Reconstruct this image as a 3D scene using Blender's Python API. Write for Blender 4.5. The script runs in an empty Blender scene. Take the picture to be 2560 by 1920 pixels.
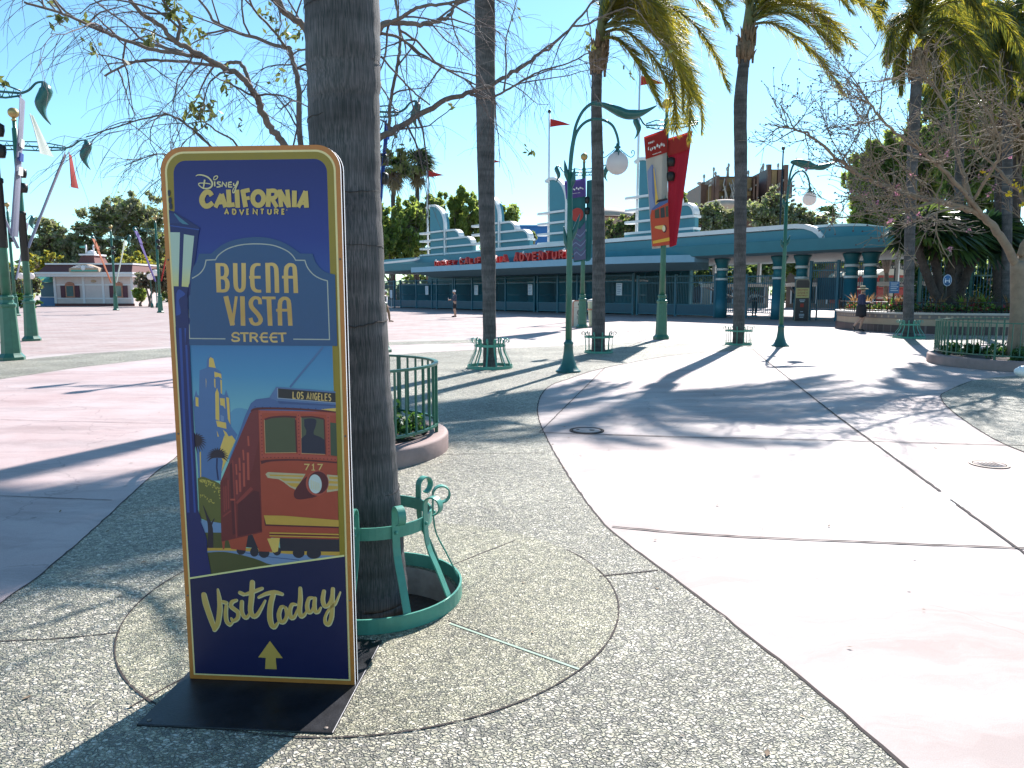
import bpy, bmesh, math, random
import numpy as np
from mathutils import Vector, Matrix, geometry
R = math.radians
scene = bpy.context.scene
COL = scene.collection
random.seed(11); rng = np.random.default_rng(11)

# ------------------------------------------------------------------ camera, sky, sun, exposure
FPX, HOR, EYE = 1820.0, 733.0, 1.5
PITCH = math.atan((960 - HOR) / FPX)
CP, SP = math.cos(PITCH), math.sin(PITCH)
cam = bpy.data.cameras.new("camera"); camo = bpy.data.objects.new("camera", cam); COL.objects.link(camo)
cam.sensor_width = 36.0; cam.lens = FPX / 2560 * 36; cam.clip_start = 0.05; cam.clip_end = 3000
camo.location = (0, 0, EYE); camo.rotation_euler = (math.pi / 2 - PITCH, 0, 0)
scene.camera = camo
SUN_AZ, SUN_EL = R(23.2), R(38.5)
world = bpy.data.worlds.new("World"); scene.world = world; world.use_nodes = True
wn = world.node_tree.nodes; wl = world.node_tree.links; wn.clear()
sky = wn.new("ShaderNodeTexSky"); sky.sky_type = 'NISHITA'; sky.sun_disc = False
sky.sun_elevation = SUN_EL; sky.sun_rotation = SUN_AZ
sky.air_density = 1.0; sky.dust_density = 0.15; sky.ozone_density = 1.0; sky.altitude = 50
bg = wn.new("ShaderNodeBackground"); bg.inputs[1].default_value = 0.088
wo = wn.new("ShaderNodeOutputWorld"); tint = wn.new("ShaderNodeMixRGB"); tint.blend_type = 'MULTIPLY'; tint.inputs[0].default_value = 1.0; tint.inputs[2].default_value = (0.78, 1.12, 1.20, 1)
wl.new(sky.outputs[0], tint.inputs[1]); wl.new(tint.outputs[0], bg.inputs[0]); wl.new(bg.outputs[0], wo.inputs[0])
sl = bpy.data.lights.new("sun", 'SUN'); sl.energy = 5.0; sl.angle = R(0.53); sl.color = (1.0, 0.955, 0.92)
so = bpy.data.objects.new("sun", sl); COL.objects.link(so)
SUNV = Vector((math.sin(SUN_AZ) * math.cos(SUN_EL), math.cos(SUN_AZ) * math.cos(SUN_EL), math.sin(SUN_EL)))
so.rotation_euler = SUNV.to_track_quat('Z', 'Y').to_euler(); so.location = SUNV * 60
scene.view_settings.view_transform = 'Standard'; scene.view_settings.look = 'None'
scene.view_settings.exposure = 1.05; scene.view_settings.gamma = 1.0
scene.render.engine = 'CYCLES'
scene.cycles.max_bounces = 6; scene.cycles.transparent_max_bounces = 8
scene.cycles.use_denoising = True

# ------------------------------------------------------------------ measuring helpers (photo pixel -> metres in the place)
def ray(x, y):
    a = (x - 1280) / FPX; b = -(y - 960) / FPX
    return (a, CP + b * SP, -SP + b * CP)
def G(x, y, z=0.0):
    d = ray(x, y); t = (z - EYE) / d[2]
    return Vector((d[0] * t, d[1] * t, z))
def P(x, y, Y):
    d = ray(x, y); t = Y / d[1]
    return Vector((d[0] * t, Y, EYE + d[2] * t))

# ------------------------------------------------------------------ materials
MATS = {}
def lin(c):
    if isinstance(c, str):
        c = c.lstrip('#'); c = [int(c[i:i + 2], 16) / 255 for i in (0, 2, 4)]
        return tuple(((v + .055) / 1.055) ** 2.4 if v > .04045 else v / 12.92 for v in c)
    return tuple(c)
def mat(name, col, rough=0.6, metal=0.0, var=0.12, scale=6.0, bump=0.0, bscale=60.0, spec=0.5, trans=0.0, tcol=None, detail=4, stretch=None):
    if name in MATS: return MATS[name]
    c = lin(col)
    m = bpy.data.materials.new(name); m.use_nodes = True; MATS[name] = m
    nt = m.node_tree; N = nt.nodes; Lk = nt.links
    b = N["Principled BSDF"]
    b.inputs["Roughness"].default_value = rough; b.inputs["Metallic"].default_value = metal
    b.inputs["Specular IOR Level"].default_value = spec
    b.inputs["Base Color"].default_value = (*c, 1)
    tc = N.new("ShaderNodeTexCoord"); vec = tc.outputs["Object"]
    if stretch:
        mp = N.new("ShaderNodeMapping"); mp.inputs["Scale"].default_value = stretch; Lk.new(vec, mp.inputs["Vector"]); vec = mp.outputs["Vector"]
    if var > 0:
        n = N.new("ShaderNodeTexNoise"); n.inputs["Scale"].default_value = scale; n.inputs["Detail"].default_value = detail; n.inputs["Roughness"].default_value = .65
        Lk.new(vec, n.inputs["Vector"])
        r = N.new("ShaderNodeValToRGB"); r.color_ramp.elements[0].position = .3; r.color_ramp.elements[1].position = .72
        r.color_ramp.elements[0].color = (*[max(0, v * (1 - var)) for v in c], 1); r.color_ramp.elements[1].color = (*[min(1, v * (1 + var)) for v in c], 1)
        Lk.new(n.outputs["Fac"], r.inputs["Fac"]); Lk.new(r.outputs["Color"], b.inputs["Base Color"])
        mr = N.new("ShaderNodeMapRange"); mr.inputs[3].default_value = max(.02, rough - .08); mr.inputs[4].default_value = min(1, rough + .1)
        Lk.new(n.outputs["Fac"], mr.inputs[0]); Lk.new(mr.outputs[0], b.inputs["Roughness"])
    if bump > 0:
        n2 = N.new("ShaderNodeTexNoise"); n2.inputs["Scale"].default_value = bscale; n2.inputs["Detail"].default_value = 3
        Lk.new(vec, n2.inputs["Vector"])
        bp = N.new("ShaderNodeBump"); bp.inputs["Strength"].default_value = .6; bp.inputs["Distance"].default_value = bump
        Lk.new(n2.outputs["Fac"], bp.inputs["Height"]); Lk.new(bp.outputs["Normal"], b.inputs["Normal"])
    if trans > 0:
        t = N.new("ShaderNodeBsdfTranslucent"); t.inputs["Color"].default_value = (*lin(tcol or col), 1)
        mx = N.new("ShaderNodeMixShader"); mx.inputs[0].default_value = trans
        out = N["Material Output"]
        Lk.new(b.outputs[0], mx.inputs[1]); Lk.new(t.outputs[0], mx.inputs[2]); Lk.new(mx.outputs[0], out.inputs[0])
    return m

# ------------------------------------------------------------------ mesh builder
def smooth_path(pts, n=6, closed=False):
    pts = [Vector(p) for p in pts]
    if len(pts) < 3: return pts
    out = []
    L = len(pts)
    rngi = range(L if closed else L - 1)
    for i in rngi:
        if closed: p0, p1, p2, p3 = pts[i - 1], pts[i], pts[(i + 1) % L], pts[(i + 2) % L]
        else: p0, p1, p2, p3 = pts[max(i - 1, 0)], pts[i], pts[i + 1], pts[min(i + 2, L - 1)]
        for k in range(n):
            t = k / n
            out.append(0.5 * ((2 * p1) + (p2 - p0) * t + (2 * p0 - 5 * p1 + 4 * p2 - p3) * t * t + (3 * p1 - p0 - 3 * p2 + p3) * t ** 3))
    if not closed: out.append(pts[-1].copy())
    return out
def lerp_list(vals, m):
    vals = list(vals); n = len(vals)
    if n == 1: return vals * m
    return [float(np.interp(i / (m - 1) * (n - 1), range(n), vals)) for i in range(m)]

class MB:
    def __init__(s): s.v = []; s.f = []; s.m = []; s.sm = []
    def add(s, vs, fs, m=0, sm=False):
        o = len(s.v); s.v.extend([tuple(q) for q in vs])
        for f in fs: s.f.append(tuple(o + i for i in f)); s.m.append(m); s.sm.append(sm)
        return s
    def box(s, x0, x1, y0, y1, z0, z1, m=0, fn=None):
        vs = [(x, y, z) for z in (z0, z1) for y in (y0, y1) for x in (x0, x1)]
        if fn: vs = [fn(*q) for q in vs]
        return s.add(vs, [(0, 2, 3, 1), (4, 5, 7, 6), (0, 1, 5, 4), (2, 6, 7, 3), (0, 4, 6, 2), (1, 3, 7, 5)], m)
    def tube(s, pts, rad, n=8, m=0, caps=True, closed=False, sm=True, squash=None):
        pts = [Vector(p) for p in pts]; L = len(pts)
        if L < 2: return s
        rad = lerp_list(rad, L) if isinstance(rad, (list, tuple)) else [rad] * L
        t0 = (pts[1] - pts[0]).normalized()
        up = Vector((0, 0, 1)) if abs(t0.z) < .9 else Vector((0, 1, 0))
        nrm = (up - t0 * up.dot(t0)).normalized()
        vs = []
        for i, p in enumerate(pts):
            if closed: t = pts[(i + 1) % L] - pts[i - 1]
            else: t = pts[min(i + 1, L - 1)] - pts[max(i - 1, 0)]
            if t.length < 1e-9: t = t0.copy()
            t.normalize(); nrm = nrm - t * nrm.dot(t)
            if nrm.length < 1e-6: nrm = t.orthogonal()
            nrm.normalize(); bn = t.cross(nrm)
            for k in range(n):
                a = 2 * math.pi * k / n
                ca, sa = math.cos(a), math.sin(a)
                if squash: ca *= squash[0]; sa *= squash[1]
                vs.append(p + (nrm * ca + bn * sa) * rad[i])
        fs = []
        for i in range(L if closed else L - 1):
            j = (i + 1) % L
            for k in range(n):
                k2 = (k + 1) % n
                fs.append((i * n + k, i * n + k2, j * n + k2, j * n + k))
        if caps and not closed:
            fs.append(tuple(range(n - 1, -1, -1))); fs.append(tuple((L - 1) * n + k for k in range(n)))
        return s.add(vs, fs, m, sm)
    def lathe(s, prof, c=(0, 0, 0), n=24, m=0, sm=True, a0=0, a1=2 * math.pi, fn=None, caps=True):
        full = abs(a1 - a0 - 2 * math.pi) < 1e-6
        k = n if full else n + 1
        vs = []
        for r, z in prof:
            for i in range(k):
                a = a0 + (a1 - a0) * i / n
                q = (c[0] + r * math.cos(a), c[1] + r * math.sin(a), c[2] + z)
                vs.append(fn(*q) if fn else q)
        fs = []
        for j in range(len(prof) - 1):
            for i in range(n):
                i2 = (i + 1) % k
                fs.append((j * k + i, j * k + i2, (j + 1) * k + i2, (j + 1) * k + i))
        if full and caps:
            if prof[0][0] > 1e-6: fs.append(tuple(range(k - 1, -1, -1)))
            if prof[-1][0] > 1e-6: fs.append(tuple((len(prof) - 1) * k + i for i in range(k)))
        return s.add(vs, fs, m, sm)
    def sphere(s, c, r, n=16, m=0, sq=(1, 1, 1)):
        prof = [(math.sin(math.pi * j / (n // 2)), -math.cos(math.pi * j / (n // 2))) for j in range(n // 2 + 1)]
        return s.lathe([(max(1e-4, a), b) for a, b in prof], (0, 0, 0), n, m, True, fn=lambda x, y, z: (c[0] + x * r * sq[0], c[1] + y * r * sq[1], c[2] + z * r * sq[2]), caps=False)
    def prism(s, poly, fn, d0, d1, m=0, ms=None, sm=False):
        """2-D outline (a, b) swept from depth d0 to d1; fn(a, b, d) -> point"""
        n = len(poly)
        vs = [fn(a, b, d0) for a, b in poly] + [fn(a, b, d1) for a, b in poly]
        s.add(vs, [tuple(range(n)), tuple(range(2 * n - 1, n - 1, -1))], m)
        vs2 = list(vs)
        return s.add(vs2, [(i, i + n, (i + 1) % n + n, (i + 1) % n) for i in range(n)], m if ms is None else ms, sm)
    def ring(s, r, z0, z1, th, c=(0, 0, 0), n=48, m=0):
        return s.lathe([(r - th, z0), (r, z0), (r, z1), (r - th, z1), (r - th, z0)], c, n, m, False, caps=False)
    def build(s, name, mats, parent=None, off=None, bevel=0.0, fixn=False, loc=None):
        me = bpy.data.meshes.new(name)
        vs = s.v
        if off is None and parent is not None and getattr(parent, 'name', None) in WORLD_ROOTS: off = WORLD_ROOTS[parent.name]
        if off is not None: vs = [(x - off[0], y - off[1], z - off[2]) for x, y, z in vs]
        me.from_pydata(vs, [], s.f)
        if not isinstance(mats, (list, tuple)): mats = [mats]
        for q in mats: me.materials.append(q)
        me.polygons.foreach_set("material_index", s.m); me.polygons.foreach_set("use_smooth", s.sm)
        if fixn:
            bm = bmesh.new(); bm.from_mesh(me); bmesh.ops.recalc_face_normals(bm, faces=bm.faces); bm.to_mesh(me); bm.free()
        me.update()
        o = bpy.data.objects.new(name, me); COL.objects.link(o)
        if parent: o.parent = parent
        if loc: o.location = loc
        if bevel > 0:
            b = o.modifiers.new("bevel", 'BEVEL'); b.width = bevel; b.segments = 2; b.limit_method = 'ANGLE'; b.angle_limit = R(40)
        return o
WORLD_ROOTS = {}
def root(name, loc, label=None, cat=None, group=None, rz=0.0, world=True):
    o = bpy.data.objects.new(name, None); COL.objects.link(o); o.location = loc; o.rotation_euler = (0, 0, rz)
    o.empty_display_size = .2
    if world: WORLD_ROOTS[o.name] = Vector(loc)      # parts are written in world metres and shifted to the root
    return tag(o, label, cat, group)
def tag(o, label=None, cat=None, group=None, kind=None):
    if label: o["label"] = label
    if cat: o["category"] = cat
    if group: o["group"] = group
    if kind: o["kind"] = kind
    return o
def copy_tree(o, parent=None):
    c = o.copy(); COL.objects.link(c)
    if parent: c.parent = parent
    for ch in list(o.children): copy_tree(ch, c)
    return c
def mesh_np(name, V, F, mats, mi=None, parent=None, off=None, smooth=False):
    """quads or tris from numpy arrays"""
    me = bpy.data.meshes.new(name)
    k = F.shape[1]
    if off is None and parent is not None and parent.name in WORLD_ROOTS: off = WORLD_ROOTS[parent.name]
    if off is not None: V = V - np.array(off)
    me.vertices.add(len(V)); me.vertices.foreach_set("co", V.astype(np.float32).ravel())
    me.loops.add(F.size); me.loops.foreach_set("vertex_index", F.astype(np.int32).ravel())
    me.polygons.add(len(F)); me.polygons.foreach_set("loop_start", np.arange(0, F.size, k, dtype=np.int32))
    if not isinstance(mats, (list, tuple)): mats = [mats]
    for q in mats: me.materials.append(q)
    if mi is not None: me.polygons.foreach_set("material_index", mi.astype(np.int32))
    if smooth: me.polygons.foreach_set("use_smooth", np.ones(len(F), dtype=bool))
    me.update(calc_edges=True); me.validate()
    o = bpy.data.objects.new(name, me); COL.objects.link(o)
    if parent: o.parent = parent
    return o

# ------------------------------------------------------------------ 2-D strokes (lettering, joints, poster drawing)
def stroke(pts, w, closed=False, smooth=0, cap=False):
    p = [Vector((a[0], a[1])) for a in pts]
    if smooth:
        n0 = len(p)
        p = [Vector((q.x, q.y)) for q in smooth_path([(q.x, q.y, 0) for q in p], smooth, closed)]
    n = len(p)
    W = lerp_list(w, n) if isinstance(w, (list, tuple)) else [w] * n
    Lf, Rt = [], []
    for i in range(n):
        if closed: a, b, c = p[i - 1], p[i], p[(i + 1) % n]
        else: a, b, c = p[max(i - 1, 0)], p[i], p[min(i + 1, n - 1)]
        d1 = (b - a); d2 = (c - b)
        if d1.length < 1e-9: d1 = d2
        if d2.length < 1e-9: d2 = d1
        d1 = d1.normalized(); d2 = d2.normalized()
        t = d1 + d2
        if t.length < 1e-6: t = d1
        t.normalize(); nn = Vector((-t.y, t.x)); k = max(.5, nn.dot(Vector((-d1.y, d1.x))))
        h = W[i] / 2 / k
        Lf.append(b + nn * h); Rt.append(b - nn * h)
    vs = Lf + Rt; fs = []
    for i in range(n if closed else n - 1):
        j = (i + 1) % n
        fs.append((i, j, n + j, n + i))
    if cap and not closed:
        for (c, e, s0) in ((p[0], Lf[0] - p[0], 1), (p[-1], Rt[-1] - p[-1], 1)):
            base = len(vs); r = e.length; a0 = math.atan2(e.y, e.x)
            arc = [c + Vector((math.cos(a0 + math.pi * k / 6), math.sin(a0 + math.pi * k / 6))) * r for k in range(7)]
            vs += arc; fs.append(tuple(range(base, base + 7)))
    return vs, fs
def _arc(cx, cy, rx, ry, a0, a1, n=8): return [(cx + rx * math.cos(R(a0 + (a1 - a0) * i / n)), cy + ry * math.sin(R(a0 + (a1 - a0) * i / n))) for i in range(n + 1)]
# capital letters in a unit box (x right, y up); each entry: list of polylines
FONT = {
 'A': [[(0, 0), (.5, 1), (1, 0)], [(.2, .35), (.8, .35)]],
 'B': [[(0, 0), (0, 1), (.6, 1)] + _arc(.6, .77, .3, .23, 90, -90, 6) + [(0, .54)], [(.6, .54)] + _arc(.65, .27, .33, .27, 90, -90, 6) + [(0, 0)]],
 'C': [_arc(.55, .5, .52, .5, 45, 315, 14)],
 'D': [[(0, 0), (0, 1), (.45, 1)] + _arc(.45, .5, .52, .5, 90, -90, 8) + [(0, 0)]],
 'E': [[(1, 1), (0, 1), (0, 0), (1, 0)], [(0, .52), (.8, .52)]],
 'F': [[(1, 1), (0, 1), (0, 0)], [(0, .52), (.8, .52)]],
 'G': [_arc(.55, .5, .52, .5, 45, 340, 14) + [(1, .45), (.6, .45)]],
 'I': [[(.5, 0), (.5, 1)]],
 'K': [[(0, 0), (0, 1)], [(1, 1), (.05, .45)], [(.3, .6), (1, 0)]],
 'L': [[(0, 1), (0, 0), (1, 0)]],
 'M': [[(0, 0), (0, 1), (.5, .3), (1, 1), (1, 0)]],
 'N': [[(0, 0), (0, 1), (1, 0), (1, 1)]],
 'O': [_arc(.5, .5, .5, .5, 90, 449, 18)],
 'P': [[(0, 0), (0, 1), (.6, 1)] + _arc(.6, .74, .35, .26, 90, -90, 6) + [(0, .48)]],
 'R': [[(0, 0), (0, 1), (.6, 1)] + _arc(.6, .75, .35, .25, 90, -90, 6) + [(0, .5)], [(.45, .5), (1, 0)]],
 'S': [_arc(.5, .74, .45, .26, 30, 270, 8) + _arc(.5, .26, .47, .26, 80, -150, 8)],
 'T': [[(0, 1), (1, 1)], [(.5, 1), (.5, 0)]],
 'U': [[(0, 1), (0, .4)] + _arc(.5, .4, .5, .4, 180, 360, 8) + [(1, 1)]],
 'V': [[(0, 1), (.5, 0), (1, 1)]],
 'W': [[(0, 1), (.25, 0), (.5, .8), (.75, 0), (1, 1)]],
 'Y': [[(0, 1), (.5, .45), (1, 1)], [(.5, .45), (.5, 0)]],
 '7': [[(0, 1), (1, 1), (.35, 0)]], '1': [[(.2, .8), (.5, 1), (.5, 0)]], '&': [_arc(.5, .5, .4, .5, 60, 380, 10)],
}
def text_strokes(txt, x0, y0, w, h, sw, gap=.28, slope=0.0):
    """strokes of a line of capitals inside the box (x0, y0, w, h), y up"""
    wid = {'I': .25, '1': .5, ' ': .5, 'M': 1.2, 'W': 1.25}
    tot = sum(wid.get(c, 1) for c in txt) + gap * (len(txt) - 1)
    u = w / tot; x = x0; out = []
    for c in txt:
        cw = wid.get(c, 1) * u
        for pl in FONT.get(c, []):
            out.append(([(x + sw / 2 + a * max(cw - sw, .0), y0 + sw / 2 + b * (h - sw) + slope * (x + a * cw - x0)) for a, b in pl], sw, c == 'O'))
        x += cw + gap * u
    return out

# ------------------------------------------------------------------ ground materials
def ground_mats():
    # exposed pebble aggregate: flat grey-green stones in dark grout
    for pname, psc, ptone in (("pebble", 1.0, (1.10, 1.03, 1.04)), ("pebble_fine", 1.35, (1.12, 1.05, .97))):
        m = bpy.data.materials.new(pname); m.use_nodes = True; MATS[pname] = m
        nt = m.node_tree; N = nt.nodes; L = nt.links; b = N["Principled BSDF"]
        tc = N.new("ShaderNodeTexCoord")
        wp = N.new("ShaderNodeTexNoise"); wp.inputs["Scale"].default_value = 42; L.new(tc.outputs["Object"], wp.inputs["Vector"])
        mxv = N.new("ShaderNodeMixRGB"); mxv.blend_type = 'ADD'; mxv.inputs[0].default_value = .03; L.new(tc.outputs["Object"], mxv.inputs[1]); L.new(wp.outputs["Color"], mxv.inputs[2])
        mp = N.new("ShaderNodeMapping"); mp.inputs["Scale"].default_value = tuple(q * psc for q in (52, 72, 56)); mp.inputs["Rotation"].default_value = (0, 0, .5); L.new(mxv.outputs[0], mp.inputs["Vector"])
        vo = N.new("ShaderNodeTexVoronoi"); vo.feature = 'F1'; vo.inputs["Scale"].default_value = 1; L.new(mp.outputs[0], vo.inputs["Vector"])
        ve = N.new("ShaderNodeTexVoronoi"); ve.feature = 'DISTANCE_TO_EDGE'; ve.inputs["Scale"].default_value = 1; L.new(mp.outputs[0], ve.inputs["Vector"])
        sep = N.new("ShaderNodeSeparateColor"); L.new(vo.outputs["Color"], sep.inputs[0])
        cr = N.new("ShaderNodeValToRGB"); e = cr.color_ramp.elements
        e[0].position = 0; e[0].color = (.17, .175, .14, 1); e[1].position = 1; e[1].color = (.66, .65, .53, 1)
        for p_, c_ in ((.25, (.33, .34, .25, 1)), (.5, (.44, .435, .31, 1)), (.78, (.55, .535, .42, 1))):
            q = e.new(p_); q.color = c_
        L.new(sep.outputs[0], cr.inputs[0])
        edge = N.new("ShaderNodeMapRange"); edge.inputs[1].default_value = .0; edge.inputs[2].default_value = .16; L.new(ve.outputs["Distance"], edge.inputs[0])
        gn = N.new("ShaderNodeTexNoise"); gn.inputs["Scale"].default_value = 16; gn.inputs["Detail"].default_value = 3; L.new(tc.outputs["Object"], gn.inputs["Vector"])
        gw = N.new("ShaderNodeMapRange"); gw.inputs[1].default_value = .35; gw.inputs[2].default_value = .68; gw.inputs[3].default_value = .02; gw.inputs[4].default_value = .26; L.new(gn.outputs["Fac"], gw.inputs[0]); L.new(gw.outputs[0], edge.inputs[2])
        mx = N.new("ShaderNodeMixRGB"); mx.inputs[1].default_value = (.165, .165, .145, 1); L.new(edge.outputs[0], mx.inputs[0]); L.new(cr.outputs[0], mx.inputs[2])
        big = N.new("ShaderNodeTexNoise"); big.inputs["Scale"].default_value = .9; big.inputs["Detail"].default_value = 5; L.new(tc.outputs["Object"], big.inputs["Vector"])
        br = N.new("ShaderNodeMapRange"); br.inputs[1].default_value = .3; br.inputs[2].default_value = .75; br.inputs[3].default_value = .66; br.inputs[4].default_value = 1.22; L.new(big.outputs["Fac"], br.inputs[0])
        mu = N.new("ShaderNodeMixRGB"); mu.blend_type = 'MULTIPLY'; mu.inputs[0].default_value = 1; L.new(mx.outputs[0], mu.inputs[1]); L.new(br.outputs[0], mu.inputs[2])
        tn = N.new("ShaderNodeMixRGB"); tn.blend_type = 'MULTIPLY'; tn.inputs[0].default_value = 1; tn.inputs[2].default_value = (*ptone, 1); L.new(mu.outputs[0], tn.inputs[1]); L.new(tn.outputs[0], b.inputs["Base Color"]); b.inputs["Roughness"].default_value = .62
        hm = N.new("ShaderNodeMath"); hm.operation = 'MULTIPLY_ADD'; L.new(sep.outputs[1], hm.inputs[0]); hm.inputs[1].default_value = .9; 
        er = N.new("ShaderNodeMapRange"); er.interpolation_type = 'SMOOTHSTEP'; er.inputs[1].default_value = 0; er.inputs[2].default_value = .22; L.new(ve.outputs["Distance"], er.inputs[0]); L.new(er.outputs[0], hm.inputs[2])
        fn_ = N.new("ShaderNodeTexNoise"); fn_.inputs["Scale"].default_value = 140; L.new(tc.outputs["Object"], fn_.inputs["Vector"])
        h2 = N.new("ShaderNodeMath"); h2.operation = 'MULTIPLY_ADD'; L.new(fn_.outputs["Fac"], h2.inputs[0]); h2.inputs[1].default_value = .5; L.new(hm.outputs[0], h2.inputs[2])
        bp = N.new("ShaderNodeBump"); bp.inputs["Strength"].default_value = .95; bp.inputs["Distance"].default_value = .010; L.new(h2.outputs[0], bp.inputs["Height"]); L.new(bp.outputs[0], b.inputs["Normal"])
    # pink washed concrete
    for nm, col, brick in (("pink_concrete", (.455, .385, .362), False), ("left_concrete", (.475, .375, .362), False), ("brick_paving", (.455, .375, .355), True)):
        m = bpy.data.materials.new(nm); m.use_nodes = True; MATS[nm] = m
        nt = m.node_tree; N = nt.nodes; L = nt.links; b = N["Principled BSDF"]
        tc = N.new("ShaderNodeTexCoord")
        n1 = N.new("ShaderNodeTexNoise"); n1.inputs["Scale"].default_value = .55; n1.inputs["Detail"].default_value = 8; n1.inputs["Roughness"].default_value = .62; L.new(tc.outputs["Object"], n1.inputs["Vector"])
        r1 = N.new("ShaderNodeValToRGB"); r1.color_ramp.elements[0].position = .32; r1.color_ramp.elements[1].position = .7
        r1.color_ramp.elements[0].color = (col[0] * .86, col[1] * .76, col[2] * .74, 1); r1.color_ramp.elements[1].color = (min(1, col[0] * 1.08), col[1] * 1.12, col[2] * 1.12, 1)
        L.new(n1.outputs["Fac"], r1.inputs[0])
        n2 = N.new("ShaderNodeTexNoise"); n2.inputs["Scale"].default_value = 260; n2.inputs["Detail"].default_value = 2; L.new(tc.outputs["Object"], n2.inputs["Vector"])
        r2 = N.new("ShaderNodeMapRange"); r2.inputs[1].default_value = .3; r2.inputs[2].default_value = .7; r2.inputs[3].default_value = .86; r2.inputs[4].default_value = 1.08; L.new(n2.outputs["Fac"], r2.inputs[0])
        mu = N.new("ShaderNodeMixRGB"); mu.blend_type = 'MULTIPLY'; mu.inputs[0].default_value = 1; L.new(r1.outputs[0], mu.inputs[1]); L.new(r2.outputs[0], mu.inputs[2])
        last = mu
        # fine dark specks and old spots
        sp_ = N.new("ShaderNodeTexVoronoi"); sp_.feature = 'F1'; sp_.inputs["Scale"].default_value = 2.6; L.new(tc.outputs["Object"], sp_.inputs["Vector"])
        sr = N.new("ShaderNodeMapRange"); sr.inputs[1].default_value = .035; sr.inputs[2].default_value = .06; sr.inputs[3].default_value = .38; sr.inputs[4].default_value = 1; L.new(sp_.outputs["Distance"], sr.inputs[0])
        m3 = N.new("ShaderNodeMixRGB"); m3.blend_type = 'MULTIPLY'; m3.inputs[0].default_value = .6; L.new(last.outputs[0], m3.inputs[1]); L.new(sr.outputs[0], m3.inputs[2]); last = m3
        # hairline cracks, wandering scuffs and broad wear
        ck = N.new("ShaderNodeTexVoronoi"); ck.feature = 'DISTANCE_TO_EDGE'; ck.inputs["Scale"].default_value = .42
        wv_ = N.new("ShaderNodeTexNoise"); wv_.inputs["Scale"].default_value = 2.2; wv_.inputs["Detail"].default_value = 6; L.new(tc.outputs["Object"], wv_.inputs["Vector"])
        wa = N.new("ShaderNodeMixRGB"); wa.blend_type = 'ADD'; wa.inputs[0].default_value = .55; L.new(tc.outputs["Object"], wa.inputs[1]); L.new(wv_.outputs["Color"], wa.inputs[2]); L.new(wa.outputs[0], ck.inputs["Vector"])
        cm = N.new("ShaderNodeMapRange"); cm.inputs[1].default_value = .0; cm.inputs[2].default_value = .0035; cm.inputs[3].default_value = .72; cm.inputs[4].default_value = 1; L.new(ck.outputs["Distance"], cm.inputs[0])
        m5 = N.new("ShaderNodeMixRGB"); m5.blend_type = 'MULTIPLY'; m5.inputs[0].default_value = 1; L.new(last.outputs[0], m5.inputs[1]); L.new(cm.outputs[0], m5.inputs[2]); last = m5
        ms_ = N.new("ShaderNodeMapping"); ms_.inputs["Scale"].default_value = (.35, 3.2, 1); ms_.inputs["Rotation"].default_value = (0, 0, .9); L.new(wa.outputs[0], ms_.inputs[0])
        sn = N.new("ShaderNodeTexNoise"); sn.inputs["Scale"].default_value = 1.3; sn.inputs["Detail"].default_value = 7; sn.inputs["Roughness"].default_value = .7; L.new(ms_.outputs[0], sn.inputs["Vector"])
        sm_ = N.new("ShaderNodeMapRange"); sm_.inputs[1].default_value = .36; sm_.inputs[2].default_value = .56; sm_.inputs[3].default_value = .80; sm_.inputs[4].default_value = 1.03; L.new(sn.outputs["Fac"], sm_.inputs[0])
        m6 = N.new("ShaderNodeMixRGB"); m6.blend_type = 'MULTIPLY'; m6.inputs[0].default_value = 1; L.new(last.outputs[0], m6.inputs[1]); L.new(sm_.outputs[0], m6.inputs[2]); last = m6
        if brick:
            bt = N.new("ShaderNodeTexBrick"); bt.inputs["Scale"].default_value = 1; bt.inputs["Brick Width"].default_value = .62; bt.inputs["Row Height"].default_value = .31; bt.inputs["Mortar Size"].default_value = .012
            bt.inputs["Color1"].default_value = (1.0, .97, .95, 1); bt.inputs["Color2"].default_value = (.84, .79, .77, 1); bt.inputs["Mortar"].default_value = (.55, .5, .48, 1)
            mp = N.new("ShaderNodeMapping"); mp.inputs["Rotation"].default_value = (0, 0, -.9); L.new(tc.outputs["Object"], mp.inputs[0]); L.new(mp.outputs[0], bt.inputs["Vector"])
            m4 = N.new("ShaderNodeMixRGB"); m4.blend_type = 'MULTIPLY'; m4.inputs[0].default_value = .8; L.new(last.outputs[0], m4.inputs[1]); L.new(bt.outputs[0], m4.inputs[2]); last = m4
        L.new(last.outputs[0], b.inputs["Base Color"]); b.inputs["Roughness"].default_value = .72; b.inputs["Specular IOR Level"].default_value = .35
        bp = N.new("ShaderNodeBump"); bp.inputs["Strength"].default_value = .35; bp.inputs["Distance"].default_value = .002; L.new(n2.outputs["Fac"], bp.inputs["Height"]); L.new(bp.outputs[0], b.inputs["Normal"])
ground_mats()
mat("joint", (.035, .024, .022), .9, var=.3, scale=20)
mat("green_strip", (.33, .42, .33), .8, var=.15, scale=15)
mat("soil", (.055, .042, .034), .95, var=.4, scale=18, bump=.02, bscale=25)
mat("pit_concrete", (.34, .32, .29), .9, var=.25, scale=9, bump=.004, bscale=40)

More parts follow.
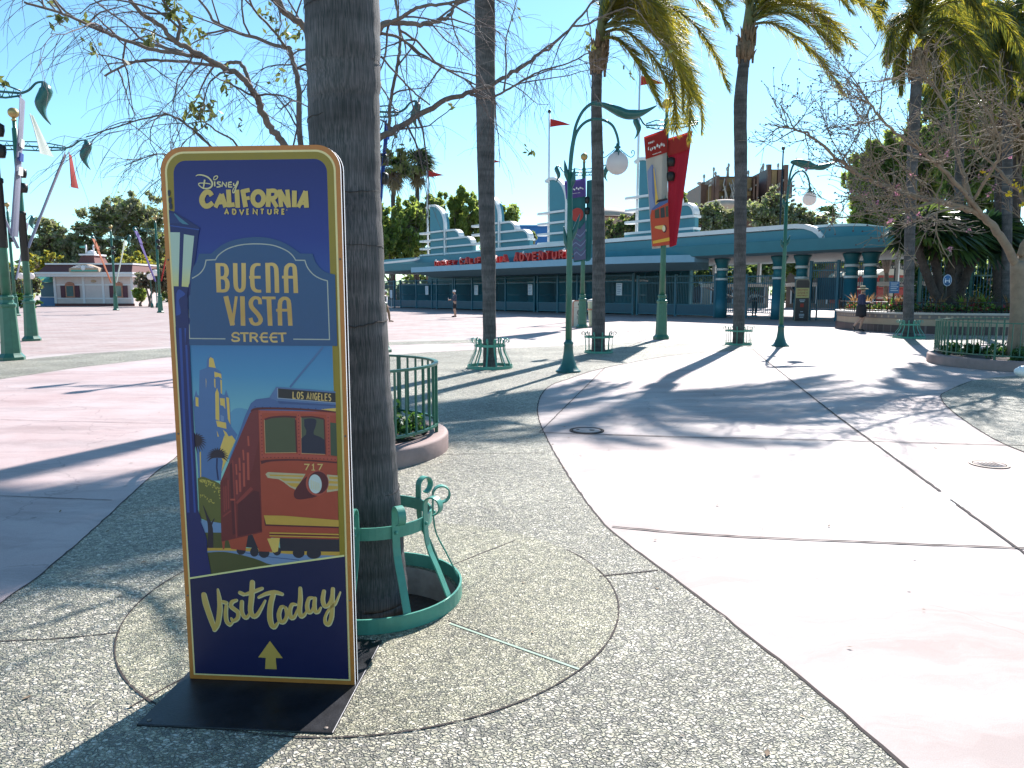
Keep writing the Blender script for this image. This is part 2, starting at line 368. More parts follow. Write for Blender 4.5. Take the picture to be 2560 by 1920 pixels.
def sheet(name, outer, holes, z, m, kind='structure'):
    loops = [[Vector((a, b, 0)) for a, b in outer]] + [[Vector((a, b, 0)) for a, b in h] for h in holes]
    tri = geometry.tessellate_polygon(loops)
    vs = [(v.x, v.y, z) for l in loops for v in l]
    fs = []
    for t in tri:
        a, b, c = (Vector(vs[i]) for i in t)
        fs.append(tuple(t) if (b - a).cross(c - a).z > 0 else tuple(reversed(t)))
    mb = MB(); mb.add(vs, fs); o = mb.build(name, MATS[m]); tag(o, kind=kind)
    return o
def gp(pts, smooth=0):
    q = [G(*p) for p in pts]
    if smooth: q = smooth_path(q, smooth)
    return [(v.x, v.y) for v in q]
PIT = (-0.68, 3.47)
pit_hole = [(PIT[0] + .40 * math.cos(a), PIT[1] + .40 * math.sin(a)) for a in np.linspace(0, 2 * math.pi, 40, endpoint=False)]
sheet("plaza_ground", [(-400, -30), (400, -30), (400, 900), (-400, 900)], [pit_hole], 0.0, "pink_concrete")
right_edge = [(2600, 2210), (2260, 1920), (2000, 1695), (1740, 1490), (1560, 1355), (1500, 1300), (1440, 1220), (1390, 1140), (1358, 1078), (1346, 1045), (1344, 1020), (1352, 990), (1375, 965), (1420, 948), (1513, 920), (1691, 888), (1883, 875), (2195, 866), (2380, 860), (2720, 856)]
far_edge = [(2720, 834), (2354, 837), (2100, 845), (1800, 850), (1640, 854), (1456, 863), (1300, 870), (1130, 878), (965, 890), (800, 925), (640, 992), (520, 1080), (440, 1145), (380, 1190), (250, 1310), (100, 1440), (0, 1512), (-250, 1740)]
RE = gp(right_edge, 5); FE = gp(far_edge, 5)
sheet("pebble_path", [(4, -3)] + RE + FE + [(-4, 0.5), (-4, -3)], [pit_hole], 0.004, "pebble")
sheet("pebble_ring", [(PIT[0] + .03 + 1.168 * math.cos(a), PIT[1] + 1.168 * math.sin(a)) for a in np.linspace(0, 2 * math.pi, 90, endpoint=False)], [pit_hole], 0.0055, "pebble_fine")
sheet("pebble_band", gp([(-350, 935), (0, 948), (200, 918), (420, 893), (700, 874), (965, 863), (1210, 856), (1210, 849), (965, 855), (700, 861), (420, 871), (200, 885), (0, 905), (-350, 915)]), [], 0.004, "pebble")
RP = gp([(2680, 935), (2560, 938), (2431, 952), (2361, 982), (2354, 998), (2374, 1023), (2425, 1061), (2489, 1100), (2560, 1131), (2800, 1210)], 5)
sheet("pebble_bed", RP + [(11, 9), (15, 12)], [], 0.004, "pebble")
LC = [(-40, 6)] + gp([(-250, 1740), (0, 1512), (100, 1440), (250, 1310), (380, 1190), (440, 1145), (520, 1080), (640, 992), (800, 925), (965, 890), (700, 900), (420, 895), (200, 920), (0, 950), (-350, 937)])
sheet("left_pavement", [(-9, 3)] + gp([(-250, 1740), (0, 1512), (100, 1440), (250, 1310), (380, 1190), (440, 1145), (520, 1080), (640, 992), (760, 938), (700, 912), (420, 896), (200, 921), (0, 951), (-350, 938)]), [], 0.002, "left_concrete")
sheet("brick_plaza", gp([(-900, 905), (0, 898), (200, 880), (420, 866), (700, 857), (965, 850), (1210, 844), (1420, 838), (1560, 829), (1800, 824), (2080, 824)]) + [(24, 45), (-14, 88), (-110, 92), (-90, 20)], [], 0.003, "brick_paving")

def ground_strokes(name, items, m, z=0.0062):
    mb = MB()
    for k, (pts, w, sm) in enumerate(items):
        q = gp(pts, sm)
        if m == "joint":      # tooled joints wander and chip a little
            q2 = []
            for i in range(len(q) - 1):
                a_, b_ = Vector(q[i]), Vector(q[i + 1]); L_ = (b_ - a_).length; kk = max(1, min(60, int(L_ / .06)))
                q2 += [a_.lerp(b_, t / kk) + Vector((random.gauss(0, .0022), random.gauss(0, .0022))) for t in range(kk)]
            q = [(v.x, v.y) for v in q2] + [q[-1]]; w = [w * random.uniform(.75, 1.25) for _ in q]
        vs, fs = stroke(q, w)
        mb.add([(v.x, v.y, z + .00004 * k) for v in vs], [tuple(reversed(f)) for f in fs])
    return tag(mb.build(name, MATS[m], fixn=False), kind='structure')
ground_strokes("paving_joints", [
    (right_edge, .014, 5), (far_edge, .010, 5),
    ([(1883, 875), (1940, 921), (2061, 1017), (2200, 1119), (2350, 1229)], .022, 4), ([(2376, 1250), (2500, 1340), (2620, 1427)], .018, 0),
    ([(1348, 1082), (1740, 1094), (1900, 1097), (2500, 1113), (2620, 1116)], .022, 4), ([(1530, 1318), (1850, 1343), (2620, 1374)], .018, 4),
    ([(1350, 1080), (1430, 1001), (1513, 919)], .012, 4),
    ([(1498, 1443), (1645, 1428)], .012, 0), ([(1120, 1555), (1455, 1676)], .007, 0), ([(1130, 1415), (1290, 1352)], .008, 0), ([(330, 1768), (475, 1690)], .010, 0),
    ([(-60, 1610), (180, 1596), (300, 1583)], .008, 4), ([(1005, 1142), (1180, 1136), (1362, 1133)], .008, 0), ([(0, 1050), (200, 1055), (432, 1060)], .008, 0),
    ([(0, 1241), (140, 1247), (280, 1252)], .009, 0), ([(1560, 921), (1900, 930), (2360, 935)], .006, 0), ([(1650, 985), (2390, 1000)], .005, 0),
    ([(2431, 952), (2361, 982), (2354, 998), (2374, 1023), (2425, 1061), (2489, 1100), (2560, 1131)], .012, 5),
    ([(1640, 838), (1560, 872)], .02, 0), ([(1588, 820), (1540, 845)], .02, 0), ([(1618, 818), (1572, 845)], .02, 0)], "joint")
mb = MB()
for k, (a0, a1) in enumerate(((-112, 34), (140, 247),)):
    vs, fs = stroke([(PIT[0] + .03 + 1.17 * math.cos(R(a)), PIT[1] + 1.17 * math.sin(R(a))) for a in np.linspace(a0, a1, 120)], [.008 * random.uniform(.4, 1.4) for _ in range(120)])
    mb.add([(v.x, v.y, .0075) for v in vs], [tuple(reversed(f)) for f in fs])
tag(mb.build("ring_joint", MATS["joint"]), kind='structure')
ground_strokes("green_joint_strip", [([(1125, 1562), (1448, 1677)], .013, 0)], "green_strip", .0078)
mat("white_line", (.8, .78, .75), .6, var=.05)
ground_strokes("pale_ground_line", [([(2262, 1222), (2361, 1244), (2640, 1310)], [.10, .26, .28], 0)], "white_line", .002)

# tree pit of the nearest palm
mb = MB()
mb.lathe([(.40, .003), (.40, -.16)], (PIT[0], PIT[1], 0), 40, 0, True, caps=False)
mb.lathe([(.0001, -.13), (.2, -.135), (.40, -.15)], (PIT[0], PIT[1], 0), 40, 1, False, caps=False)
o = mb.build("tree_pit", [MATS["pit_concrete"], MATS["soil"]]); tag(o, kind='structure')

# manholes
mat("iron", (.18, .15, .13), .6, .5, .3, 30)
def manhole(px, py, r, label, dark):
    c = G(px, py); t = root("manhole_cover", c, label, "manhole cover", world=False)
    m = MB(); m.ring(r, .0, .009, .03, n=40); m.ring(r * .86, .0, .009, .012, n=40); m.build("rim", MATS["iron"] if dark else MATS["joint"], t)
    m = MB(); m.lathe([(r * .83, 0), (r * .83, .0075), (.0001, .0076)], n=36, m=0); m.build("lid", MATS["pink_concrete"], t)
    if dark:
        m = MB()
        for k in range(5): m.box(-r * .5 + k * r * .22, -r * .5 + k * r * .22 + r * .12, -r * .45, r * .35, .0077, .0092)
        m.build("slots", MATS["joint"], t)
    else:
        m = MB(); m.lathe([(.03, .0078), (.03, .0088), (.0001, .0089)], (r * .3, 0, 0), 12); m.lathe([(.02, .0078), (.02, .0088), (.0001, .0089)], (-r * .5, .05, 0), 12); m.build("lift_hole", MATS["joint"], t)
manhole(1467, 1077, .19, "round concrete-filled manhole cover on the pink path near its curved left edge", False)
manhole(2473, 1162, .155, "small round slotted drain cover in the pink path near the right pebble bed", True)

# ------------------------------------------------------------------ the big poster sign
def hexm(h, k=1.0, rough=.42):
    nm = "print_" + h.lstrip('#') + ("_%d" % int(k * 100))
    return mat(nm, tuple(min(.9, v * k) for v in lin(h)), rough, var=0.04, scale=25)
BL, BR = G(475, 1696, .012), G(887.5, 1712.5, .012)
SW = (BR - BL).length; SH = 2.015
SANG = math.atan2(BR.y - BL.y, BR.x - BL.x)
sign = root("poster_sign", (BL.x, BL.y, 0), "tall round-topped poster sign with red trolley artwork on black steel foot plate", "sign", rz=SANG, world=False)
# homography photo pixel -> panel metres (x right, z up)
_src = [(389.5, 376), (836.3, 362), (887.5, 1712.5), (475, 1696)]; _dst = [(0, SH), (SW, SH), (SW, 0), (0, 0)]
_A = []; _b = []
for (x, y), (u_, v_) in zip(_src, _dst):
    _A += [[x, y, 1, 0, 0, 0, -u_ * x, -u_ * y], [0, 0, 0, x, y, 1, -v_ * x, -v_ * y]]; _b += [u_, v_]
_h = np.linalg.solve(np.array(_A, float), np.array(_b, float))
def HP(x, y):
    w = _h[6] * x + _h[7] * y + 1
    return ((_h[0] * x + _h[1] * y + _h[2]) / w, (_h[3] * x + _h[4] * y + _h[5]) / w)
Z1 = lambda x, y: HP(380 + x / 3.0731, 360 + y / 3.0722)
Z2 = lambda x, y: HP(380 + x / 3.0731, 820 + y / 3.0722)
Z3 = lambda x, y: HP(340 + x / 2.9629, 1300 + y / 2.9625)
KU = 1 / 3.0731 / 440 * SW                                    # zoom unit -> metres (stroke widths)
Z0 = .012
def rrect(i, r, n=10):
    x0, x1, z0, z1 = i, SW - i, Z0 + i, SH - i
    return [(x0, z0), (x1, z0)] + [(x1 - r + r * math.cos(R(a)), z1 - r + r * math.sin(R(a))) for a in np.linspace(0, 90, n)] + [(x0 + r - r * math.sin(R(a)), z1 - r + r * math.cos(R(a))) for a in np.linspace(0, 90, n)]
mat("sign_board", lin('#b8712f'), .4, var=.06, scale=30)
mat("sign_edge", (.78, .78, .80), .35, var=.04); mat("black_steel", (.022, .023, .028), .42, .5, .65, 7, .0008, 120, detail=9)
panel_fn = lambda a, b, d: (a, d, b)
mb = MB(); mb.prism(rrect(0, .085), panel_fn, 0.0, .009, 0, 1); o = mb.build("front_board", [MATS["sign_board"], MATS["sign_edge"]], sign)
mb = MB(); mb.prism(rrect(0, .085), panel_fn, .033, .041, 0, 1); mb.build("back_board", [MATS["joint"], MATS["sign_edge"]], sign)
mb = MB(); mb.prism(rrect(.008, .08), panel_fn, .009, .033, 0); mb.build("core", MATS["joint"], sign)
mb = MB(); mb.box(-.033, SW + .012, -.305, .37, 0.0005, .0115); pl = mb.build("foot_plate", MATS["black_steel"], sign, bevel=.003)
for x, y in ((.0, -.28), (SW - .02, -.28), (SW - .02, .345), (0, .345)):
    mb = MB(); mb.lathe([(.008, .0116), (.008, .013), (.0001, .0132)], (x, y, 0), 10); mb.build("bolt", MATS["iron"], sign)
for x in (.010, SW - .010):
    for z in (.35, .98, 1.62):
        mb = MB(); mb.lathe([(.004, 0), (.003, .002), (.0001, .0022)], n=8, fn=lambda a, b, c, x=x, z=z: (x + a, -c, z + b)); mb.build("screw", MATS["iron"], sign)

PM = []; 
def pm(mm):
    if mm not in PM: PM.append(mm)
    return PM.index(mm)
art = MB(); LAY = [0]
def lay(n=1): LAY[0] += n
def dep(): return -.0003 - LAY[0] * .000008
def poly(pts, mm, T=None):
    q = [T(*p) for p in pts] if T else pts
    if T: q = [(min(max(a, .0237), SW - .0237), b) for a, b in q]      # the artwork stops at the cream border
    area = sum(q[i][0] * q[(i + 1) % len(q)][1] - q[(i + 1) % len(q)][0] * q[i][1] for i in range(len(q)))
    if area < 0: q = q[::-1]
    art.add([(a, dep(), b) for a, b in q], [tuple(range(len(q)))], pm(mm)); lay()
def line(pts, w, mm, T=None, closed=False, smooth=0, cap=False, target=None, d=None):
    q = [T(*p) for p in pts] if T else pts
    k = KU if T else 1
    vs, fs = stroke(q, [x * k for x in w] if isinstance(w, (list, tuple)) else w * k, closed, smooth, cap)
    tg = target or art
    fs2 = []
    for f in fs:
        a = sum(vs[f[i]].x * vs[f[(i + 1) % len(f)]].y - vs[f[(i + 1) % len(f)]].x * vs[f[i]].y for i in range(len(f)))
        fs2.append(f if a > 0 else tuple(reversed(f)))
    if target is None and T: vs = [Vector((min(max(v.x, .0237), SW - .0237), v.y)) for v in vs]
    tg.add([(v.x, dep() if d is None else d, v.y) for v in vs], fs2, pm(mm) if target is None else mm); lay()
def ell(cx, cy, rx, ry, n=20, rot=0): return [(cx + rx * math.cos(t) * math.cos(rot) - ry * math.sin(t) * math.sin(rot), cy + rx * math.cos(t) * math.sin(rot) + ry * math.sin(t) * math.cos(rot)) for t in np.linspace(0, 2 * math.pi, n, endpoint=False)]
def sm2(pts, n=5): return [(v.x, v.y) for v in smooth_path([(a, b, 0) for a, b in pts], n)]
# printed colour gradients (ink blends of the poster itself)
def ramp_mat(name, stops, axis=2, rough=.42):
    m = bpy.data.materials.new(name); m.use_nodes = True; MATS[name] = m; nt = m.node_tree; N = nt.nodes; L = nt.links
    b = N["Principled BSDF"]; b.inputs["Roughness"].default_value = rough
    tc = N.new("ShaderNodeTexCoord"); sx = N.new("ShaderNodeSeparateXYZ"); L.new(tc.outputs["Object"], sx.inputs[0])
    mr = N.new("ShaderNodeMapRange"); mr.inputs[1].default_value = 0; mr.inputs[2].default_value = SH; L.new(sx.outputs[axis], mr.inputs[0])
    cr = N.new("ShaderNodeValToRGB"); L.new(mr.outputs[0], cr.inputs[0]); e = cr.color_ramp.elements
    while len(e) < len(stops): e.new(.5)
    for q, (p_, c_) in zip(e, stops): q.position = p_ / SH; q.color = (*lin(c_), 1)
    L.new(cr.outputs[0], b.inputs["Base Color"]); return m
CREAM = hexm('#e2cb8e'); GOLDB = hexm('#8f771c'); NAVY = hexm('#090d40'); PLAQ = hexm('#2c4a72'); PLAQL = hexm('#a9a79a')
GOLD = ramp_mat("print_gold_blend", [(.2, '#bd9748'), (.9, '#dbbf85'), (1.25, '#dbb878'), (1.42, '#b88c48'), (1.6, '#cfa862'), (1.8, '#d8b878')])
SKYP = ramp_mat("print_sky_blend", [(.5, '#93bfae'), (.95, '#88bab2'), (1.2, '#4a86ac'), (1.45, '#214c90'), (1.7, '#17277a'), (1.95, '#171560')])
poly(rrect(.0165, .072), CREAM); poly(rrect(.0235, .066), GOLDB)
ART_L, ART_R = .0235, SW - .048
poly([(ART_L, .3), (ART_R, .3)] + [(ART_R - .045 + .045 * math.cos(R(a)), SH - .048 - .045 + .045 * math.sin(R(a))) for a in np.linspace(0, 90, 8)] + [(.048 + .045 - .045 * math.sin(R(a)), SH - .048 - .045 + .045 * math.cos(R(a))) for a in np.linspace(0, 90, 8)] + [Z1(150, 530), Z1(118, 545)], SKYP)
# distance: hills, tower, lawn
BG_ = hexm('#4d6a97'); YEL = hexm('#d6ae58'); DKB = hexm('#1a2352'); OLV = hexm('#5f5c2a'); OLV2 = hexm('#4c4a24')
poly(sm2([(585, 640), (610, 612), (650, 602), (690, 608), (720, 640), (720, 900), (560, 1000)], 4), hexm('#5b8dab'), Z2)
poly([(345, 1150), (300, 560), (312, 510), (322, 468), (334, 505), (345, 512), (347, 320), (400, 298), (402, 250), (412, 222), (426, 212), (428, 196), (432, 212), (452, 228), (468, 300), (505, 322), (516, 345), (521, 500), (538, 505), (551, 462), (566, 508), (580, 540), (592, 745), (640, 805), (520, 1100), (515, 1160)], BG_, Z2)
for q in ([(420, 232), (430, 218), (452, 230), (470, 300), (418, 292)], [(460, 328), (512, 345), (516, 382), (492, 366), (462, 372)], [(468, 490), (482, 452), (496, 490), (502, 702), (472, 690)],
          [(503, 528), (540, 530), (546, 612), (530, 588), (508, 582)], [(552, 520), (574, 528), (586, 730), (566, 690)], [(475, 700), (552, 715), (556, 762), (486, 745)], [(458, 380), (468, 384), (470, 455), (460, 440)], [(506, 388), (518, 392), (520, 498), (510, 490)],
          [(318, 520), (340, 528), (342, 596), (320, 590)], [(505, 920), (540, 812), (572, 820), (598, 812), (625, 850), (520, 1090), (530, 1010), (512, 960)], [(530, 768), (556, 790), (575, 822), (548, 818)], [(482, 775), (500, 820), (488, 822)], [(395, 375), (400, 400), (398, 460)], [(352, 935), (362, 938), (366, 1140), (358, 1140)]):
    poly(q, YEL, Z2)
poly([(500, 600), (530, 592), (546, 625), (548, 690), (508, 700)], BG_, Z2); poly([(510, 655), (536, 668), (534, 704), (512, 700)], hexm('#6f84a6'), Z2)
FR = hexm('#2a1b2c')
for cx, cy, s, n in ((318, 862, 85, 13), (490, 975, 85, 15)):
    for k in range(n):
        a = R(-200 + 220 * k / (n - 1)) if cy > 900 else R(-95 + 190 * k / (n - 1))
        line([(cx, cy), (cx + s * .55 * math.cos(a), cy + s * .5 * math.sin(a) - 8), (cx + s * math.cos(a), cy + s * .95 * math.sin(a) + 10)], [15, 13, 2], FR, Z2, smooth=3)
line([(486, 985), (484, 1060), (496, 1150)], 12, DKB, Z2)
poly(sm2([(340, 1140), (380, 1128), (440, 1150), (480, 1165), (515, 1200), (520, 1350), (540, 1490), (430, 1470), (355, 1440)], 4), OLV, Z2)
rr = random.Random(4)
for k in range(75):
    t = rr.random(); x = 350 + 165 * t; y = 1142 + 70 * t * t + abs(rr.gauss(0, 26)) * (.4 + t)
    poly([(x, y), (x + rr.uniform(7, 15), y + rr.uniform(-4, 6)), (x + rr.uniform(3, 9), y + rr.uniform(7, 14))], hexm('#b9a24a'), Z2)
for k in range(22):
    x = 355 + rr.random() * 110; y = 1262 + .55 * (x - 355) + rr.gauss(0, 9); poly([(x, y), (x + 10, y), (x + 5, y + 9)], hexm('#b9a24a'), Z2)
poly([(365, 1455), (520, 1480), (525, 1560), (380, 1550)], hexm('#6f86a8'), Z2)
poly([(385, 1552), (528, 1552), (640, 1560), (640, 1700), (400, 1700)], OLV2, Z2)
line([(440, 1700), (440, 1520), (410, 1420), (382, 1345)], [50, 40, 14, 4], FR, Z2, smooth=3); line([(440, 1500), (470, 1445)], [20, 5], FR, Z2)
poly([(520, 188), (1545, 188), (1545, 300), (520, 380)], hexm('#c0923c'), Z3)
poly(sm2([(520, 210), (640, 208), (900, 215), (1200, 235), (1545, 250), (1545, 330), (900, 330), (520, 330)], 3), hexm('#7385a4'), Z3)
poly(sm2([(520, 222), (640, 216), (760, 236), (880, 268), (960, 300), (990, 315), (760, 350), (545, 390)], 4), OLV2, Z3)
line([(800, 222), (1000, 255), (1200, 275)], 8, hexm('#4a5b80'), Z3)
# trolley
RED = hexm('#a3412d'); DRED = hexm('#6d2426'); DRED2 = hexm('#571b24'); RED2 = hexm('#ad4a3c'); ROOF = hexm('#4a5f8c'); BLK = hexm('#2b2430')
line([(1040, 440), (1165, 285), (1290, 132)], 15, hexm('#4a6a94'), Z2)
for x, y, rx, ry in ((770, 205, 34, 32), (868, 215, 32, 36), (940, 222, 40, 38), (1035, 210, 30, 32), (1195, 222, 44, 38), (1308, 225, 54, 40)): poly(ell(x, y, rx, ry), BLK, Z3)
poly([(1050, 95), (1497, 100), (1500, 212), (1060, 208)], BLK, Z3); poly([(805, 90), (860, 90), (900, 190), (800, 180)], BLK, Z3)
poly([(628, 140), (652, 136), (646, 195), (636, 200)], RED, Z3); poly([(676, 130), (822, 84), (802, 206), (696, 194)], RED, Z3)
poly([(840, 60), (980, 60), (1010, 214), (905, 212)], RED, Z3); poly([(962, 118), (1056, 108), (1042, 210), (1018, 220), (1002, 214)], YEL, Z3)
poly([(575, 1010), (650, 800), (700, 655), (742, 565), (780, 535), (900, 518), (950, 552), (1395, 585), (1395, 640), (770, 625), (610, 960)], ROOF, Z2)
poly([(735, 640), (770, 612), (808, 616), (838, 1548), (525, 1622), (512, 1170), (600, 960)], DRED, Z2)
poly([(735, 640), (770, 612), (806, 616), (812, 800), (760, 1060), (640, 1310), (600, 1180), (560, 1130), (512, 1175), (600, 960)], hexm('#742a2e'), Z2)
for x, y0, y1, w in ((722, 815, 890, 14), (685, 920, 1000, 13), (722, 940, 1150, 18), (690, 1020, 1200, 17), (657, 980, 1080, 13), (660, 1095, 1240, 16), (632, 1030, 1110, 12), (636, 1150, 1260, 14), (572, 1150, 1370, 12), (555, 1195, 1380, 11), (540, 1200, 1395, 10)):
    line([(x, y0), (x + 6, y1)], w, RED2 if x > 600 else hexm('#8a3430'), Z2)
poly([(582, 1035), (610, 1010), (640, 1560), (610, 1570)], DRED2, Z2); line([(606, 1000), (640, 1590)], 12, hexm('#8a3430'), Z2); line([(590, 1300), (628, 1300)], 14, RED2, Z2)
line([(640, 1330), (755, 1210)], 26, hexm('#8a3430'), Z2); line([(535, 1430), (595, 1385)], 12, hexm('#8a3430'), Z2); poly([(648, 1330), (770, 1230), (812, 1240), (832, 1540), (650, 1580)], DRED2, Z2)
poly([(800, 618), (1393, 625), (1425, 1600), (838, 1588)], RED, Z2)
line([(742, 628), (790, 606), (1000, 604), (1200, 612), (1393, 626)], [10, 18, 16, 14, 14], DRED2, Z2, smooth=3)
line([(812, 632), (1110, 630), (1393, 645)], 16, RED2, Z2, smooth=2); line([(815, 640), (832, 985)], 22, RED2, Z2); line([(1108, 640), (1118, 960)], 26, RED2, Z2); line([(1335, 650), (1345, 960)], 28, RED2, Z2)
poly(sm2([(846, 690), (900, 676), (1000, 670), (1082, 676)], 3) + [(1092, 936), (855, 942)], hexm('#4d4f38'), Z2); poly([(1125, 668), (1210, 666), (1302, 682), (1314, 950), (1132, 942)], hexm('#4f5240'), Z2); poly([(1350, 706), (1404, 712), (1409, 964), (1356, 958)], hexm('#3f4a38'), Z2)
line(sm2([(846, 690), (900, 672), (1000, 664), (1090, 668)], 3), 14, DRED2, Z2); line([(1125, 668), (1210, 664), (1302, 680)], 12, DRED2, Z2, smooth=2); line([(1084, 690), (1096, 936)], 12, DRED2, Z2); line([(1304, 682), (1316, 950)], 10, DRED2, Z2)
line([(846, 690), (856, 942), (1092, 938)], 5, hexm('#b98a62'), Z2); line([(1126, 670), (1134, 944), (1312, 950)], 5, hexm('#b98a62'), Z2)
poly(sm2([(1150, 684), (1200, 676), (1244, 690), (1236, 745), (1226, 770), (1228, 800), (1270, 815), (1308, 840)], 3) + [(1313, 948), (1133, 940), (1130, 830), (1165, 800), (1168, 770), (1152, 735)], hexm('#262338'), Z2)
line([(818, 968), (1110, 962), (1406, 985)], 26, RED2, Z2, smooth=2); line([(822, 1015), (900, 1000), (1110, 994), (1406, 1012)], [28, 16, 12, 12], DRED2, Z2, smooth=3)
for k in range(20): poly(ell(840 + 29 * k, 978 - 5 * math.sin(k / 19 * 3.1) + k * .6, 5, 5, 6), DRED, Z2)
for k in range(12): poly(ell(822 + k * .9, 660 + k * 27, 5, 5, 6), DRED, Z2); poly(ell(1106 + k * .9, 655 + k * 27, 5, 5, 6), DRED, Z2); poly(ell(1334 + k * .9, 670 + k * 26, 5, 5, 6), DRED, Z2)
for k in range(11): poly(ell(775 + 58 * k, 592 + k * 1.2, 4, 4, 6), DKB, Z2)
WNG = hexm('#b9a582'); YW = hexm('#c4963e')
poly([(858, 1104), (876, 1088), (1166, 1100), (1090, 1222), (1045, 1200), (1000, 1165), (960, 1142), (876, 1132)], WNG, Z2); poly([(1330, 1104), (1412, 1110), (1416, 1226), (1330, 1240)], WNG, Z2)
for a in ([(885, 1106), (1150, 1112), (1144, 1124), (895, 1118)], [(965, 1134), (1138, 1138), (1128, 1158), (1000, 1154)], [(1020, 1170), (1118, 1172), (1100, 1205), (1060, 1196)], [(1345, 1118), (1412, 1122), (1412, 1140), (1350, 1136)], [(1345, 1152), (1413, 1156), (1413, 1174), (1345, 1172)], [(1342, 1188), (1414, 1192), (1414, 1212), (1338, 1222)]): poly(a, YW, Z2)
poly(sm2([(1175, 1120), (1130, 1160), (1085, 1225), (1078, 1270), (1105, 1294), (1170, 1290), (1262, 1262), (1250, 1180)], 4), DRED2, Z2)
poly(ell(1256, 1168, 88, 98, 28), RED2, Z2); poly(ell(1262, 1166, 78, 86, 28), DRED2, Z2); poly(ell(1240, 1176, 50, 73, 26, -.12), hexm('#bfc4c0'), Z2)
for k in range(5): line([(1208 + 15 * k, 1145 + 6 * k), (1210 + 15 * k, 1215 + 4 * k)], 5, hexm('#cbb777'), Z2)
poly([(848, 1418), (1000, 1420), (1423, 1452), (1424, 1502), (860, 1486)], YW, Z2); line([(858, 1492), (1424, 1508)], 12, DRED2, Z2); poly([(848, 1418), (866, 1486), (856, 1492)], DRED2, Z2)
line([(893, 1552), (1426, 1562)], 11, YW, Z2); line([(893, 1574), (1426, 1584)], 9, YW, Z2); line([(893, 1563), (1426, 1573)], 7, DRED2, Z2)
poly([(882, 522), (934, 438), (1392, 470), (1392, 572), (945, 545)], hexm('#566c94'), Z2); poly([(948, 450), (1391, 482), (1391, 553), (950, 522)], hexm('#2a2328'), Z2); line([(946, 448), (948, 524), (1391, 556)], 6, hexm('#8e94a4'), Z2)
poly([(1275, 606), (1393, 596), (1393, 622)], YEL, Z2); poly([(945, 545), (1392, 572), (1392, 582), (960, 566)], hexm('#3a4d7a'), Z2)
# street lamp down the left edge
poly([Z2(1376, 128), (SW - .0235, Z2(1376, 128)[1]), (SW - .0235, Z3(1545, 235)[1]), Z3(1500, 245), Z3(1493, 0)], GOLDB)
LN = hexm('#141a58'); LN2 = hexm('#27408a'); PANE = ramp_mat("print_lamp_glass", [(1.1, '#a9b7a4'), (1.38, '#b3bda6'), (1.45, '#cdbf6f'), (1.53, '#c6bd7c'), (1.6, '#aebba8'), (1.9, '#a9b9b0')])
poly([(105, 522), (150, 535), (345, 652), (332, 715), (318, 850), (275, 1110), (275, 1160), (248, 1185), (262, 1325), (280, 1352), (270, 1390), (268, 1560), (160, 1560), (150, 1100)], LN, Z1)
poly([(150, 545), (262, 632), (215, 626), (150, 580)], hexm('#3f6f86'), Z1); poly([(110, 540), (148, 552), (200, 622), (112, 622)], hexm('#1c2c66'), Z1)
poly([(113, 690), (194, 690), (186, 1097), (142, 1097)], PANE, Z1); poly([(224, 703), (302, 716), (266, 1103), (210, 1098)], PANE, Z1); line([(112, 640), (340, 668)], 8, LN2, Z1)
poly(sm2([(170, 1150), (190, 1120), (235, 1150), (225, 1170), (190, 1200), (205, 1300), (170, 1320)], 3), LN2, Z1)
poly([(160, -10), (266, -10), (300, 600), (345, 1380), (372, 1450), (360, 1505), (410, 1590), (414, 1670), (260, 1670), (230, 1300)], LN, Z2); poly([(365, -10), (470, -10), (500, 62), (520, 130), (520, 205), (552, 378), (395, 405)], LN, Z3)
for x0, x1, w in ((200, 272, 20), (240, 322, 16)): line([(x0, 0), (x0 + .45 * (x1 - x0), 650), (x1, 1400)], w, LN2, Z2)
for q in ((108, 395), (118, 450), (124, 495)): poly(ell(q[0], q[1], 13, 26, 10), hexm('#2a2438'), Z1)
# plaque
poly([(270, 1541), (258, 1130), (282, 1000), (300, 945), (325, 905), (340, 850), (432, 848)] + sm2([(432, 848), (470, 815), (520, 778), (600, 744), (700, 724), (800, 717), (900, 730), (1000, 765), (1070, 808), (1110, 838)], 4) + [(1206, 838)] + sm2([(1206, 838), (1225, 895), (1262, 945), (1310, 978), (1378, 995)], 4) + [(1400, 1536)], PLAQ, Z1)
line([(545, 1491), (272, 1491), (258, 1180)], 8, PLAQL, Z1); line([(288, 1036)] + sm2([(288, 1036), (340, 1005), (378, 958), (394, 897)], 4) + [(466, 893)] + sm2([(466, 893), (490, 856), (560, 808), (660, 778), (780, 769), (900, 778), (1000, 814), (1050, 852), (1076, 889)], 4) + [(1146, 889)] + sm2([(1146, 889), (1168, 945), (1215, 998), (1270, 1028), (1320, 1042)], 4) + [(1340, 1488), (1063, 1488)], 8, PLAQL, Z1)
poly([(270, 1541), (268, 1390), (278, 1352), (262, 1325), (248, 1185), (275, 1160), (282, 1040), (262, 1090), (240, 1541)], LN, Z1)
# bottom panel
poly([Z3(395, 410), (SW - .0235, Z3(1545, 240)[1]), (SW - .0235, Z0 + .0235), (.0235, Z0 + .0235)], NAVY); line([(394, 411), (900, 330), (1534, 240)], 14, ramp_mat("print_gold_line", [(.3, '#c9a24c'), (.42, '#d8cf8e')]), Z3)
art.build("poster_print", PM, sign)

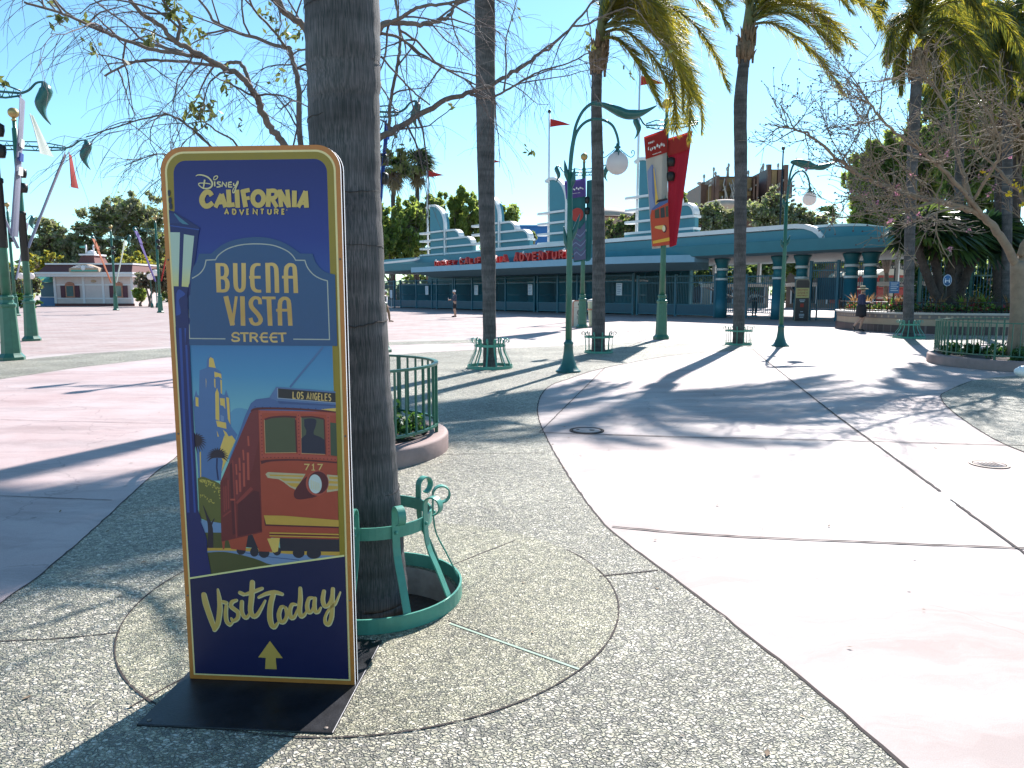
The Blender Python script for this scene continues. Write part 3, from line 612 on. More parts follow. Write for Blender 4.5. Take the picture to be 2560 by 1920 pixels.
# lettering laid on the print
let = MB(); LM = [CREAM, GOLD, hexm('#cdbd8c'), hexm('#c4a558'), hexm('#d0aa68')]
LB = dep()
def tl(pts, w, m, T, **k): line(pts, w, m, T, target=let, **k)
S1 = Z1
V_, H_ = 36, 22
tl([(483, 918), (493, 1140)], V_, 1, S1); tl([(468, 931), (530, 931), (548, 960), (549, 1000), (530, 1026), (488, 1029)], [20, 24, 34, 34, 24, 18], 1, S1, smooth=3); tl([(490, 1030), (535, 1032), (555, 1060), (556, 1100), (540, 1126), (478, 1129)], [18, 24, 34, 34, 24, 20], 1, S1, smooth=3)
tl([(615, 917), (620, 1070), (630, 1112), (652, 1126), (674, 1112), (681, 1070), (679, 915)], [34, 34, 30, 24, 30, 34, 34], 1, S1, smooth=3)
tl([(808, 926), (775, 926), (752, 945), (745, 985), (749, 1085), (765, 1118), (790, 1127), (815, 1126)], [18, 22, 32, 34, 34, 28, 22, 20], 1, S1, smooth=3); tl([(722, 1023), (810, 1021)], 20, 1, S1)
tl([(862, 912), (870, 1138)], V_, 1, S1); tl([(862, 924), (900, 922), (922, 940), (930, 980), (936, 1138)], [20, 24, 32, 34, 34], 1, S1, smooth=3)
tl([(1008, 1138), (1003, 970), (1020, 930), (1040, 924), (1060, 932), (1070, 965), (1080, 1138)], [34, 34, 28, 24, 28, 34, 34], 1, S1, smooth=3); tl([(973, 1018), (1078, 1018)], 20, 1, S1)
tl([(546, 1168), (600, 1388)], 38, 1, S1); tl([(626, 1168), (598, 1388)], 22, 1, S1)
tl([(672, 1167), (679, 1390)], V_, 1, S1)
tl([(808, 1226), (803, 1190), (780, 1177), (755, 1182), (737, 1212), (745, 1250), (790, 1300), (813, 1340), (803, 1368), (775, 1378), (748, 1366), (735, 1330)], [30, 28, 22, 26, 34, 34, 34, 34, 28, 22, 28, 30], 1, S1, smooth=3)
tl([(822, 1177), (925, 1177)], 20, 1, S1); tl([(874, 1177), (886, 1388)], V_, 1, S1)
tl([(962, 1386), (958, 1225), (975, 1186), (996, 1178), (1016, 1186), (1028, 1220), (1040, 1386)], [34, 34, 28, 24, 28, 34, 34], 1, S1, smooth=3); tl([(930, 1270), (1036, 1268)], 20, 1, S1)
tl([(648, 1462), (640, 1448), (615, 1445), (598, 1460), (606, 1474), (640, 1482), (650, 1496), (636, 1506), (605, 1506), (594, 1492)], 14, 1, S1, smooth=3)
tl([(657, 1447), (722, 1446)], 13, 1, S1); tl([(688, 1447), (692, 1512)], 17, 1, S1)
tl([(736, 1446), (738, 1512)], 17, 1, S1); tl([(730, 1447), (770, 1447), (786, 1460), (772, 1476), (738, 1478)], 13, 1, S1, smooth=3); tl([(764, 1478), (792, 1512)], 15, 1, S1)
for x in (812, 885):
    tl([(x + 55, 1446), (x + 22, 1446), (x + 8, 1462), (x + 9, 1494), (x + 24, 1508), (x + 58, 1507)], 14, 1, S1, smooth=3); tl([(x - 8, 1477), (x + 54, 1475)], 12, 1, S1)
tl([(942, 1446), (1010, 1444)], 13, 1, S1); tl([(975, 1446), (982, 1510)], 17, 1, S1)
# the park wordmark
C_ = 3
tl([(434, 410), (415, 385), (385, 388), (362, 425), (362, 460), (385, 488), (415, 484), (442, 462)], [36, 36, 36, 42, 42, 38, 36, 34], C_, S1, smooth=3)
tl([(462, 498), (508, 398)], 32, C_, S1); tl([(508, 396), (540, 496)], 36, C_, S1); tl([(475, 466), (530, 460)], 22, C_, S1)
tl([(560, 362), (568, 495)], 36, C_, S1); tl([(560, 480), (608, 474)], 32, C_, S1); tl([(624, 362), (632, 498)], 36, C_, S1)
tl([(668, 362), (692, 492)], 36, C_, S1); tl([(660, 376), (722, 362)], 30, C_, S1); tl([(680, 430), (722, 422)], 26, C_, S1)
tl(ell(787, 426, 42, 52, 22), 36, C_, S1, closed=True)
tl([(868, 352), (862, 488)], 36, C_, S1); tl([(866, 368), (912, 366), (926, 390), (912, 418), (868, 424)], 30, C_, S1, smooth=3); tl([(890, 424), (930, 490)], 32, C_, S1)
tl([(962, 488), (950, 356)], 32, C_, S1); tl([(948, 362), (1022, 486)], 34, C_, S1); tl([(1008, 356), (1022, 490)], 32, C_, S1)
tl([(1062, 362), (1062, 488)], 36, C_, S1); tl([(1092, 488), (1148, 366)], 32, C_, S1); tl([(1146, 364), (1156, 490)], 36, C_, S1); tl([(1105, 458), (1160, 456)], 22, C_, S1)
W_ = 2
tl([(312, 264), (330, 255), (370, 258), (410, 276), (436, 310), (432, 340), (405, 356), (368, 354), (340, 336), (334, 322), (352, 316), (400, 318), (425, 324)], [5, 8, 10, 11, 13, 13, 11, 9, 8, 8, 7, 7, 5], W_, S1, smooth=4)
tl([(380, 290), (374, 330), (368, 360)], [12, 11, 9], W_, S1, smooth=2); tl([(455, 302), (456, 340)], 11, W_, S1); tl([(446, 290), (452, 268), (472, 260), (478, 272), (462, 288), (446, 290)], 7, W_, S1, smooth=3)
tl([(502, 308), (482, 306), (476, 316), (496, 328), (498, 340), (470, 345)], 9, W_, S1, smooth=3); tl([(510, 342), (516, 308), (542, 340), (546, 306)], 9, W_, S1)
tl([(586, 306), (564, 308), (560, 326), (562, 342), (590, 342)], 9, W_, S1, smooth=2); tl([(556, 326), (584, 324)], 8, W_, S1)
tl([(600, 312), (600, 328), (614, 330), (630, 300), (632, 312), (618, 345), (604, 382), (592, 380), (600, 352), (625, 330)], [9, 9, 8, 9, 10, 10, 9, 7, 6, 4], W_, S1, smooth=4)
for i, (c, x0, x1) in enumerate(zip("ADVENTURE", (528, 588, 640, 697, 745, 800, 855, 908, 964), (568, 624, 684, 722, 785, 836, 892, 945, 993))):
    for pl in FONT[c]: tl([(x0 + 6 + a * (x1 - x0 - 12), 548 - b * 36 - i * .9) for a, b in pl], 11, C_, S1)
tl(ell(1005, 510, 4, 4, 8), 2, C_, S1, closed=True)
for c, x0, x1 in zip("LOSANGELES", (1062, 1094, 1122, 1168, 1198, 1228, 1256, 1282, 1308, 1336), (1088, 1118, 1146, 1192, 1222, 1250, 1278, 1304, 1332, 1358)):
    o_ = (x0 - 1062) * .062
    for pl in FONT[c]: tl([(x0 + 3 + a * (x1 - x0 - 6), 524 + o_ - b * 50) for a, b in pl], 8, 4, Z2)
for c, x0 in (('7', 1150), ('1', 1203), ('7', 1252)):
    for pl in FONT[c]: tl([(x0 + 5 + a * 36, 1070 - b * 44) for a, b in pl], 9, 4, Z2)
    if c == '1': tl([(x0 + 8, 1070), (x0 + 36, 1070)], 6, 4, Z2)
script = [([(498, 528), (512, 590), (545, 690), (578, 780)], [36, 44, 40, 30]), ([(578, 785), (602, 740), (616, 640), (612, 560), (600, 488)], [30, 36, 38, 30, 10]),
          ([(664, 612), (660, 660), (666, 720), (690, 748), (712, 728)], [24, 28, 28, 24, 12]), ([(640, 580), (664, 588)], 24),
          ([(738, 568), (706, 582), (698, 612), (722, 634), (750, 658), (748, 700), (716, 722), (700, 700)], [18, 26, 28, 28, 28, 28, 22, 10]),
          ([(778, 580), (778, 650), (796, 690), (818, 694), (838, 660)], [26, 28, 26, 22, 12]), ([(764, 512), (790, 524)], 24),
          ([(854, 436), (850, 540), (842, 640), (862, 684), (892, 676), (925, 620), (950, 570)], [34, 38, 36, 32, 26, 20, 10]), ([(806, 524), (860, 506), (926, 480)], [18, 26, 20]),
          ([(902, 546), (955, 520), (1020, 508), (1075, 522)], [14, 24, 30, 20]), ([(1008, 528), (990, 600), (986, 690), (1000, 750), (1022, 764), (1048, 730)], [34, 38, 40, 36, 28, 12]),
          ([(1096, 618), (1070, 618), (1052, 670), (1062, 720), (1090, 726), (1112, 680), (1104, 630), (1096, 618)], [14, 24, 30, 30, 26, 26, 22, 14]),
          ([(1176, 598), (1148, 600), (1132, 650), (1142, 694), (1166, 692), (1190, 640)], [16, 24, 30, 28, 22, 16]), ([(1208, 478), (1210, 560), (1204, 640), (1216, 684), (1240, 676), (1262, 640)], [22, 32, 34, 28, 20, 10]),
          ([(1300, 548), (1274, 554), (1260, 605), (1270, 650), (1294, 650), (1314, 600)], [16, 22, 28, 28, 20, 14]), ([(1318, 552), (1314, 600), (1322, 650), (1345, 650), (1362, 620)], [22, 28, 26, 20, 10]),
          ([(1384, 500), (1376, 560), (1388, 606), (1414, 606), (1440, 560), (1450, 490)], [24, 30, 28, 22, 24, 24]), ([(1450, 482), (1446, 580), (1444, 680), (1424, 740), (1400, 735), (1394, 695), (1420, 640), (1470, 590), (1505, 506)], [24, 30, 32, 30, 24, 18, 16, 18, 6])]
for pts, w in script: tl([(a + 3, b + 4) for a, b in pts], [x + 9 for x in (w if isinstance(w, list) else [w] * len(pts))], 2, Z3, smooth=3 if len(pts) > 2 else 0, cap=True)
for pts, w in script: tl(pts, w, 1, Z3, smooth=3 if len(pts) > 2 else 0, cap=True)
a_ = [(990, 870), (1086, 998), (1034, 996), (1042, 1080), (956, 1077), (960, 996), (904, 992)]
q = [Z3(*p) for p in a_]; d_ = dep(); let.add([(x, d_, z) for x, z in q[::-1]], [tuple(range(7))], 1)
let.build("lettering", LM, sign)

# ------------------------------------------------------------------ palms with iron guards
def trunk_mat():
    m = bpy.data.materials.new("palm_bark"); m.use_nodes = True; MATS["palm_bark"] = m
    nt = m.node_tree; N = nt.nodes; L = nt.links; b = N["Principled BSDF"]; b.inputs["Roughness"].default_value = .85
    tc = N.new("ShaderNodeTexCoord"); mp = N.new("ShaderNodeMapping"); mp.inputs["Scale"].default_value = (210, 210, 8.0); L.new(tc.outputs["Object"], mp.inputs[0])
    n1 = N.new("ShaderNodeTexNoise"); n1.inputs["Scale"].default_value = 1; n1.inputs["Detail"].default_value = 5; L.new(mp.outputs[0], n1.inputs["Vector"])
    n2 = N.new("ShaderNodeTexNoise"); n2.inputs["Scale"].default_value = 3.2; n2.inputs["Detail"].default_value = 4; L.new(tc.outputs["Object"], n2.inputs["Vector"])
    cr = N.new("ShaderNodeValToRGB"); e = cr.color_ramp.elements; e[0].position = .36; e[0].color = (.045, .053, .052, 1); e[1].position = .66; e[1].color = (.150, .132, .135, 1); L.new(n1.outputs["Fac"], cr.inputs[0])
    r2 = N.new("ShaderNodeMapRange"); r2.inputs[1].default_value = .3; r2.inputs[2].default_value = .7; r2.inputs[3].default_value = .62; r2.inputs[4].default_value = 1.2; L.new(n2.outputs["Fac"], r2.inputs[0])
    mu = N.new("ShaderNodeMixRGB"); mu.blend_type = 'MULTIPLY'; mu.inputs[0].default_value = 1; L.new(cr.outputs[0], mu.inputs[1]); L.new(r2.outputs[0], mu.inputs[2])
    m3 = N.new("ShaderNodeMapping"); m3.inputs["Scale"].default_value = (1.2, 1.2, 9); L.new(tc.outputs["Object"], m3.inputs[0])
    n3 = N.new("ShaderNodeTexNoise"); n3.inputs["Scale"].default_value = 1; n3.inputs["Detail"].default_value = 3; L.new(m3.outputs[0], n3.inputs["Vector"])
    r3 = N.new("ShaderNodeMapRange"); r3.inputs[1].default_value = .34; r3.inputs[2].default_value = .6; r3.inputs[3].default_value = .62; r3.inputs[4].default_value = 1.08; L.new(n3.outputs["Fac"], r3.inputs[0])
    mu3 = N.new("ShaderNodeMixRGB"); mu3.blend_type = 'MULTIPLY'; mu3.inputs[0].default_value = 1; L.new(mu.outputs[0], mu3.inputs[1]); L.new(r3.outputs[0], mu3.inputs[2])
    L.new(mu3.outputs[0], b.inputs["Base Color"])
    bp = N.new("ShaderNodeBump"); bp.inputs["Strength"].default_value = .8; bp.inputs["Distance"].default_value = .006; L.new(n1.outputs["Fac"], bp.inputs["Height"]); L.new(bp.outputs[0], b.inputs["Normal"])
trunk_mat()
mat("leaf_scar", (.045, .036, .032), .95, var=.3, scale=30)
mat("dead_fibre", (.20, .14, .09), .9, var=.4, scale=14, bump=.02, bscale=30)
mat("palm_stalk", (.14, .15, .06), .6, var=.3, scale=5)
mat("palm_frond", (.15, .15, .028), .45, var=.35, scale=2.5, trans=.58, tcol=(.50, .42, .04))
mat("palm_frond_dark", (.035, .06, .02), .45, var=.35, scale=2.5, trans=.34, tcol=(.30, .33, .04))

def palm_trunk(name_root, path, radii, collar=None, rings=14, ringseed=1):
    """path: world points bottom to top"""
    rr = random.Random(ringseed)
    pts = smooth_path(path, 8); n = len(pts)
    pts = smooth_path(path, 14); n = len(pts); rad = lerp_list(radii, n)
    # the stem swells and pinches a little between old leaf rings and is never quite round
    rad = [r * (1 + .006 * math.sin(i * .55 + ringseed) + rr.gauss(0, .002)) for i, r in enumerate(rad)]
    m = MB(); m.tube([q + Vector((rr.gauss(0, .002), rr.gauss(0, .002), 0)) if 0 < i < n - 1 else q for i, q in enumerate(pts)], rad, 26, 0, caps=True)
    if rings:
        # horizontal leaf scars: narrow dark lips that stand just proud of the trunk, broken and slightly tilted
        for k in range(rings):
            f = (k + .35 + rr.uniform(-.25, .25)) / rings
            x = f * (n - 1); i = min(int(x), n - 2); t = x - i
            c = pts[i].lerp(pts[i + 1], t); r = rad[i] * (1 - t) + rad[i + 1] * t
            tx, ty = rr.uniform(-.12, .12), rr.uniform(-.12, .12)
            a0 = rr.uniform(0, 6.3); span = rr.uniform(1.2, 4.6); th = rr.uniform(.001, .003)
            arc = [Vector((c.x + (r + .0015) * math.cos(a0 + span * q / 26), c.y + (r + .0015) * math.sin(a0 + span * q / 26), c.z + r * (tx * math.cos(a0 + span * q / 26) + ty * math.sin(a0 + span * q / 26)) + rr.gauss(0, .0035))) for q in range(27)]
            m.tube(arc, [.001, th, th * rr.uniform(.5, 1), th, .001], 5, 1)
    o = m.build("trunk", [MATS["palm_bark"], MATS["leaf_scar"]], name_root)
    return pts
def frond(V, F, base, d0, length, wind, droop, width, nst=46, lw=.028, rs=None, up0=.0):
    """feather leaf: rachis from base along d0, bending with gravity and wind; hanging leaflets on both sides"""
    rr = rs or random
    p = Vector(base); d = Vector(d0).normalized(); step = length / nst
    pts = []
    for i in range(nst + 1):
        pts.append((p.copy(), d.copy()))
        t = i / nst
        d = (d + Vector((wind[0], wind[1], -droop)) * step * (.35 + 1.1 * t)).normalized(); p = p + d * step
    def quad(a, b, c, e): 
        o = len(V); V.extend([tuple(a), tuple(b), tuple(c), tuple(e)]); F.append((o, o + 1, o + 2, o + 3))
    for i in range(3, nst + 1):
        p, d = pts[i]; t = i / nst
        side = d.cross(Vector((0, 0, 1)))
        if side.length < 1e-3: side = Vector((1, 0, 0))
        side.normalize()
        L = width * (math.sin(math.pi * min(1, .12 + .86 * t)) ** .6) * rr.uniform(.8, 1.15)
        for sgn in (1, -1):
            for rep in range(2):
                q = p + d * rr.uniform(-.5, .5) * step
                dd = (side * sgn * rr.uniform(.45, 1.0) + d * rr.uniform(.45, .9) + Vector((rr.gauss(0, .14), rr.gauss(0, .14), rr.uniform(-.1, .35)))).normalized()
                w = lw * rr.uniform(.7, 1.2)
                prev = q; seg = L / 3; 
                wv = dd.cross(Vector((rr.gauss(0, .5), rr.gauss(0, .5), 1))).normalized() * w * .5
                for k in range(3):
                    nd = (dd + Vector((wind[0] * .42, wind[1] * .42, -.36 - .22 * droop))).normalized()
                    nxt = prev + dd * seg
                    w0, w1 = (1, 1, .62)[k], (1, .62, .08)[k]
                    quad(prev - wv * w0, prev + wv * w0, nxt + wv * w1, nxt - wv * w1)
                    prev = nxt; dd = nd
    return [a for a, b in pts]
def frond_on(V, F, path, width, wind, rr, nst=112, lw=.026, hang=.55):
    pts = smooth_path(path, 12); n = len(pts)
    acc = [0.0]
    for i in range(1, n): acc.append(acc[-1] + (pts[i] - pts[i - 1]).length)
    for q in range(nst):
        t = .07 + .93 * q / (nst - 1); s_ = t * acc[-1]; i = min(max(1, int(np.searchsorted(acc, s_))), n - 1)
        f = (s_ - acc[i - 1]) / max(1e-6, acc[i] - acc[i - 1]); p = pts[i - 1].lerp(pts[i], f); d = (pts[i] - pts[i - 1]).normalized()
        side = d.cross(Vector((0, 0, 1))); side = side.normalized() if side.length > 1e-3 else Vector((0, 1, 0))
        L = width * (math.sin(math.pi * min(1, .14 + .83 * t)) ** .55)
        for sgn in (1, -1):
            for rep in range(2):
                dd = (side * sgn * rr.uniform(.25, .8) + d * rr.uniform(.5, 1.0) + Vector((rr.gauss(0, .16), rr.gauss(0, .16), rr.uniform(-.25, .3)))).normalized()
                Lq = L * rr.uniform(.7, 1.15); w = lw * rr.uniform(.7, 1.25); prev = p + d * rr.uniform(-.03, .03); seg = Lq / 3
                wv = dd.cross(Vector((rr.gauss(0, .6), rr.gauss(0, .6), 1))).normalized() * w * .5
                for k in range(3):
                    nd = (dd + Vector((wind * .5, 0, -hang * rr.uniform(.6, 1.2)))).normalized(); nxt = prev + dd * seg
                    w0, w1 = (1, 1, .62)[k], (1, .62, .08)[k]; o = len(V)
                    V.extend([tuple(prev - wv * w0), tuple(prev + wv * w0), tuple(nxt + wv * w1), tuple(nxt - wv * w1)]); F.append((o, o + 1, o + 2, o + 3)); prev = nxt; dd = nd
    return pts
def blown_crown(rt, paths, Y, mats, seed, width=.62, wind=.5, lw=.028, hang=.5):
    """paths: rachis control points (photo x, photo y, metres nearer or farther than the trunk)"""
    rr = random.Random(seed); V, F = [], []; st = MB(); mi = []
    full = []
    for pth in paths:          # each frond has a close companion at a slightly different angle
        full.append(pth)
        if rr.random() < .4: continue
        a = rr.uniform(-.2, .2); b = rr.uniform(-.2, .2); q0 = pth[0]
        full.append([(x + (y - q0[1]) * a, y + (x - q0[0]) * b + 8 * i * rr.uniform(-1, 1), dy + rr.uniform(-.25, .25) * i) for i, (x, y, dy) in enumerate(pth)])
    for k, pth in enumerate(full):
        pts = frond_on(V, F, [P(x, y, Y + dy) for x, y, dy in pth], width * rr.uniform(.9, 1.1), wind, rr, lw=lw, hang=hang)
        st.tube(pts[::4] + [pts[-1]], [.045, .03, .016, .006], 5, 0)
        while len(mi) < len(F): mi.append(rr.choices(range(len(mats)), k=1)[0]); mi.extend([mi[-1]] * 2)
    st.build("stalks", MATS["palm_stalk"], rt); mesh_np("crown", np.array(V), np.array(F), [MATS[q] for q in mats], mi=np.array(mi[:len(F)]), parent=rt)
def palm_crown(rt, base, specs, mats=("palm_frond",), wind=(.9, 0), seed=3, lw=.03):
    rr = random.Random(seed)
    V, F = [], []; st = MB()
    for (d0, length, droop, width, wk) in specs:
        pts = frond(V, F, base, d0, length, (wind[0] * wk, wind[1] * wk), droop, width, rs=rr, lw=lw)
        st.tube(pts[::3], [.045, .03, .016, .006], 5, 0)
    st.build("stalks", MATS["palm_stalk"], rt)
    mesh_np("crown", np.array(V), np.array(F), [MATS[q] for q in mats], mi=np.array([rr.randrange(len(mats)) for _ in range(len(F) // 3)]).repeat(3) if len(mats) > 1 else None, parent=rt)
def collar(rt, p0, p1, r0, r1, seed):
    rr = random.Random(seed); m = MB(); p0, p1 = Vector(p0), Vector(p1)
    pts = [p0.lerp(p1, k / 6) for k in range(7)]
    m.tube(pts, [r0 * .75, r0 * 1.1, r0 * 1.25, r0 * 1.2, r1, r1 * .9, r1 * .8], 12)
    for k in range(46):
        a = rr.uniform(0, 6.28); t = rr.uniform(0, .9); c = p0.lerp(p1, t); r = r0 * rr.uniform(1.0, 1.25)
        e = Vector((math.cos(a), math.sin(a), 0)); q = c + e * r
        m.tube([q - Vector((0, 0, .12)), q + Vector((0, 0, .1)), q + e * rr.uniform(.02, .1) + Vector((0, 0, rr.uniform(.15, .3)))], [.03, .04, .008], 4)
    m.build("leaf_base_collar", MATS["dead_fibre"], rt)

CROWN_GENERIC = lambda rr, n, ln: [((math.cos(a) * .8 + .45, math.sin(a) * .8, rr.uniform(.35, 1.1)), rr.uniform(ln * .8, ln * 1.1), rr.uniform(.35, .6), .62, rr.uniform(.3, .7)) for a in np.linspace(0, 6.28, n, endpoint=False)]
# nearest palm, trunk runs out of the top of the picture
b1 = Vector((PIT[0], 3.50, -.14))
t = root("palm_tree", (b1.x, b1.y, 0), "thick grey palm trunk right behind the tall poster sign", "palm tree")
pth = [b1] + [P(x, y, 3.50) for x, y in ((934, 1440), (916, 1200), (893, 900), (873, 600), (861, 300), (854, 0))]
top = pth[-1]; pth += [top + Vector((-.05, .05, 1.2)), top + Vector((-.08, .1, 4.2))]
palm_trunk(t, pth, [.170, .165, .158, .153, .155, .160, .165, .172, .17, .15], rings=15, ringseed=2)
palm_crown(t, pth[-1], CROWN_GENERIC(random.Random(5), 13, 3.4), ("palm_frond", "palm_frond_dark"), seed=8)
# second palm, trunk out of the top
Y2 = 14.64
t = root("palm_tree", (-.445, Y2, 0), "tall palm trunk in the bell guard left of the curled lamp post", "palm tree")
pth = [Vector((-.44, Y2, -.05))] + [P(x, y, Y2) for x, y in ((1224, 860), (1222, 700), (1217, 520), (1214, 330), (1213, 140), (1212, 0))]
top = pth[-1]; pth += [top + Vector((0, 0, 1.0))]
palm_trunk(t, pth, [.150, .135, .13, .155, .170, .185, .195, .195, .16], rings=22, ringseed=4)
rr = random.Random(19); pths = []
for k in range(17):      # crown above the picture, blown to the right like its neighbours
    a = rr.uniform(-1.9, 1.9); ln = rr.uniform(260, 400); up_ = rr.uniform(-210, -60); dr = rr.uniform(-40, 70)
    pths.append([(1212, -128, 0), (1212 + math.cos(a) * ln * .3 + 30, -128 + up_ * .7, math.sin(a) * .9), (1212 + math.cos(a) * ln * .65 + 80, -128 + up_ * .8, math.sin(a) * 1.9), (1212 + math.cos(a) * ln * .9 + 130, -128 + min(dr, 60), math.sin(a) * 2.7)])
blown_crown(t, pths, Y2, ("palm_frond", "palm_frond_dark"), 18, .72, .5, .022, .2)
# third palm, crown blown to the right
Y3 = 18.42
t = root("palm_tree", (2.19, Y3, 0), "slim palm with fronds blown over the red banners", "palm tree")
pth = [Vector((2.19, Y3, -.05))] + [P(x, y, Y3) for x, y in ((1496, 820), (1497, 640), (1494, 420), (1491, 260), (1493, 175))]
palm_trunk(t, pth, [.178, .165, .158, .150, .13, .125], rings=26, ringseed=6)
c0, c1 = P(1494, 178, Y3), P(1500, 95, Y3); collar(t, c0, c1, .165, .12, 3)
cb = P(1502, 75, Y3); m = MB(); m.tube([c1 - Vector((0, 0, .1)), cb, cb + Vector((.05, 0, .7))], [.13, .11, .07], 12); m.build("crown_shaft", MATS["palm_stalk"], t)
blown_crown(t, [
 [(1503, 80, 0), (1570, 30, -.3), (1660, 90, -.5), (1720, 220, -.6), (1722, 350, -.6)], [(1503, 85, 0), (1560, 75, .3), (1630, 140, .4), (1685, 240, .5), (1690, 330, .5)],
 [(1505, 65, 0), (1590, -5, .2), (1700, 30, .3), (1780, 120, .3), (1822, 222, .3)], [(1505, 60, 0), (1590, -55, -.4), (1700, -60, -.6), (1780, -10, -.7), (1825, 70, -.7)],
 [(1503, 95, 0), (1545, 100, -.5), (1600, 160, -.9), (1650, 260, -1.1)], [(1505, 50, 0), (1550, -80, .6), (1640, -150, 1.0), (1740, -120, 1.3)], [(1505, 55, 0), (1570, -20, .9), (1650, 20, 1.6), (1720, 110, 2.0)],
 [(1503, 60, 0), (1560, -30, -.9), (1620, 0, -1.6), (1680, 90, -2.0)], [(1503, 60, 0), (1570, 0, -.2), (1650, 50, -.3), (1700, 160, -.3), (1708, 280, -.3)], [(1503, 60, 0), (1560, 20, .6), (1640, 70, .9), (1700, 180, 1.0)],
 [(1505, 55, 0), (1600, -40, .5), (1720, -20, .8), (1790, 60, .9)], [(1505, 70, 0), (1600, 60, -.8), (1690, 150, -1.2), (1740, 250, -1.4)], [(1500, 50, 0), (1530, -110, .9), (1560, -170, 1.6), (1620, -190, 2.2)], [(1504, 70, 0), (1590, 40, .1), (1690, 120, .1), (1750, 250, .1), (1755, 330, .1)]],
 Y3, ("palm_frond", "palm_frond", "palm_frond", "palm_frond_dark"), 31, .78, .55, .017, .22)
# fourth palm
Y4 = 21.3
t = root("palm_tree", (6.63, Y4, 0), "bulging palm trunk in cage guard casting its shadow on the path", "palm tree")
pth = [Vector((6.63, Y4, -.05))] + [P(x, y, Y4) for x, y in ((1847, 800), (1850, 620), (1852, 420), (1851, 260), (1860, 150))]
palm_trunk(t, pth, [.17, .165, .168, .178, .182, .14], rings=24, ringseed=8)
c0, c1 = P(1861, 152, Y4), P(1868, 70, Y4); collar(t, c0, c1, .20, .15, 5)
cb = P(1871, 42, Y4); m = MB(); m.tube([c1 - Vector((0, 0, .1)), cb, cb + Vector((.05, 0, .8))], [.15, .12, .08], 12); m.build("crown_shaft", MATS["palm_stalk"], t)
blown_crown(t, [
 [(1875, 45, 0), (1960, -25, -.2), (2070, -30, -.3), (2160, 10, -.3), (2216, 72, -.3)], [(1878, 62, 0), (1930, 58, .2), (2000, 100, .3), (2065, 165, .3), (2108, 235, .3)],
 [(1878, 50, 0), (1960, 10, .6), (2060, 40, 1.0), (2140, 120, 1.2)], [(1875, 40, 0), (1940, -70, .3), (2060, -120, .5), (2180, -90, .6)], [(1878, 55, 0), (1950, 30, -.7), (2030, 60, -1.1), (2100, 130, -1.3)],
 [(1874, 40, 0), (1920, -110, -.8), (2000, -180, -1.4), (2110, -190, -1.9)], [(1872, 40, 0), (1900, -120, .9), (1950, -200, 1.6), (2040, -230, 2.2)], [(1880, 50, 0), (1950, 0, .8), (2040, 30, 1.3), (2100, 110, 1.6)],
 [(1870, 40, 0), (1860, -110, -.4), (1890, -190, -.8), (1960, -230, -1.0)], [(1876, 45, 0), (1970, -50, 1.2), (2080, -60, 2.0), (2160, 10, 2.5)], [(1876, 45, 0), (1970, -40, -1.2), (2060, -40, -2.0), (2130, 30, -2.5)]],
 Y4, ("palm_frond", "palm_frond", "palm_frond", "palm_frond_dark"), 41, .80, .5, .0185, .24)
# fifth palm, among the right-hand trees
Y5 = 24.57
t = root("palm_tree", (13.39, Y5, 0), "slender palm in bell guard before the tiled flower bed wall", "palm tree")
pth = [Vector((13.39, Y5, -.05))] + [P(x, y, Y5) for x, y in ((2271, 790), (2273, 640), (2279, 450), (2286, 300), (2292, 195))]
palm_trunk(t, pth, [.19, .165, .160, .165, .175, .165], rings=24, ringseed=12)
c0, c1 = P(2292, 197, Y5), P(2297, 120, Y5); collar(t, c0, c1, .2, .15, 7)
cb = P(2300, 85, Y5)
blown_crown(t, [
 [(2302, 80, 0), (2360, 10, 0), (2450, 10, 0), (2530, 80, 0), (2570, 180, 0)], [(2302, 85, 0), (2360, 50, .4), (2430, 100, .6), (2480, 190, .8), (2490, 290, .8)], [(2302, 90, 0), (2345, 80, -.4), (2395, 130, -.6), (2425, 220, -.8), (2425, 310, -.8)],
 [(2300, 95, 0), (2325, 100, .3), (2345, 160, .5), (2350, 270, .5)], [(2298, 90, 0), (2275, 70, .2), (2258, 120, .3), (2252, 230, .3)], [(2298, 90, 0), (2270, 40, -.3), (2235, 60, -.5), (2222, 140, -.5)],
 [(2302, 70, 0), (2350, -60, .3), (2440, -100, .5), (2540, -50, .6)], [(2300, 70, 0), (2310, -80, .6), (2350, -150, 1), (2440, -170, 1.4)], [(2300, 70, 0), (2330, -40, -.9), (2400, -40, -1.6), (2470, 40, -2)], [(2300, 75, 0), (2340, 10, 1.2), (2400, 40, 2.0), (2440, 130, 2.4)], [(2300, 70, 0), (2280, -60, -.3), (2250, -80, -.5), (2215, -30, -.7), (2205, 40, -.8)]],
 Y5, ("palm_frond", "palm_frond_dark", "palm_frond_dark"), 51, .8, .25, .028, .5)

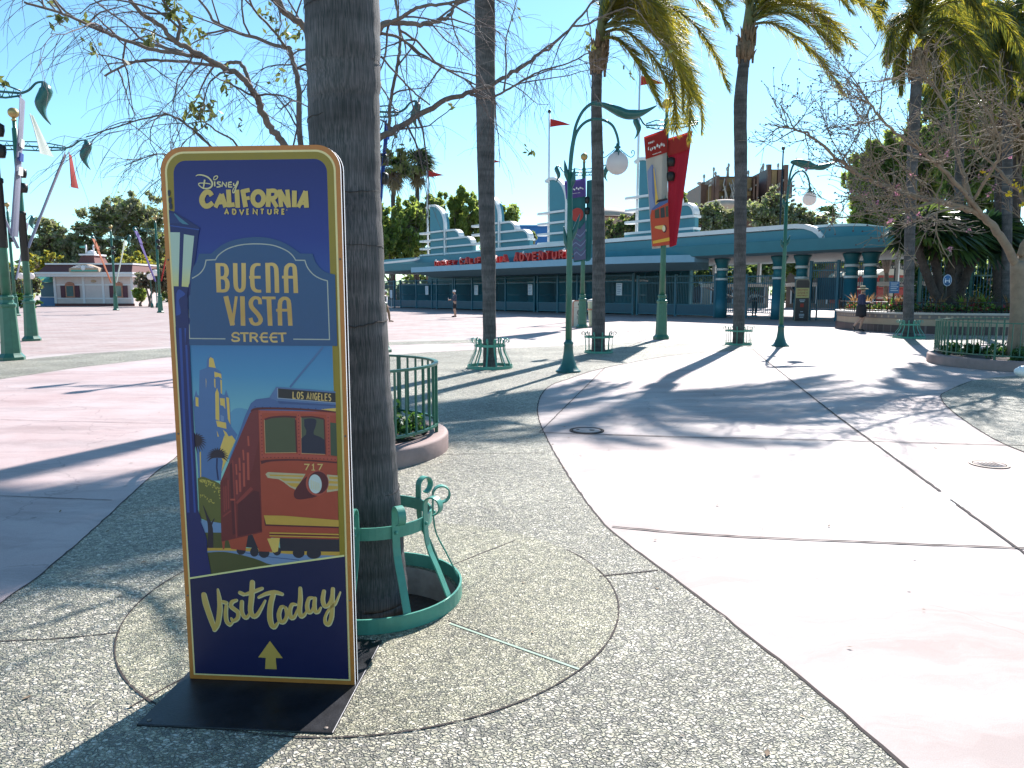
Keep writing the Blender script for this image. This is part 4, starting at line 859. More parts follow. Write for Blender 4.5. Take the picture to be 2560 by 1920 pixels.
mat("jade_paint", (.075, .29, .215), .38, var=.14, scale=9, bump=.0006, bscale=160)
mat("green_paint", (.030, .130, .085), .33, var=.16, scale=7, bump=.0006, bscale=140)
mat("teal_paint", (.020, .105, .095), .30, var=.16, scale=7, bump=.0005, bscale=140)
def guard(loc, label, bell, r0, r1, h, n, rb=.022, tall=.07, group="iron guards around the palms", a0=.1):
    t = root("tree_guard", (loc[0], loc[1], 0), label, "tree guard", group, world=False)
    M_ = MATS["jade_paint"]
    m = MB(); m.ring(r0, .006, .006 + tall, .010, n=56); m.build("base_ring", M_, t)
    zt = h * .74
    m = MB(); m.ring(r1, zt - tall * .42, zt + tall * .42, .009, n=56); m.build("upper_ring", M_, t)
    for k in range(n):
        a = a0 + 2 * math.pi * k / n; e = Vector((math.cos(a), math.sin(a), 0)); tg = Vector((-math.sin(a), math.cos(a), 0))
        if bell: prof = [(r0 - .012, .05), (r0 - .02, h * .14), (r0 - (r0 - r1) * .52, h * .36), (r1 + .02, h * .55), (r1 + .007, zt), (r1 + .007, h * .88)]
        else: prof = [(r0 - .015, .05), (r0 - .015, h * .4), (r1 + .007, zt), (r1 + .007, h * .88)]
        rs = r1 + .007; cz = h * .90; cr_ = h * .075
        prof += [(rs + cr_ - cr_ * math.cos(th), cz + cr_ * math.sin(th)) for th in np.linspace(.3, 4.6, 9)] if bell else [(rs + cr_ - cr_ * math.cos(th), cz + cr_ * math.sin(th)) for th in np.linspace(.3, 4.8, 9)]
        pts = smooth_path([e * r + Vector((0, 0, z)) for r, z in prof], 3)
        mm = MB()
        # flat bar: width along the tangent, 6 mm thick
        Lp = len(pts); vs = []
        for i, p in enumerate(pts):
            d = (pts[min(i + 1, Lp - 1)] - pts[max(i - 1, 0)]).normalized(); nn = d.cross(tg).normalized() * .0035
            w = tg * rb
            vs += [p - w - nn, p + w - nn, p + w + nn, p - w + nn]
        fs = [(0, 1, 2, 3), tuple((Lp - 1) * 4 + j for j in (3, 2, 1, 0))]
        for i in range(Lp - 1):
            for j in range(4): fs.append((i * 4 + j, (i + 1) * 4 + j, (i + 1) * 4 + (j + 1) % 4, i * 4 + (j + 1) % 4))
        mm.add(vs, fs)
        q = e * (r1 + .011) + Vector((0, 0, zt)); mm.sphere(q + e * .002, .009, 8)
        mm.build("scroll_bar", M_, t, fixn=True)
    return t
guard(PIT, "nearest bell-shaped jade green tree guard around the thick palm beside the sign", True, .43, .285, .56, 10, .018, .07, a0=.22)
guard((-.445, Y2), "bell-shaped green guard around the palm left of the curled lamp post", True, .46, .30, .62, 14, .016, .06)
guard((2.2, Y3), "cage-like green guard around the palm right of the curled lamp post", False, .36, .36, .55, 12, .010, .05)
guard((6.63, Y4), "cage-like green guard around the bulging palm in mid plaza", False, .38, .38, .56, 12, .010, .05)
guard((13.39, Y5), "bell-shaped green guard standing before the tiled flower bed wall", True, .50, .30, .62, 14, .016, .06)

# ------------------------------------------------------------------ round planters with railings
mat("kerb_pink", (.30, .205, .185), .75, var=.18, scale=5, bump=.002, bscale=60)
mat("plant_green", (.06, .14, .03), .5, var=.4, scale=6, trans=.35, tcol=(.14, .3, .04))
mat("plant_dark", (.03, .075, .025), .5, var=.4, scale=6, trans=.25, tcol=(.06, .14, .03))
def leaves(name, centers, n, size, mats, spread, seed, up=.3, parent=None, flat=.0, elong=2.0):
    """many leaf quads round the given centres (x, y, z, weight radius)"""
    g = np.random.default_rng(seed); C_ = np.array([c[:3] for c in centers]); Rr = np.array([c[3] for c in centers])
    idx = g.choice(len(C_), n, p=Rr ** 2 / (Rr ** 2).sum())
    dirs = g.normal(size=(n, 3)); dirs /= np.linalg.norm(dirs, axis=1)[:, None]
    rad = np.abs(g.normal(size=n)) * .62
    pos = C_[idx] + dirs * (rad * Rr[idx])[:, None] * np.array([1, 1, spread])
    a = g.normal(size=(n, 3)); a[:, 2] = a[:, 2] * (1 - flat) + up; a /= np.linalg.norm(a, axis=1)[:, None]
    b = np.cross(a, g.normal(size=(n, 3))); b /= np.linalg.norm(b, axis=1)[:, None]
    s = size * g.uniform(.6, 1.35, n)[:, None]
    u_ = a * s * elong * .5; w_ = b * s * .5
    V = np.stack([pos - u_, pos + w_ * .9 - u_ * .1, pos + u_, pos - w_ * .9 - u_ * .1], 1).reshape(-1, 3)
    F = np.arange(4 * n).reshape(-1, 4)
    return mesh_np(name, V, F, [MATS[q] for q in mats], mi=g.integers(0, len(mats), n), parent=parent)
def round_planter(c, rk, rr_, hk, zr, npk, label, rlabel, glabel, seed):
    t = root("round_planter", (c[0], c[1], 0), label, "planter", world=False)
    m = MB(); m.lathe([(rk, .004), (rk, hk - .025), (rk - .012, hk - .008), (rk - .04, hk), (rk - .19, hk), (rk - .2, hk - .01), (rk - .2, hk - .08)], n=80, caps=False); m.build("kerb", MATS["kerb_pink"], t)
    m = MB(); m.lathe([(rk - .2, hk - .07), (rk * .5, hk - .03), (.0001, hk)], n=48); m.build("soil", MATS["soil"], t)
    f = root("railing", (c[0], c[1], hk), rlabel, "railing", world=False)
    m = MB(); a = np.linspace(0, 2 * math.pi, 90, endpoint=False)
    z1 = zr - hk
    m.ring(rr_ + .02, z1 - .022, z1, .04, n=90); m.build("top_rail", MATS["green_paint"], f)
    m = MB(); m.ring(rr_ + .016, .07, .092, .032, n=90); m.build("bottom_rail", MATS["green_paint"], f)
    m = MB()
    for k in range(npk):
        th = 2 * math.pi * k / npk; w = .008; post = k % 8 == 0
        if post: w = .016
        ca, sa = math.cos(th), math.sin(th)
        m.box(-w, w, -w, w, -.001 if post else .0925, z1 - .0225, fn=lambda x, y, z, ca=ca, sa=sa: (rr_ * ca + x * ca - y * sa, rr_ * sa + x * sa + y * ca, z))
    m.build("pickets", MATS["green_paint"], f)
    g = random.Random(seed)
    cs = []
    for k in range(60):
        a_ = g.uniform(0, 6.28); q = (rr_ - .16) * math.sqrt(g.random()); cs.append((c[0] + q * math.cos(a_), c[1] + q * math.sin(a_), hk + .05 + g.random() * .05, g.uniform(.06, .13)))
    o = leaves("planter_groundcover", cs, int(4200 * rk * rk), .045, ("plant_green", "plant_dark"), .9, seed, up=.5); tag(o, glabel, "ground cover", kind="stuff")
PL1 = (-1.70, 6.93); PL2 = (10.9, 15.3)
round_planter(PL1, 1.08, .97, .17, .845, 48, "round pink concrete planter behind the nearest palm trunk", "green picket railing on the round planter behind the nearest palm", "leafy ground cover in the planter behind the nearest palm", 5)
round_planter(PL2, 1.88, 1.74, .20, .93, 80, "round pink planter at the right edge under the bare blossom tree", "green picket railing round the planter at the right edge", "dark ground cover in the right-edge planter under the blossom tree", 6)

# ------------------------------------------------------------------ bare trees
mat("bark_bare", (.155, .12, .10), .85, var=.35, scale=10, bump=.004, bscale=50)
mat("twig", (.13, .10, .095), .8, var=.25, scale=4)
mat("bark_tan", (.25, .185, .13), .85, var=.25, scale=5, bump=.004, bscale=45)
mat("twig_tan", (.235, .18, .125), .8, var=.25, scale=4)
def bare_tree(rt, trunk_pts, trunk_r, limbs, bark, twigm, seed, n2, l2, ntw, ltw, droop, out_bias, tips=None, tw_r=(.0024, .0010), up2=0.0, r2=.012, tmin=.15):
    rr = random.Random(seed)
    m = MB(); tp = smooth_path(trunk_pts, 5); m.tube(tp, trunk_r, 14, caps=True); 
    if isinstance(bark, str): bark = MATS[bark]
    m.build("trunk", bark, rt)
    B = MB(); T = MB(); tipl = []
    lim = []
    for pts, r0, r1 in limbs:
        sp_ = smooth_path(pts, 6)
        # small knots and kinks so that no limb is a clean pipe
        sp2 = [q + Vector((rr.gauss(0, r0 * .18), rr.gauss(0, r0 * .18), rr.gauss(0, r0 * .18))) if 0 < i < len(sp_) - 1 else q for i, q in enumerate(sp_)]
        B.tube(sp2, [r0 + (r1 - r0) * (i / (len(sp2) - 1)) for i in range(len(sp2))], 9)
        lim.append((sp2, r0, r1))
    tot = sum((a[0] - a[-1]).length for a, _, _ in lim)
    def walk(p, d, L, n, drp, jit, w=(0, 0, 0)):
        out = [p.copy()]; s = L / n
        for i in range(n):
            d = (d + Vector((rr.gauss(0, jit) + w[0], rr.gauss(0, jit) + w[1], rr.gauss(0, jit) - drp))).normalized(); p = p + d * s; out.append(p.copy())
        return out
    for sp2, r0, r1 in lim:
        ln = (sp2[0] - sp2[-1]).length
        for k in range(max(2, int(n2 * ln / tot))):
            t = tmin + (1 - tmin) * rr.random(); x = t * (len(sp2) - 1); i = min(int(x), len(sp2) - 2); q = sp2[i].lerp(sp2[i + 1], x - i)
            tan = (sp2[i + 1] - sp2[i]).normalized()
            d = (tan * rr.uniform(.2, .9) + Vector((rr.gauss(0, .7), rr.gauss(0, .6), rr.gauss(0, .6) + up2)) + Vector(out_bias) * .3).normalized()
            L = l2 * rr.uniform(.5, 1.3); ra = min(r2, r0 + (r1 - r0) * t) * rr.uniform(.6, 1)
            sec = walk(q, d, L, 8, droop * .3, .16)
            T.tube(sec, [ra, ra * .75, ra * .5, ra * .28], 5, caps=False)
            for j in range(ntw):
                u_ = rr.uniform(.15, 1) * 8; i2 = min(int(u_), 7); q2 = sec[i2].lerp(sec[i2 + 1], u_ - i2)
                tn = (sec[i2 + 1] - sec[i2]).normalized()
                d2 = (tn * .7 + Vector((rr.gauss(0, .6), rr.gauss(0, .6), rr.gauss(0, .5) + up2 * .6))).normalized()
                tw = walk(q2, d2, ltw * rr.uniform(.4, 1.4), 5, droop, .15)
                T.tube(tw, [tw_r[0], tw_r[0] * .8, tw_r[1]], 3, caps=False)
                tipl.append(tw[-1])
                if rr.random() < .6:
                    tw2 = walk(tw[2], (tw[3] - tw[2]).normalized() + Vector((rr.gauss(0, .6), rr.gauss(0, .6), rr.gauss(0, .4))), ltw * rr.uniform(.3, .8), 4, droop, .15)
                    T.tube(tw2, [tw_r[0] * .8, tw_r[1]], 3, caps=False); tipl.append(tw2[-1])
    B.build("limbs", bark, rt); T.build("twigs", MATS[twigm], rt)
    return tipl
def PX(pts): return [P(x, y, Y) for x, y, Y in pts]
t = root("bare_tree", (PL1[0], PL1[1], .15), "bare spreading tree with hanging twigs arching over the sign", "tree")
fork = P(800, 640, 6.95)
limbs = [
 (PX([(800, 650, 6.95), (745, 450, 6.8), (709, 362, 6.7), (672, 312, 6.6), (650, 262, 6.5), (630, 225, 6.4)]), 0.0341, 0.0279),
 (PX([(632, 228, 6.4), (600, 190, 6.3), (550, 165, 6.2), (480, 125, 6.0), (440, 105, 5.9), (395, 60, 5.8), (340, 22, 5.7), (300, -40, 5.6)]), 0.0260, 0.0136),
 (PX([(625, 220, 6.4), (612, 172, 6.4), (590, 156, 6.5), (545, 165, 6.6), (470, 156, 6.7), (390, 150, 6.8), (330, 156, 6.9), (262, 190, 7.0)]), 0.0174, 0.0090),
 (PX([(500, 142, 6.1), (430, 132, 5.9), (370, 120, 5.8), (290, 92, 5.6), (235, 70, 5.5), (160, 35, 5.3), (60, 5, 5.1)]), 0.0161, 0.0074),
 (PX([(455, 130, 6.1), (380, 112, 6.3), (310, 100, 6.5), (250, 70, 6.6), (190, 48, 6.7), (150, 15, 6.8), (120, -20, 6.9)]), 0.0136, 0.0090),
 (PX([(440, 108, 5.9), (450, 60, 5.9), (420, 20, 5.8), (390, -30, 5.7)]), 0.0144, 0.0096),
 (PX([(815, 640, 7.0), (760, 470, 7.1), (750, 362, 7.2), (747, 224, 7.3), (734, 155, 7.4), (723, 119, 7.4)]), 0.0310, 0.0217),
 (PX([(724, 120, 7.4), (687, 112, 7.5), (615, 87, 7.6), (542, 58, 7.7), (521, 30, 7.7), (490, -10, 7.8)]), 0.0198, 0.0112),
 (PX([(715, 118, 7.4), (680, 72, 7.2), (640, 30, 7.0), (615, -20, 6.9)]), 0.0136, 0.0087),
 (PX([(830, 600, 6.9), (815, 300, 6.9), (775, 95, 6.9), (720, 35, 6.8), (680, -15, 6.7)]), 0.0372, 0.0260),
 (PX([(830, 600, 7.1), (880, 420, 7.2), (951, 345, 7.3), (1000, 318, 7.4), (1077, 269, 7.5), (1153, 237, 7.6), (1235, 209, 7.7), (1300, 168, 7.8), (1359, 130, 7.9), (1432, 63, 8.0), (1490, -5, 8.1)]), 0.0372, 0.0099),
 (PX([(1176, 236, 7.6), (1210, 245, 7.5), (1250, 235, 7.4), (1300, 205, 7.3), (1345, 180, 7.2), (1420, 158, 7.1), (1480, 128, 7.0)]), 0.0136, 0.0054),
 (PX([(1432, 65, 8.0), (1470, 60, 8.0), (1520, 35, 7.9), (1570, 18, 7.8)]), 0.0112, 0.0063),
 (PX([(973, 334, 7.35), (976, 253, 7.4), (990, 180, 7.45), (1000, 111, 7.5), (996, 40, 7.5), (985, -15, 7.5)]), 0.0174, 0.0136),
 (PX([(850, 500, 6.6), (900, 200, 6.6), (950, 72, 6.6), (1000, 58, 6.7), (1060, 60, 6.8), (1105, 50, 6.9), (1130, 30, 7.0), (1148, -10, 7.0)]), 0.0279, 0.0136),
 (PX([(948, 72, 6.6), (1005, 42, 6.5), (1050, 18, 6.4), (1110, 10, 6.3), (1180, -5, 6.2)]), 0.0174, 0.0099),
 (PX([(950, 85, 6.7), (1000, 95, 6.9), (1060, 140, 7.0), (1120, 175, 7.1), (1190, 212, 7.2)]), 0.0144, 0.0072),
 (PX([(1000, 75, 6.9), (1050, 110, 7.0), (1100, 165, 7.1), (1150, 180, 7.2), (1195, 190, 7.3)]), 0.0112, 0.0063),
 (PX([(952, 140, 7.0), (1000, 195, 7.1), (1040, 235, 7.2), (1075, 262, 7.3)]), 0.0096, 0.0072),
 (PX([(640, 470, 6.6), (560, 400, 6.4), (490, 330, 6.3), (425, 288, 6.2), (350, 300, 6.1), (215, 342, 6.0)]), 0.0128, 0.0045),
 (PX([(640, 460, 6.7), (590, 360, 6.6), (545, 330, 6.5), (510, 305, 6.4), (470, 310, 6.3)]), 0.0104, 0.0045),
 (PX([(600, 470, 6.9), (450, 400, 6.8), (400, 385, 6.7), (360, 395, 6.6), (310, 415, 6.5)]), 0.0080, 0.0036),
]
tips = bare_tree(t, [Vector((PL1[0], PL1[1], .05)), P(822, 900, 6.95), fork], [.12, .095, .08], limbs, "bark_bare", "twig", 21, 128, .82, 8, .48, .20, (0, 0, -.2))
rr = random.Random(77)
cl = [(*q, .09) for q in rr.sample(tips, 22)]
for x, y, Y in ((520, 262, 6.4), (490, 270, 6.4), (498, 290, 6.3), (985, 380, 7.2), (1010, 400, 7.2), (1000, 410, 7.2), (945, 390, 7.1), (1030, 430, 7.3), (410, 15, 5.8), (440, 40, 5.8), (460, 70, 6), (385, 90, 6), (430, 5, 5.9), (670, 40, 6.8), (705, 85, 7.2), (735, 95, 7.3), (575, 215, 6.4), (500, 95, 7)):
    for _ in range(2): cl.append((*P(x + rr.gauss(0, 8), y + rr.gauss(0, 8), Y), .11))
mat("leaf_olive", (.11, .13, .04), .5, var=.4, scale=8, trans=.4, tcol=(.2, .22, .05))
leaves("leaves", cl, 620, .034, ("leaf_olive",), 1.3, 8, up=-.4, parent=t, elong=2.2)

t = root("blossom_tree", (PL2[0] - .3, PL2[1], .15), "nearly bare tan-barked tree with seed tips and a few blossoms in the right planter", "tree")
tb = Vector((PL2[0] - .32, PL2[1], .1))
fk = P(2543, 655, 15.2)
limbs = [
 (PX([(2543, 665, 15.2), (2500, 590, 15.1), (2455, 540, 15.0), (2400, 517, 14.9), (2330, 500, 14.8), (2250, 480, 14.6), (2160, 440, 14.4), (2090, 395, 14.2), (2030, 340, 14.0), (1960, 318, 13.8), (1906, 312, 13.7)]), .085, .006),
 (PX([(2460, 543, 15.0), (2400, 470, 14.6), (2330, 400, 14.3), (2250, 340, 14.1), (2190, 280, 13.9), (2150, 220, 13.8), (2110, 165, 13.7)]), .045, .006),
 (PX([(2430, 530, 15.0), (2420, 470, 15.2), (2390, 380, 15.4), (2370, 280, 15.6), (2320, 200, 15.8), (2240, 160, 15.9)]), .05, .006),
 (PX([(2340, 503, 14.8), (2280, 520, 14.4), (2210, 525, 14.1), (2140, 540, 13.8), (2080, 545, 13.6)]), .03, .005),
 (PX([(2400, 517, 14.9), (2330, 535, 14.0), (2270, 560, 13.5), (2200, 560, 13.2)]), .024, .005),
 (PX([(2543, 660, 15.2), (2570, 600, 15.4), (2560, 500, 15.6), (2510, 440, 15.8), (2450, 380, 16), (2380, 330, 16.2)]), .075, .008),
 (PX([(2550, 640, 15.2), (2600, 540, 15.0), (2620, 420, 14.6), (2560, 330, 14.2), (2500, 260, 14.0)]), .075, .008),
 (PX([(2560, 620, 15.3), (2640, 500, 15.6), (2700, 400, 16), (2740, 300, 16.3)]), .07, .01),
 (PX([(2420, 525, 15.0), (2470, 440, 14.4), (2500, 380, 14.0), (2480, 300, 13.8), (2430, 230, 13.6)]), .035, .006),
 (PX([(2300, 492, 14.8), (2260, 420, 15.2), (2210, 370, 15.4), (2170, 310, 15.5), (2130, 270, 15.6)]), .022, .005),
 (PX([(2200, 460, 14.5), (2180, 400, 14.3), (2175, 330, 14.2), (2165, 262, 14.2)]), .014, .004),
 (PX([(2120, 415, 14.3), (2080, 350, 14.4), (2060, 300, 14.5), (2045, 255, 14.6)]), .012, .004),
]
tips = bare_tree(t, [tb, tb + Vector((.0, 0, .9)), fk], [.16, .135, .125], limbs, "bark_tan", "twig_tan", 33, 215, .95, 7, .42, -.03, (-.3, 0, .2), tw_r=(.0075, .004), up2=.25, r2=.022, tmin=.25)
mat("seed_pod", (.075, .05, .055), .7, var=.3, scale=9); mat("pink_blossom", (.62, .27, .38), .6, var=.15, scale=9, trans=.35, tcol=(.7, .3, .4)); mat("yellow_blossom", (.78, .58, .03), .6, var=.1, scale=9, trans=.4, tcol=(.8, .6, .05))
m = MB(); rr = random.Random(5)
for q in tips:
    if rr.random() < .8: m.sphere(q, rr.uniform(.012, .021), 6, 0, (1, 1, .8))
m.build("seed_pods", MATS["seed_pod"], t)
leaves("pink_flowers", [(*q, .07) for q in rr.sample(tips, 160) if q.z < 4.2][:22], 240, .04, ("pink_blossom",), 1, 3, parent=t, elong=1.3)
ye = [(*P(x, y, 15.2), .085) for x, y in ((2455, 430, ), (2470, 438), (2553, 470), (2556, 515), (2522, 485), (2460, 10), (2540, 465))]
leaves("yellow_flowers", ye, 110, .05, ("yellow_blossom",), 1, 4, parent=t, elong=1.3)

# dry leaves and specks lying about on the paving
g = np.random.default_rng(77); n = 185; X = np.concatenate([g.normal(-1.2, 2.0, 150), g.uniform(0, 9, 35)]); Yc = np.concatenate([g.normal(5.2, 2.2, 150), g.uniform(2.6, 15, 35)]); a = g.uniform(0, 6.28, n); s_ = g.uniform(.004, .014, n)
c_ = np.stack([X, Yc, np.full(n, .0095)], 1); u_ = np.stack([np.cos(a), np.sin(a), g.normal(0, .12, n)], 1) * (s_ * 1.7)[:, None]; w_ = np.stack([-np.sin(a), np.cos(a), g.normal(0, .2, n)], 1) * (s_ * .7)[:, None]
keep = (Yc > 2.2) & (np.hypot(X - PIT[0], Yc - PIT[1]) > .5) & (np.hypot(X - PL1[0], Yc - PL1[1]) > 1.15)
V = np.stack([c_ - u_, c_ + w_, c_ + u_, c_ - w_], 1)[keep].reshape(-1, 3)
tag(mesh_np("leaf_litter", V, np.arange(len(V)).reshape(-1, 4), [MATS["dead_fibre"]]), "small dry leaves scattered over the paving", "litter", kind="stuff")

# ------------------------------------------------------------------ leaf-hooded street lamps
mat("globe_glass", (.80, .76, .74), .25, var=.03, scale=3, trans=.45, tcol=(.85, .78, .76))
mat("gold_paint", (.42, .30, .12), .42, .55, .25, 9)
def leaf_body(m, spine, halfw, halft, tg, mi=0, n=10):
    """a cupped metal leaf: sections across the spine; tg = horizontal direction of its width"""
    pts = smooth_path(spine, 5); L = len(pts); W = lerp_list(halfw, L); Tk = lerp_list(halft, L); tg = Vector(tg).normalized(); vs = []
    for i, p in enumerate(pts):
        d = (pts[min(i + 1, L - 1)] - pts[max(i - 1, 0)]).normalized(); nn = tg.cross(d).normalized()
        for k in range(n):
            a = 2 * math.pi * k / n; vs.append(p + tg * math.cos(a) * W[i] + nn * math.sin(a) * Tk[i])
    fs = [(i * n + k, i * n + (k + 1) % n, (i + 1) * n + (k + 1) % n, (i + 1) * n + k) for i in range(L - 1) for k in range(n)]
    fs += [tuple(range(n - 1, -1, -1)), tuple((L - 1) * n + k for k in range(n))]
    m.add(vs, fs, mi, True)
def lamp(loc, label, arm_out, arm_in, globe, gr, leaf, leaf_t, sheaths, yaw, lt=1.0):
    """curves are given in the lamp's own plane (across, up); yaw turns that plane about the post"""
    t = root("street_lamp", (loc[0], loc[1], 0), label, "street lamp", "leaf-hooded street lamps", world=False)
    ca, sa = math.cos(yaw), math.sin(yaw)
    W3 = lambda q: Vector((q[0] * ca, q[0] * sa, q[1]))
    M_ = MATS["teal_paint"]
    m = MB(); m.lathe([(.24, .0), (.24, .03), (.21, .04), (.155, .12), (.115, .24), (.092, .40), (.084, .52), (.094, .535), (.094, .565), (.07, .585), (.062, .62)], n=28); m.build("base", M_, t)
    m = MB(); m.tube([(0, 0, .6), (.0, 0, 1.6), (.004, 0, 2.6), W3((-.005, leaf_t))], [.062, .056, .052, .048], 16); m.build("post", MATS["green_paint"], t)
    m = MB(); m.tube(smooth_path([W3(q) for q in arm_out], 6), [.034, .030, .028, .03], 10); m.build("outer_arm", M_, t)
    m = MB(); m.tube(smooth_path([W3(q) for q in arm_in], 6), [.030, .026, .024, .024], 10); m.build("inner_arm", M_, t)
    m = MB(); leaf_body(m, [W3(q) for q in leaf], ([.03, .08, .13, .12, .06, .010] if lt == 1.0 else [.04, .11, .13, .09, .10, .010]), [.025, .05, .085, .085, .045, .006] if lt == 1.0 else [.03, .10, .125, .07, .09, .01], (-sa, ca, 0)); m.build("leaf_hood", M_, t)
    g = W3(globe)
    m = MB(); m.lathe([(.075, -.02), (.085, 0), (.05, .03), (.03, .06), (.06, .085), (.06, .1), (.03, .12), (.025, .16)], (g.x, g.y, g.z + gr * .95), 18)
    for k in range(4):
        a = yaw + k * math.pi / 2; e = Vector((math.cos(a), math.sin(a), 0)); c = g + Vector((0, 0, gr))
        sp_ = [c + e * .05 + Vector((0, 0, .04)), c + e * .16 - Vector((0, 0, .05)), c + e * .24 - Vector((0, 0, .10)), c + e * .30 - Vector((0, 0, .07)), c + e * .31 + Vector((0, 0, .0)), c + e * .27 + Vector((0, 0, .02)), c + e * .255 - Vector((0, 0, .02)), c + e * .275 - Vector((0, 0, .03))]
        m.tube(smooth_path(sp_, 3), .008, 5)
        m.tube([c + e * .05, c + e * .075 - Vector((0, 0, .10))], [.022, .004], 5)
    m.build("globe_fitter", M_, t)
    m = MB(); m.sphere(g, gr, 28); m.build("globe", MATS["globe_glass"], t)
    for (a, z0, z1, off, w) in sheaths:
        e = Vector((math.cos(a), math.sin(a), 0)); m = MB()
        leaf_body(m, [e * .03 + Vector((0, 0, z0)), e * (.05 + off * .4) + Vector((0, 0, z0 + (z1 - z0) * .35)), e * (.05 + off) + Vector((0, 0, z0 + (z1 - z0) * .7)), e * (.05 + off * 1.5) + Vector((0, 0, z1))], [.02, w, w * .7, .006], [.02, .05, .03, .004], (-e.y, e.x, 0)); m.build("leaf_sheath", M_, t)
    return t
LN_ = (1.08, 13.89)
lamp(LN_, "nearer leaf-hooded curled green lamp post with white globe in mid plaza",
     [(-.01, 3.69), (.01, 4.05), (.05, 4.32), (.10, 4.57), (.21, 4.80), (.35, 4.93), (.48, 4.97)], [(.0, 3.70), (.04, 4.13), (.10, 4.41), (.23, 4.59), (.41, 4.67), (.61, 4.65), (.76, 4.56), (.84, 4.41), (.88, 4.25), (.875, 4.17)],
     (.865, 3.88), .207, [(.37, 4.94), (.59, 4.92), (.79, 4.84), (1.02, 4.75), (1.22, 4.755), (1.39, 4.81), (1.57, 4.90)], 3.72,
     [(2.9, 3.55, 3.95, .04, .06), (.2, 2.45, 2.98, .10, .055), (2.6, 2.3, 2.75, .05, .05), (-.6, 3.45, 3.8, .03, .05)], -.05)
lamp((7.62, 20.66), "farther leaf-hooded green lamp post like a perched bird above its globe",
     [(.0, 3.95), (.01, 4.15), (.03, 4.49), (.06, 4.76), (.11, 4.95), (.15, 5.03)], [(.01, 4.09), (.05, 4.46), (.13, 4.69), (.24, 4.81), (.35, 4.85), (.45, 4.81), (.54, 4.68), (.59, 4.53), (.61, 4.39)],
     (.62, 4.09), .185, [(.06, 5.08), (.21, 5.08), (.42, 5.03), (.63, 4.97), (.81, 4.94), (1.01, 4.97), (1.28, 5.07)], 4.0,
     [(3.0, 3.85, 4.12, .04, .08), (.1, 2.8, 3.1, .06, .07), (2.9, 2.75, 3.0, .04, .06)], -.03, 1.35)

# ------------------------------------------------------------------ banner poles
def cloth_m(nm, c, tr=.35): return mat(nm, c, .75, var=.06, scale=3, trans=tr, tcol=c)
cloth_m("cloth_red", (.40, .030, .024)); cloth_m("cloth_crimson", (.36, .012, .038)); cloth_m("cloth_cream", (.46, .45, .42)); cloth_m("cloth_violet", (.12, .08, .30)); cloth_m("cloth_teal", (.03, .16, .17)); cloth_m("cloth_blue", (.03, .08, .34)); cloth_m("cloth_grey", (.30, .31, .40)); cloth_m("cloth_pale", (.55, .6, .55)); cloth_m("cloth_orange", (.45, .14, .06))
mat("white_print", (.78, .77, .74), .6, var=.04); mat("black_metal", (.02, .022, .022), .4, .3, .2)
def banner(t, quad, flap, mats, art_fn=None, nm="banner", n=7, sag=-.05):
    """quad: TL, TR, BR, BL world points; the cloth bows slightly and hangs in soft folds"""
    TL, TR, BR_, BL_ = [Vector(q) for q in quad]
    nn = (BL_ - TL).cross(TR - TL).normalized()
    def at(u, v, d=0.0):
        a = TL.lerp(TR, u).lerp(BL_.lerp(BR_, u), v)
        return a + nn * (sag * math.sin(math.pi * u) * (.3 + v) + .018 * math.sin(9 * u + 2 * v) + d)
    flat = lambda u, v, d=0.0: TL.lerp(TR, u).lerp(BL_.lerp(BR_, u), v) + nn * (.022 + d)
    m = MB(); k = 14; vs = []; g = 9
    for d in (0, .006):
        for j in range(k + 1):
            for i in range(g + 1): vs.append(at(i / g, j / k, -d))
    S = (k + 1) * (g + 1); fs = []
    for j in range(k):
        for i in range(g):
            a = j * (g + 1) + i; q = (a, a + 1, a + g + 2, a + g + 1); fs.append(q); fs.append(tuple(x + S for x in q[::-1]))
    m.add(vs, fs, 0, True)
    if flap:
        vs = []
        for j in range(4):
            for i in range(g + 1): vs.append(at(-.03 + 1.06 * i / g, -.01 + flap * j / 3, .03 + .02 * j / 3))
        m.add(vs, [(j * (g + 1) + i, j * (g + 1) + i + 1, (j + 1) * (g + 1) + i + 1, (j + 1) * (g + 1) + i) for j in range(3) for i in range(g)], 1, True)
    o = m.build(nm, [MATS[q] for q in mats], t)
    if art_fn:
        a = MB(); ms = []
        def put(poly_, mm, d=.012):
            if mm not in ms: ms.append(mm)
            a.add([flat(u, v, d) for u, v in poly_], [tuple(range(len(poly_)))], ms.index(mm))
        def putline(pts, w, mm, d=.06, closed=False, asp=1.0):
            if mm not in ms: ms.append(mm)
            vs, fs = stroke([(u, v * asp) for u, v in pts], w, closed)
            a.add([flat(q.x, q.y / asp, d) for q in vs], fs, ms.index(mm))
        art_fn(put, putline)
        a.build("banner_print", ms, o, off=WORLD_ROOTS.get(t.name))
    return at
def head_text(putline, y0, h, asp, sz=1.0):
    """small word, jaunty capitals, small word below: white on the head flap"""
    wp = MATS["white_print"]
    for (txt, x0, x1, v0, hh, w) in (("DISNEY", .14, .42, y0, h * .22, .020), ("CALIFORNIA", .1, .9, y0 + h * .28, h * .38, .038), ("ADVENTURE", .3, .72, y0 + h * .76, h * .15, .018)):
        for pts, ww, cl in text_strokes(txt, x0, 0, x1 - x0, hh, w):
            putline([(u_, v0 + hh - q + (.01 * math.sin(u_ * 31) if txt == "CALIFORNIA" else 0)) for u_, q in pts], w, wp, closed=cl, asp=asp)
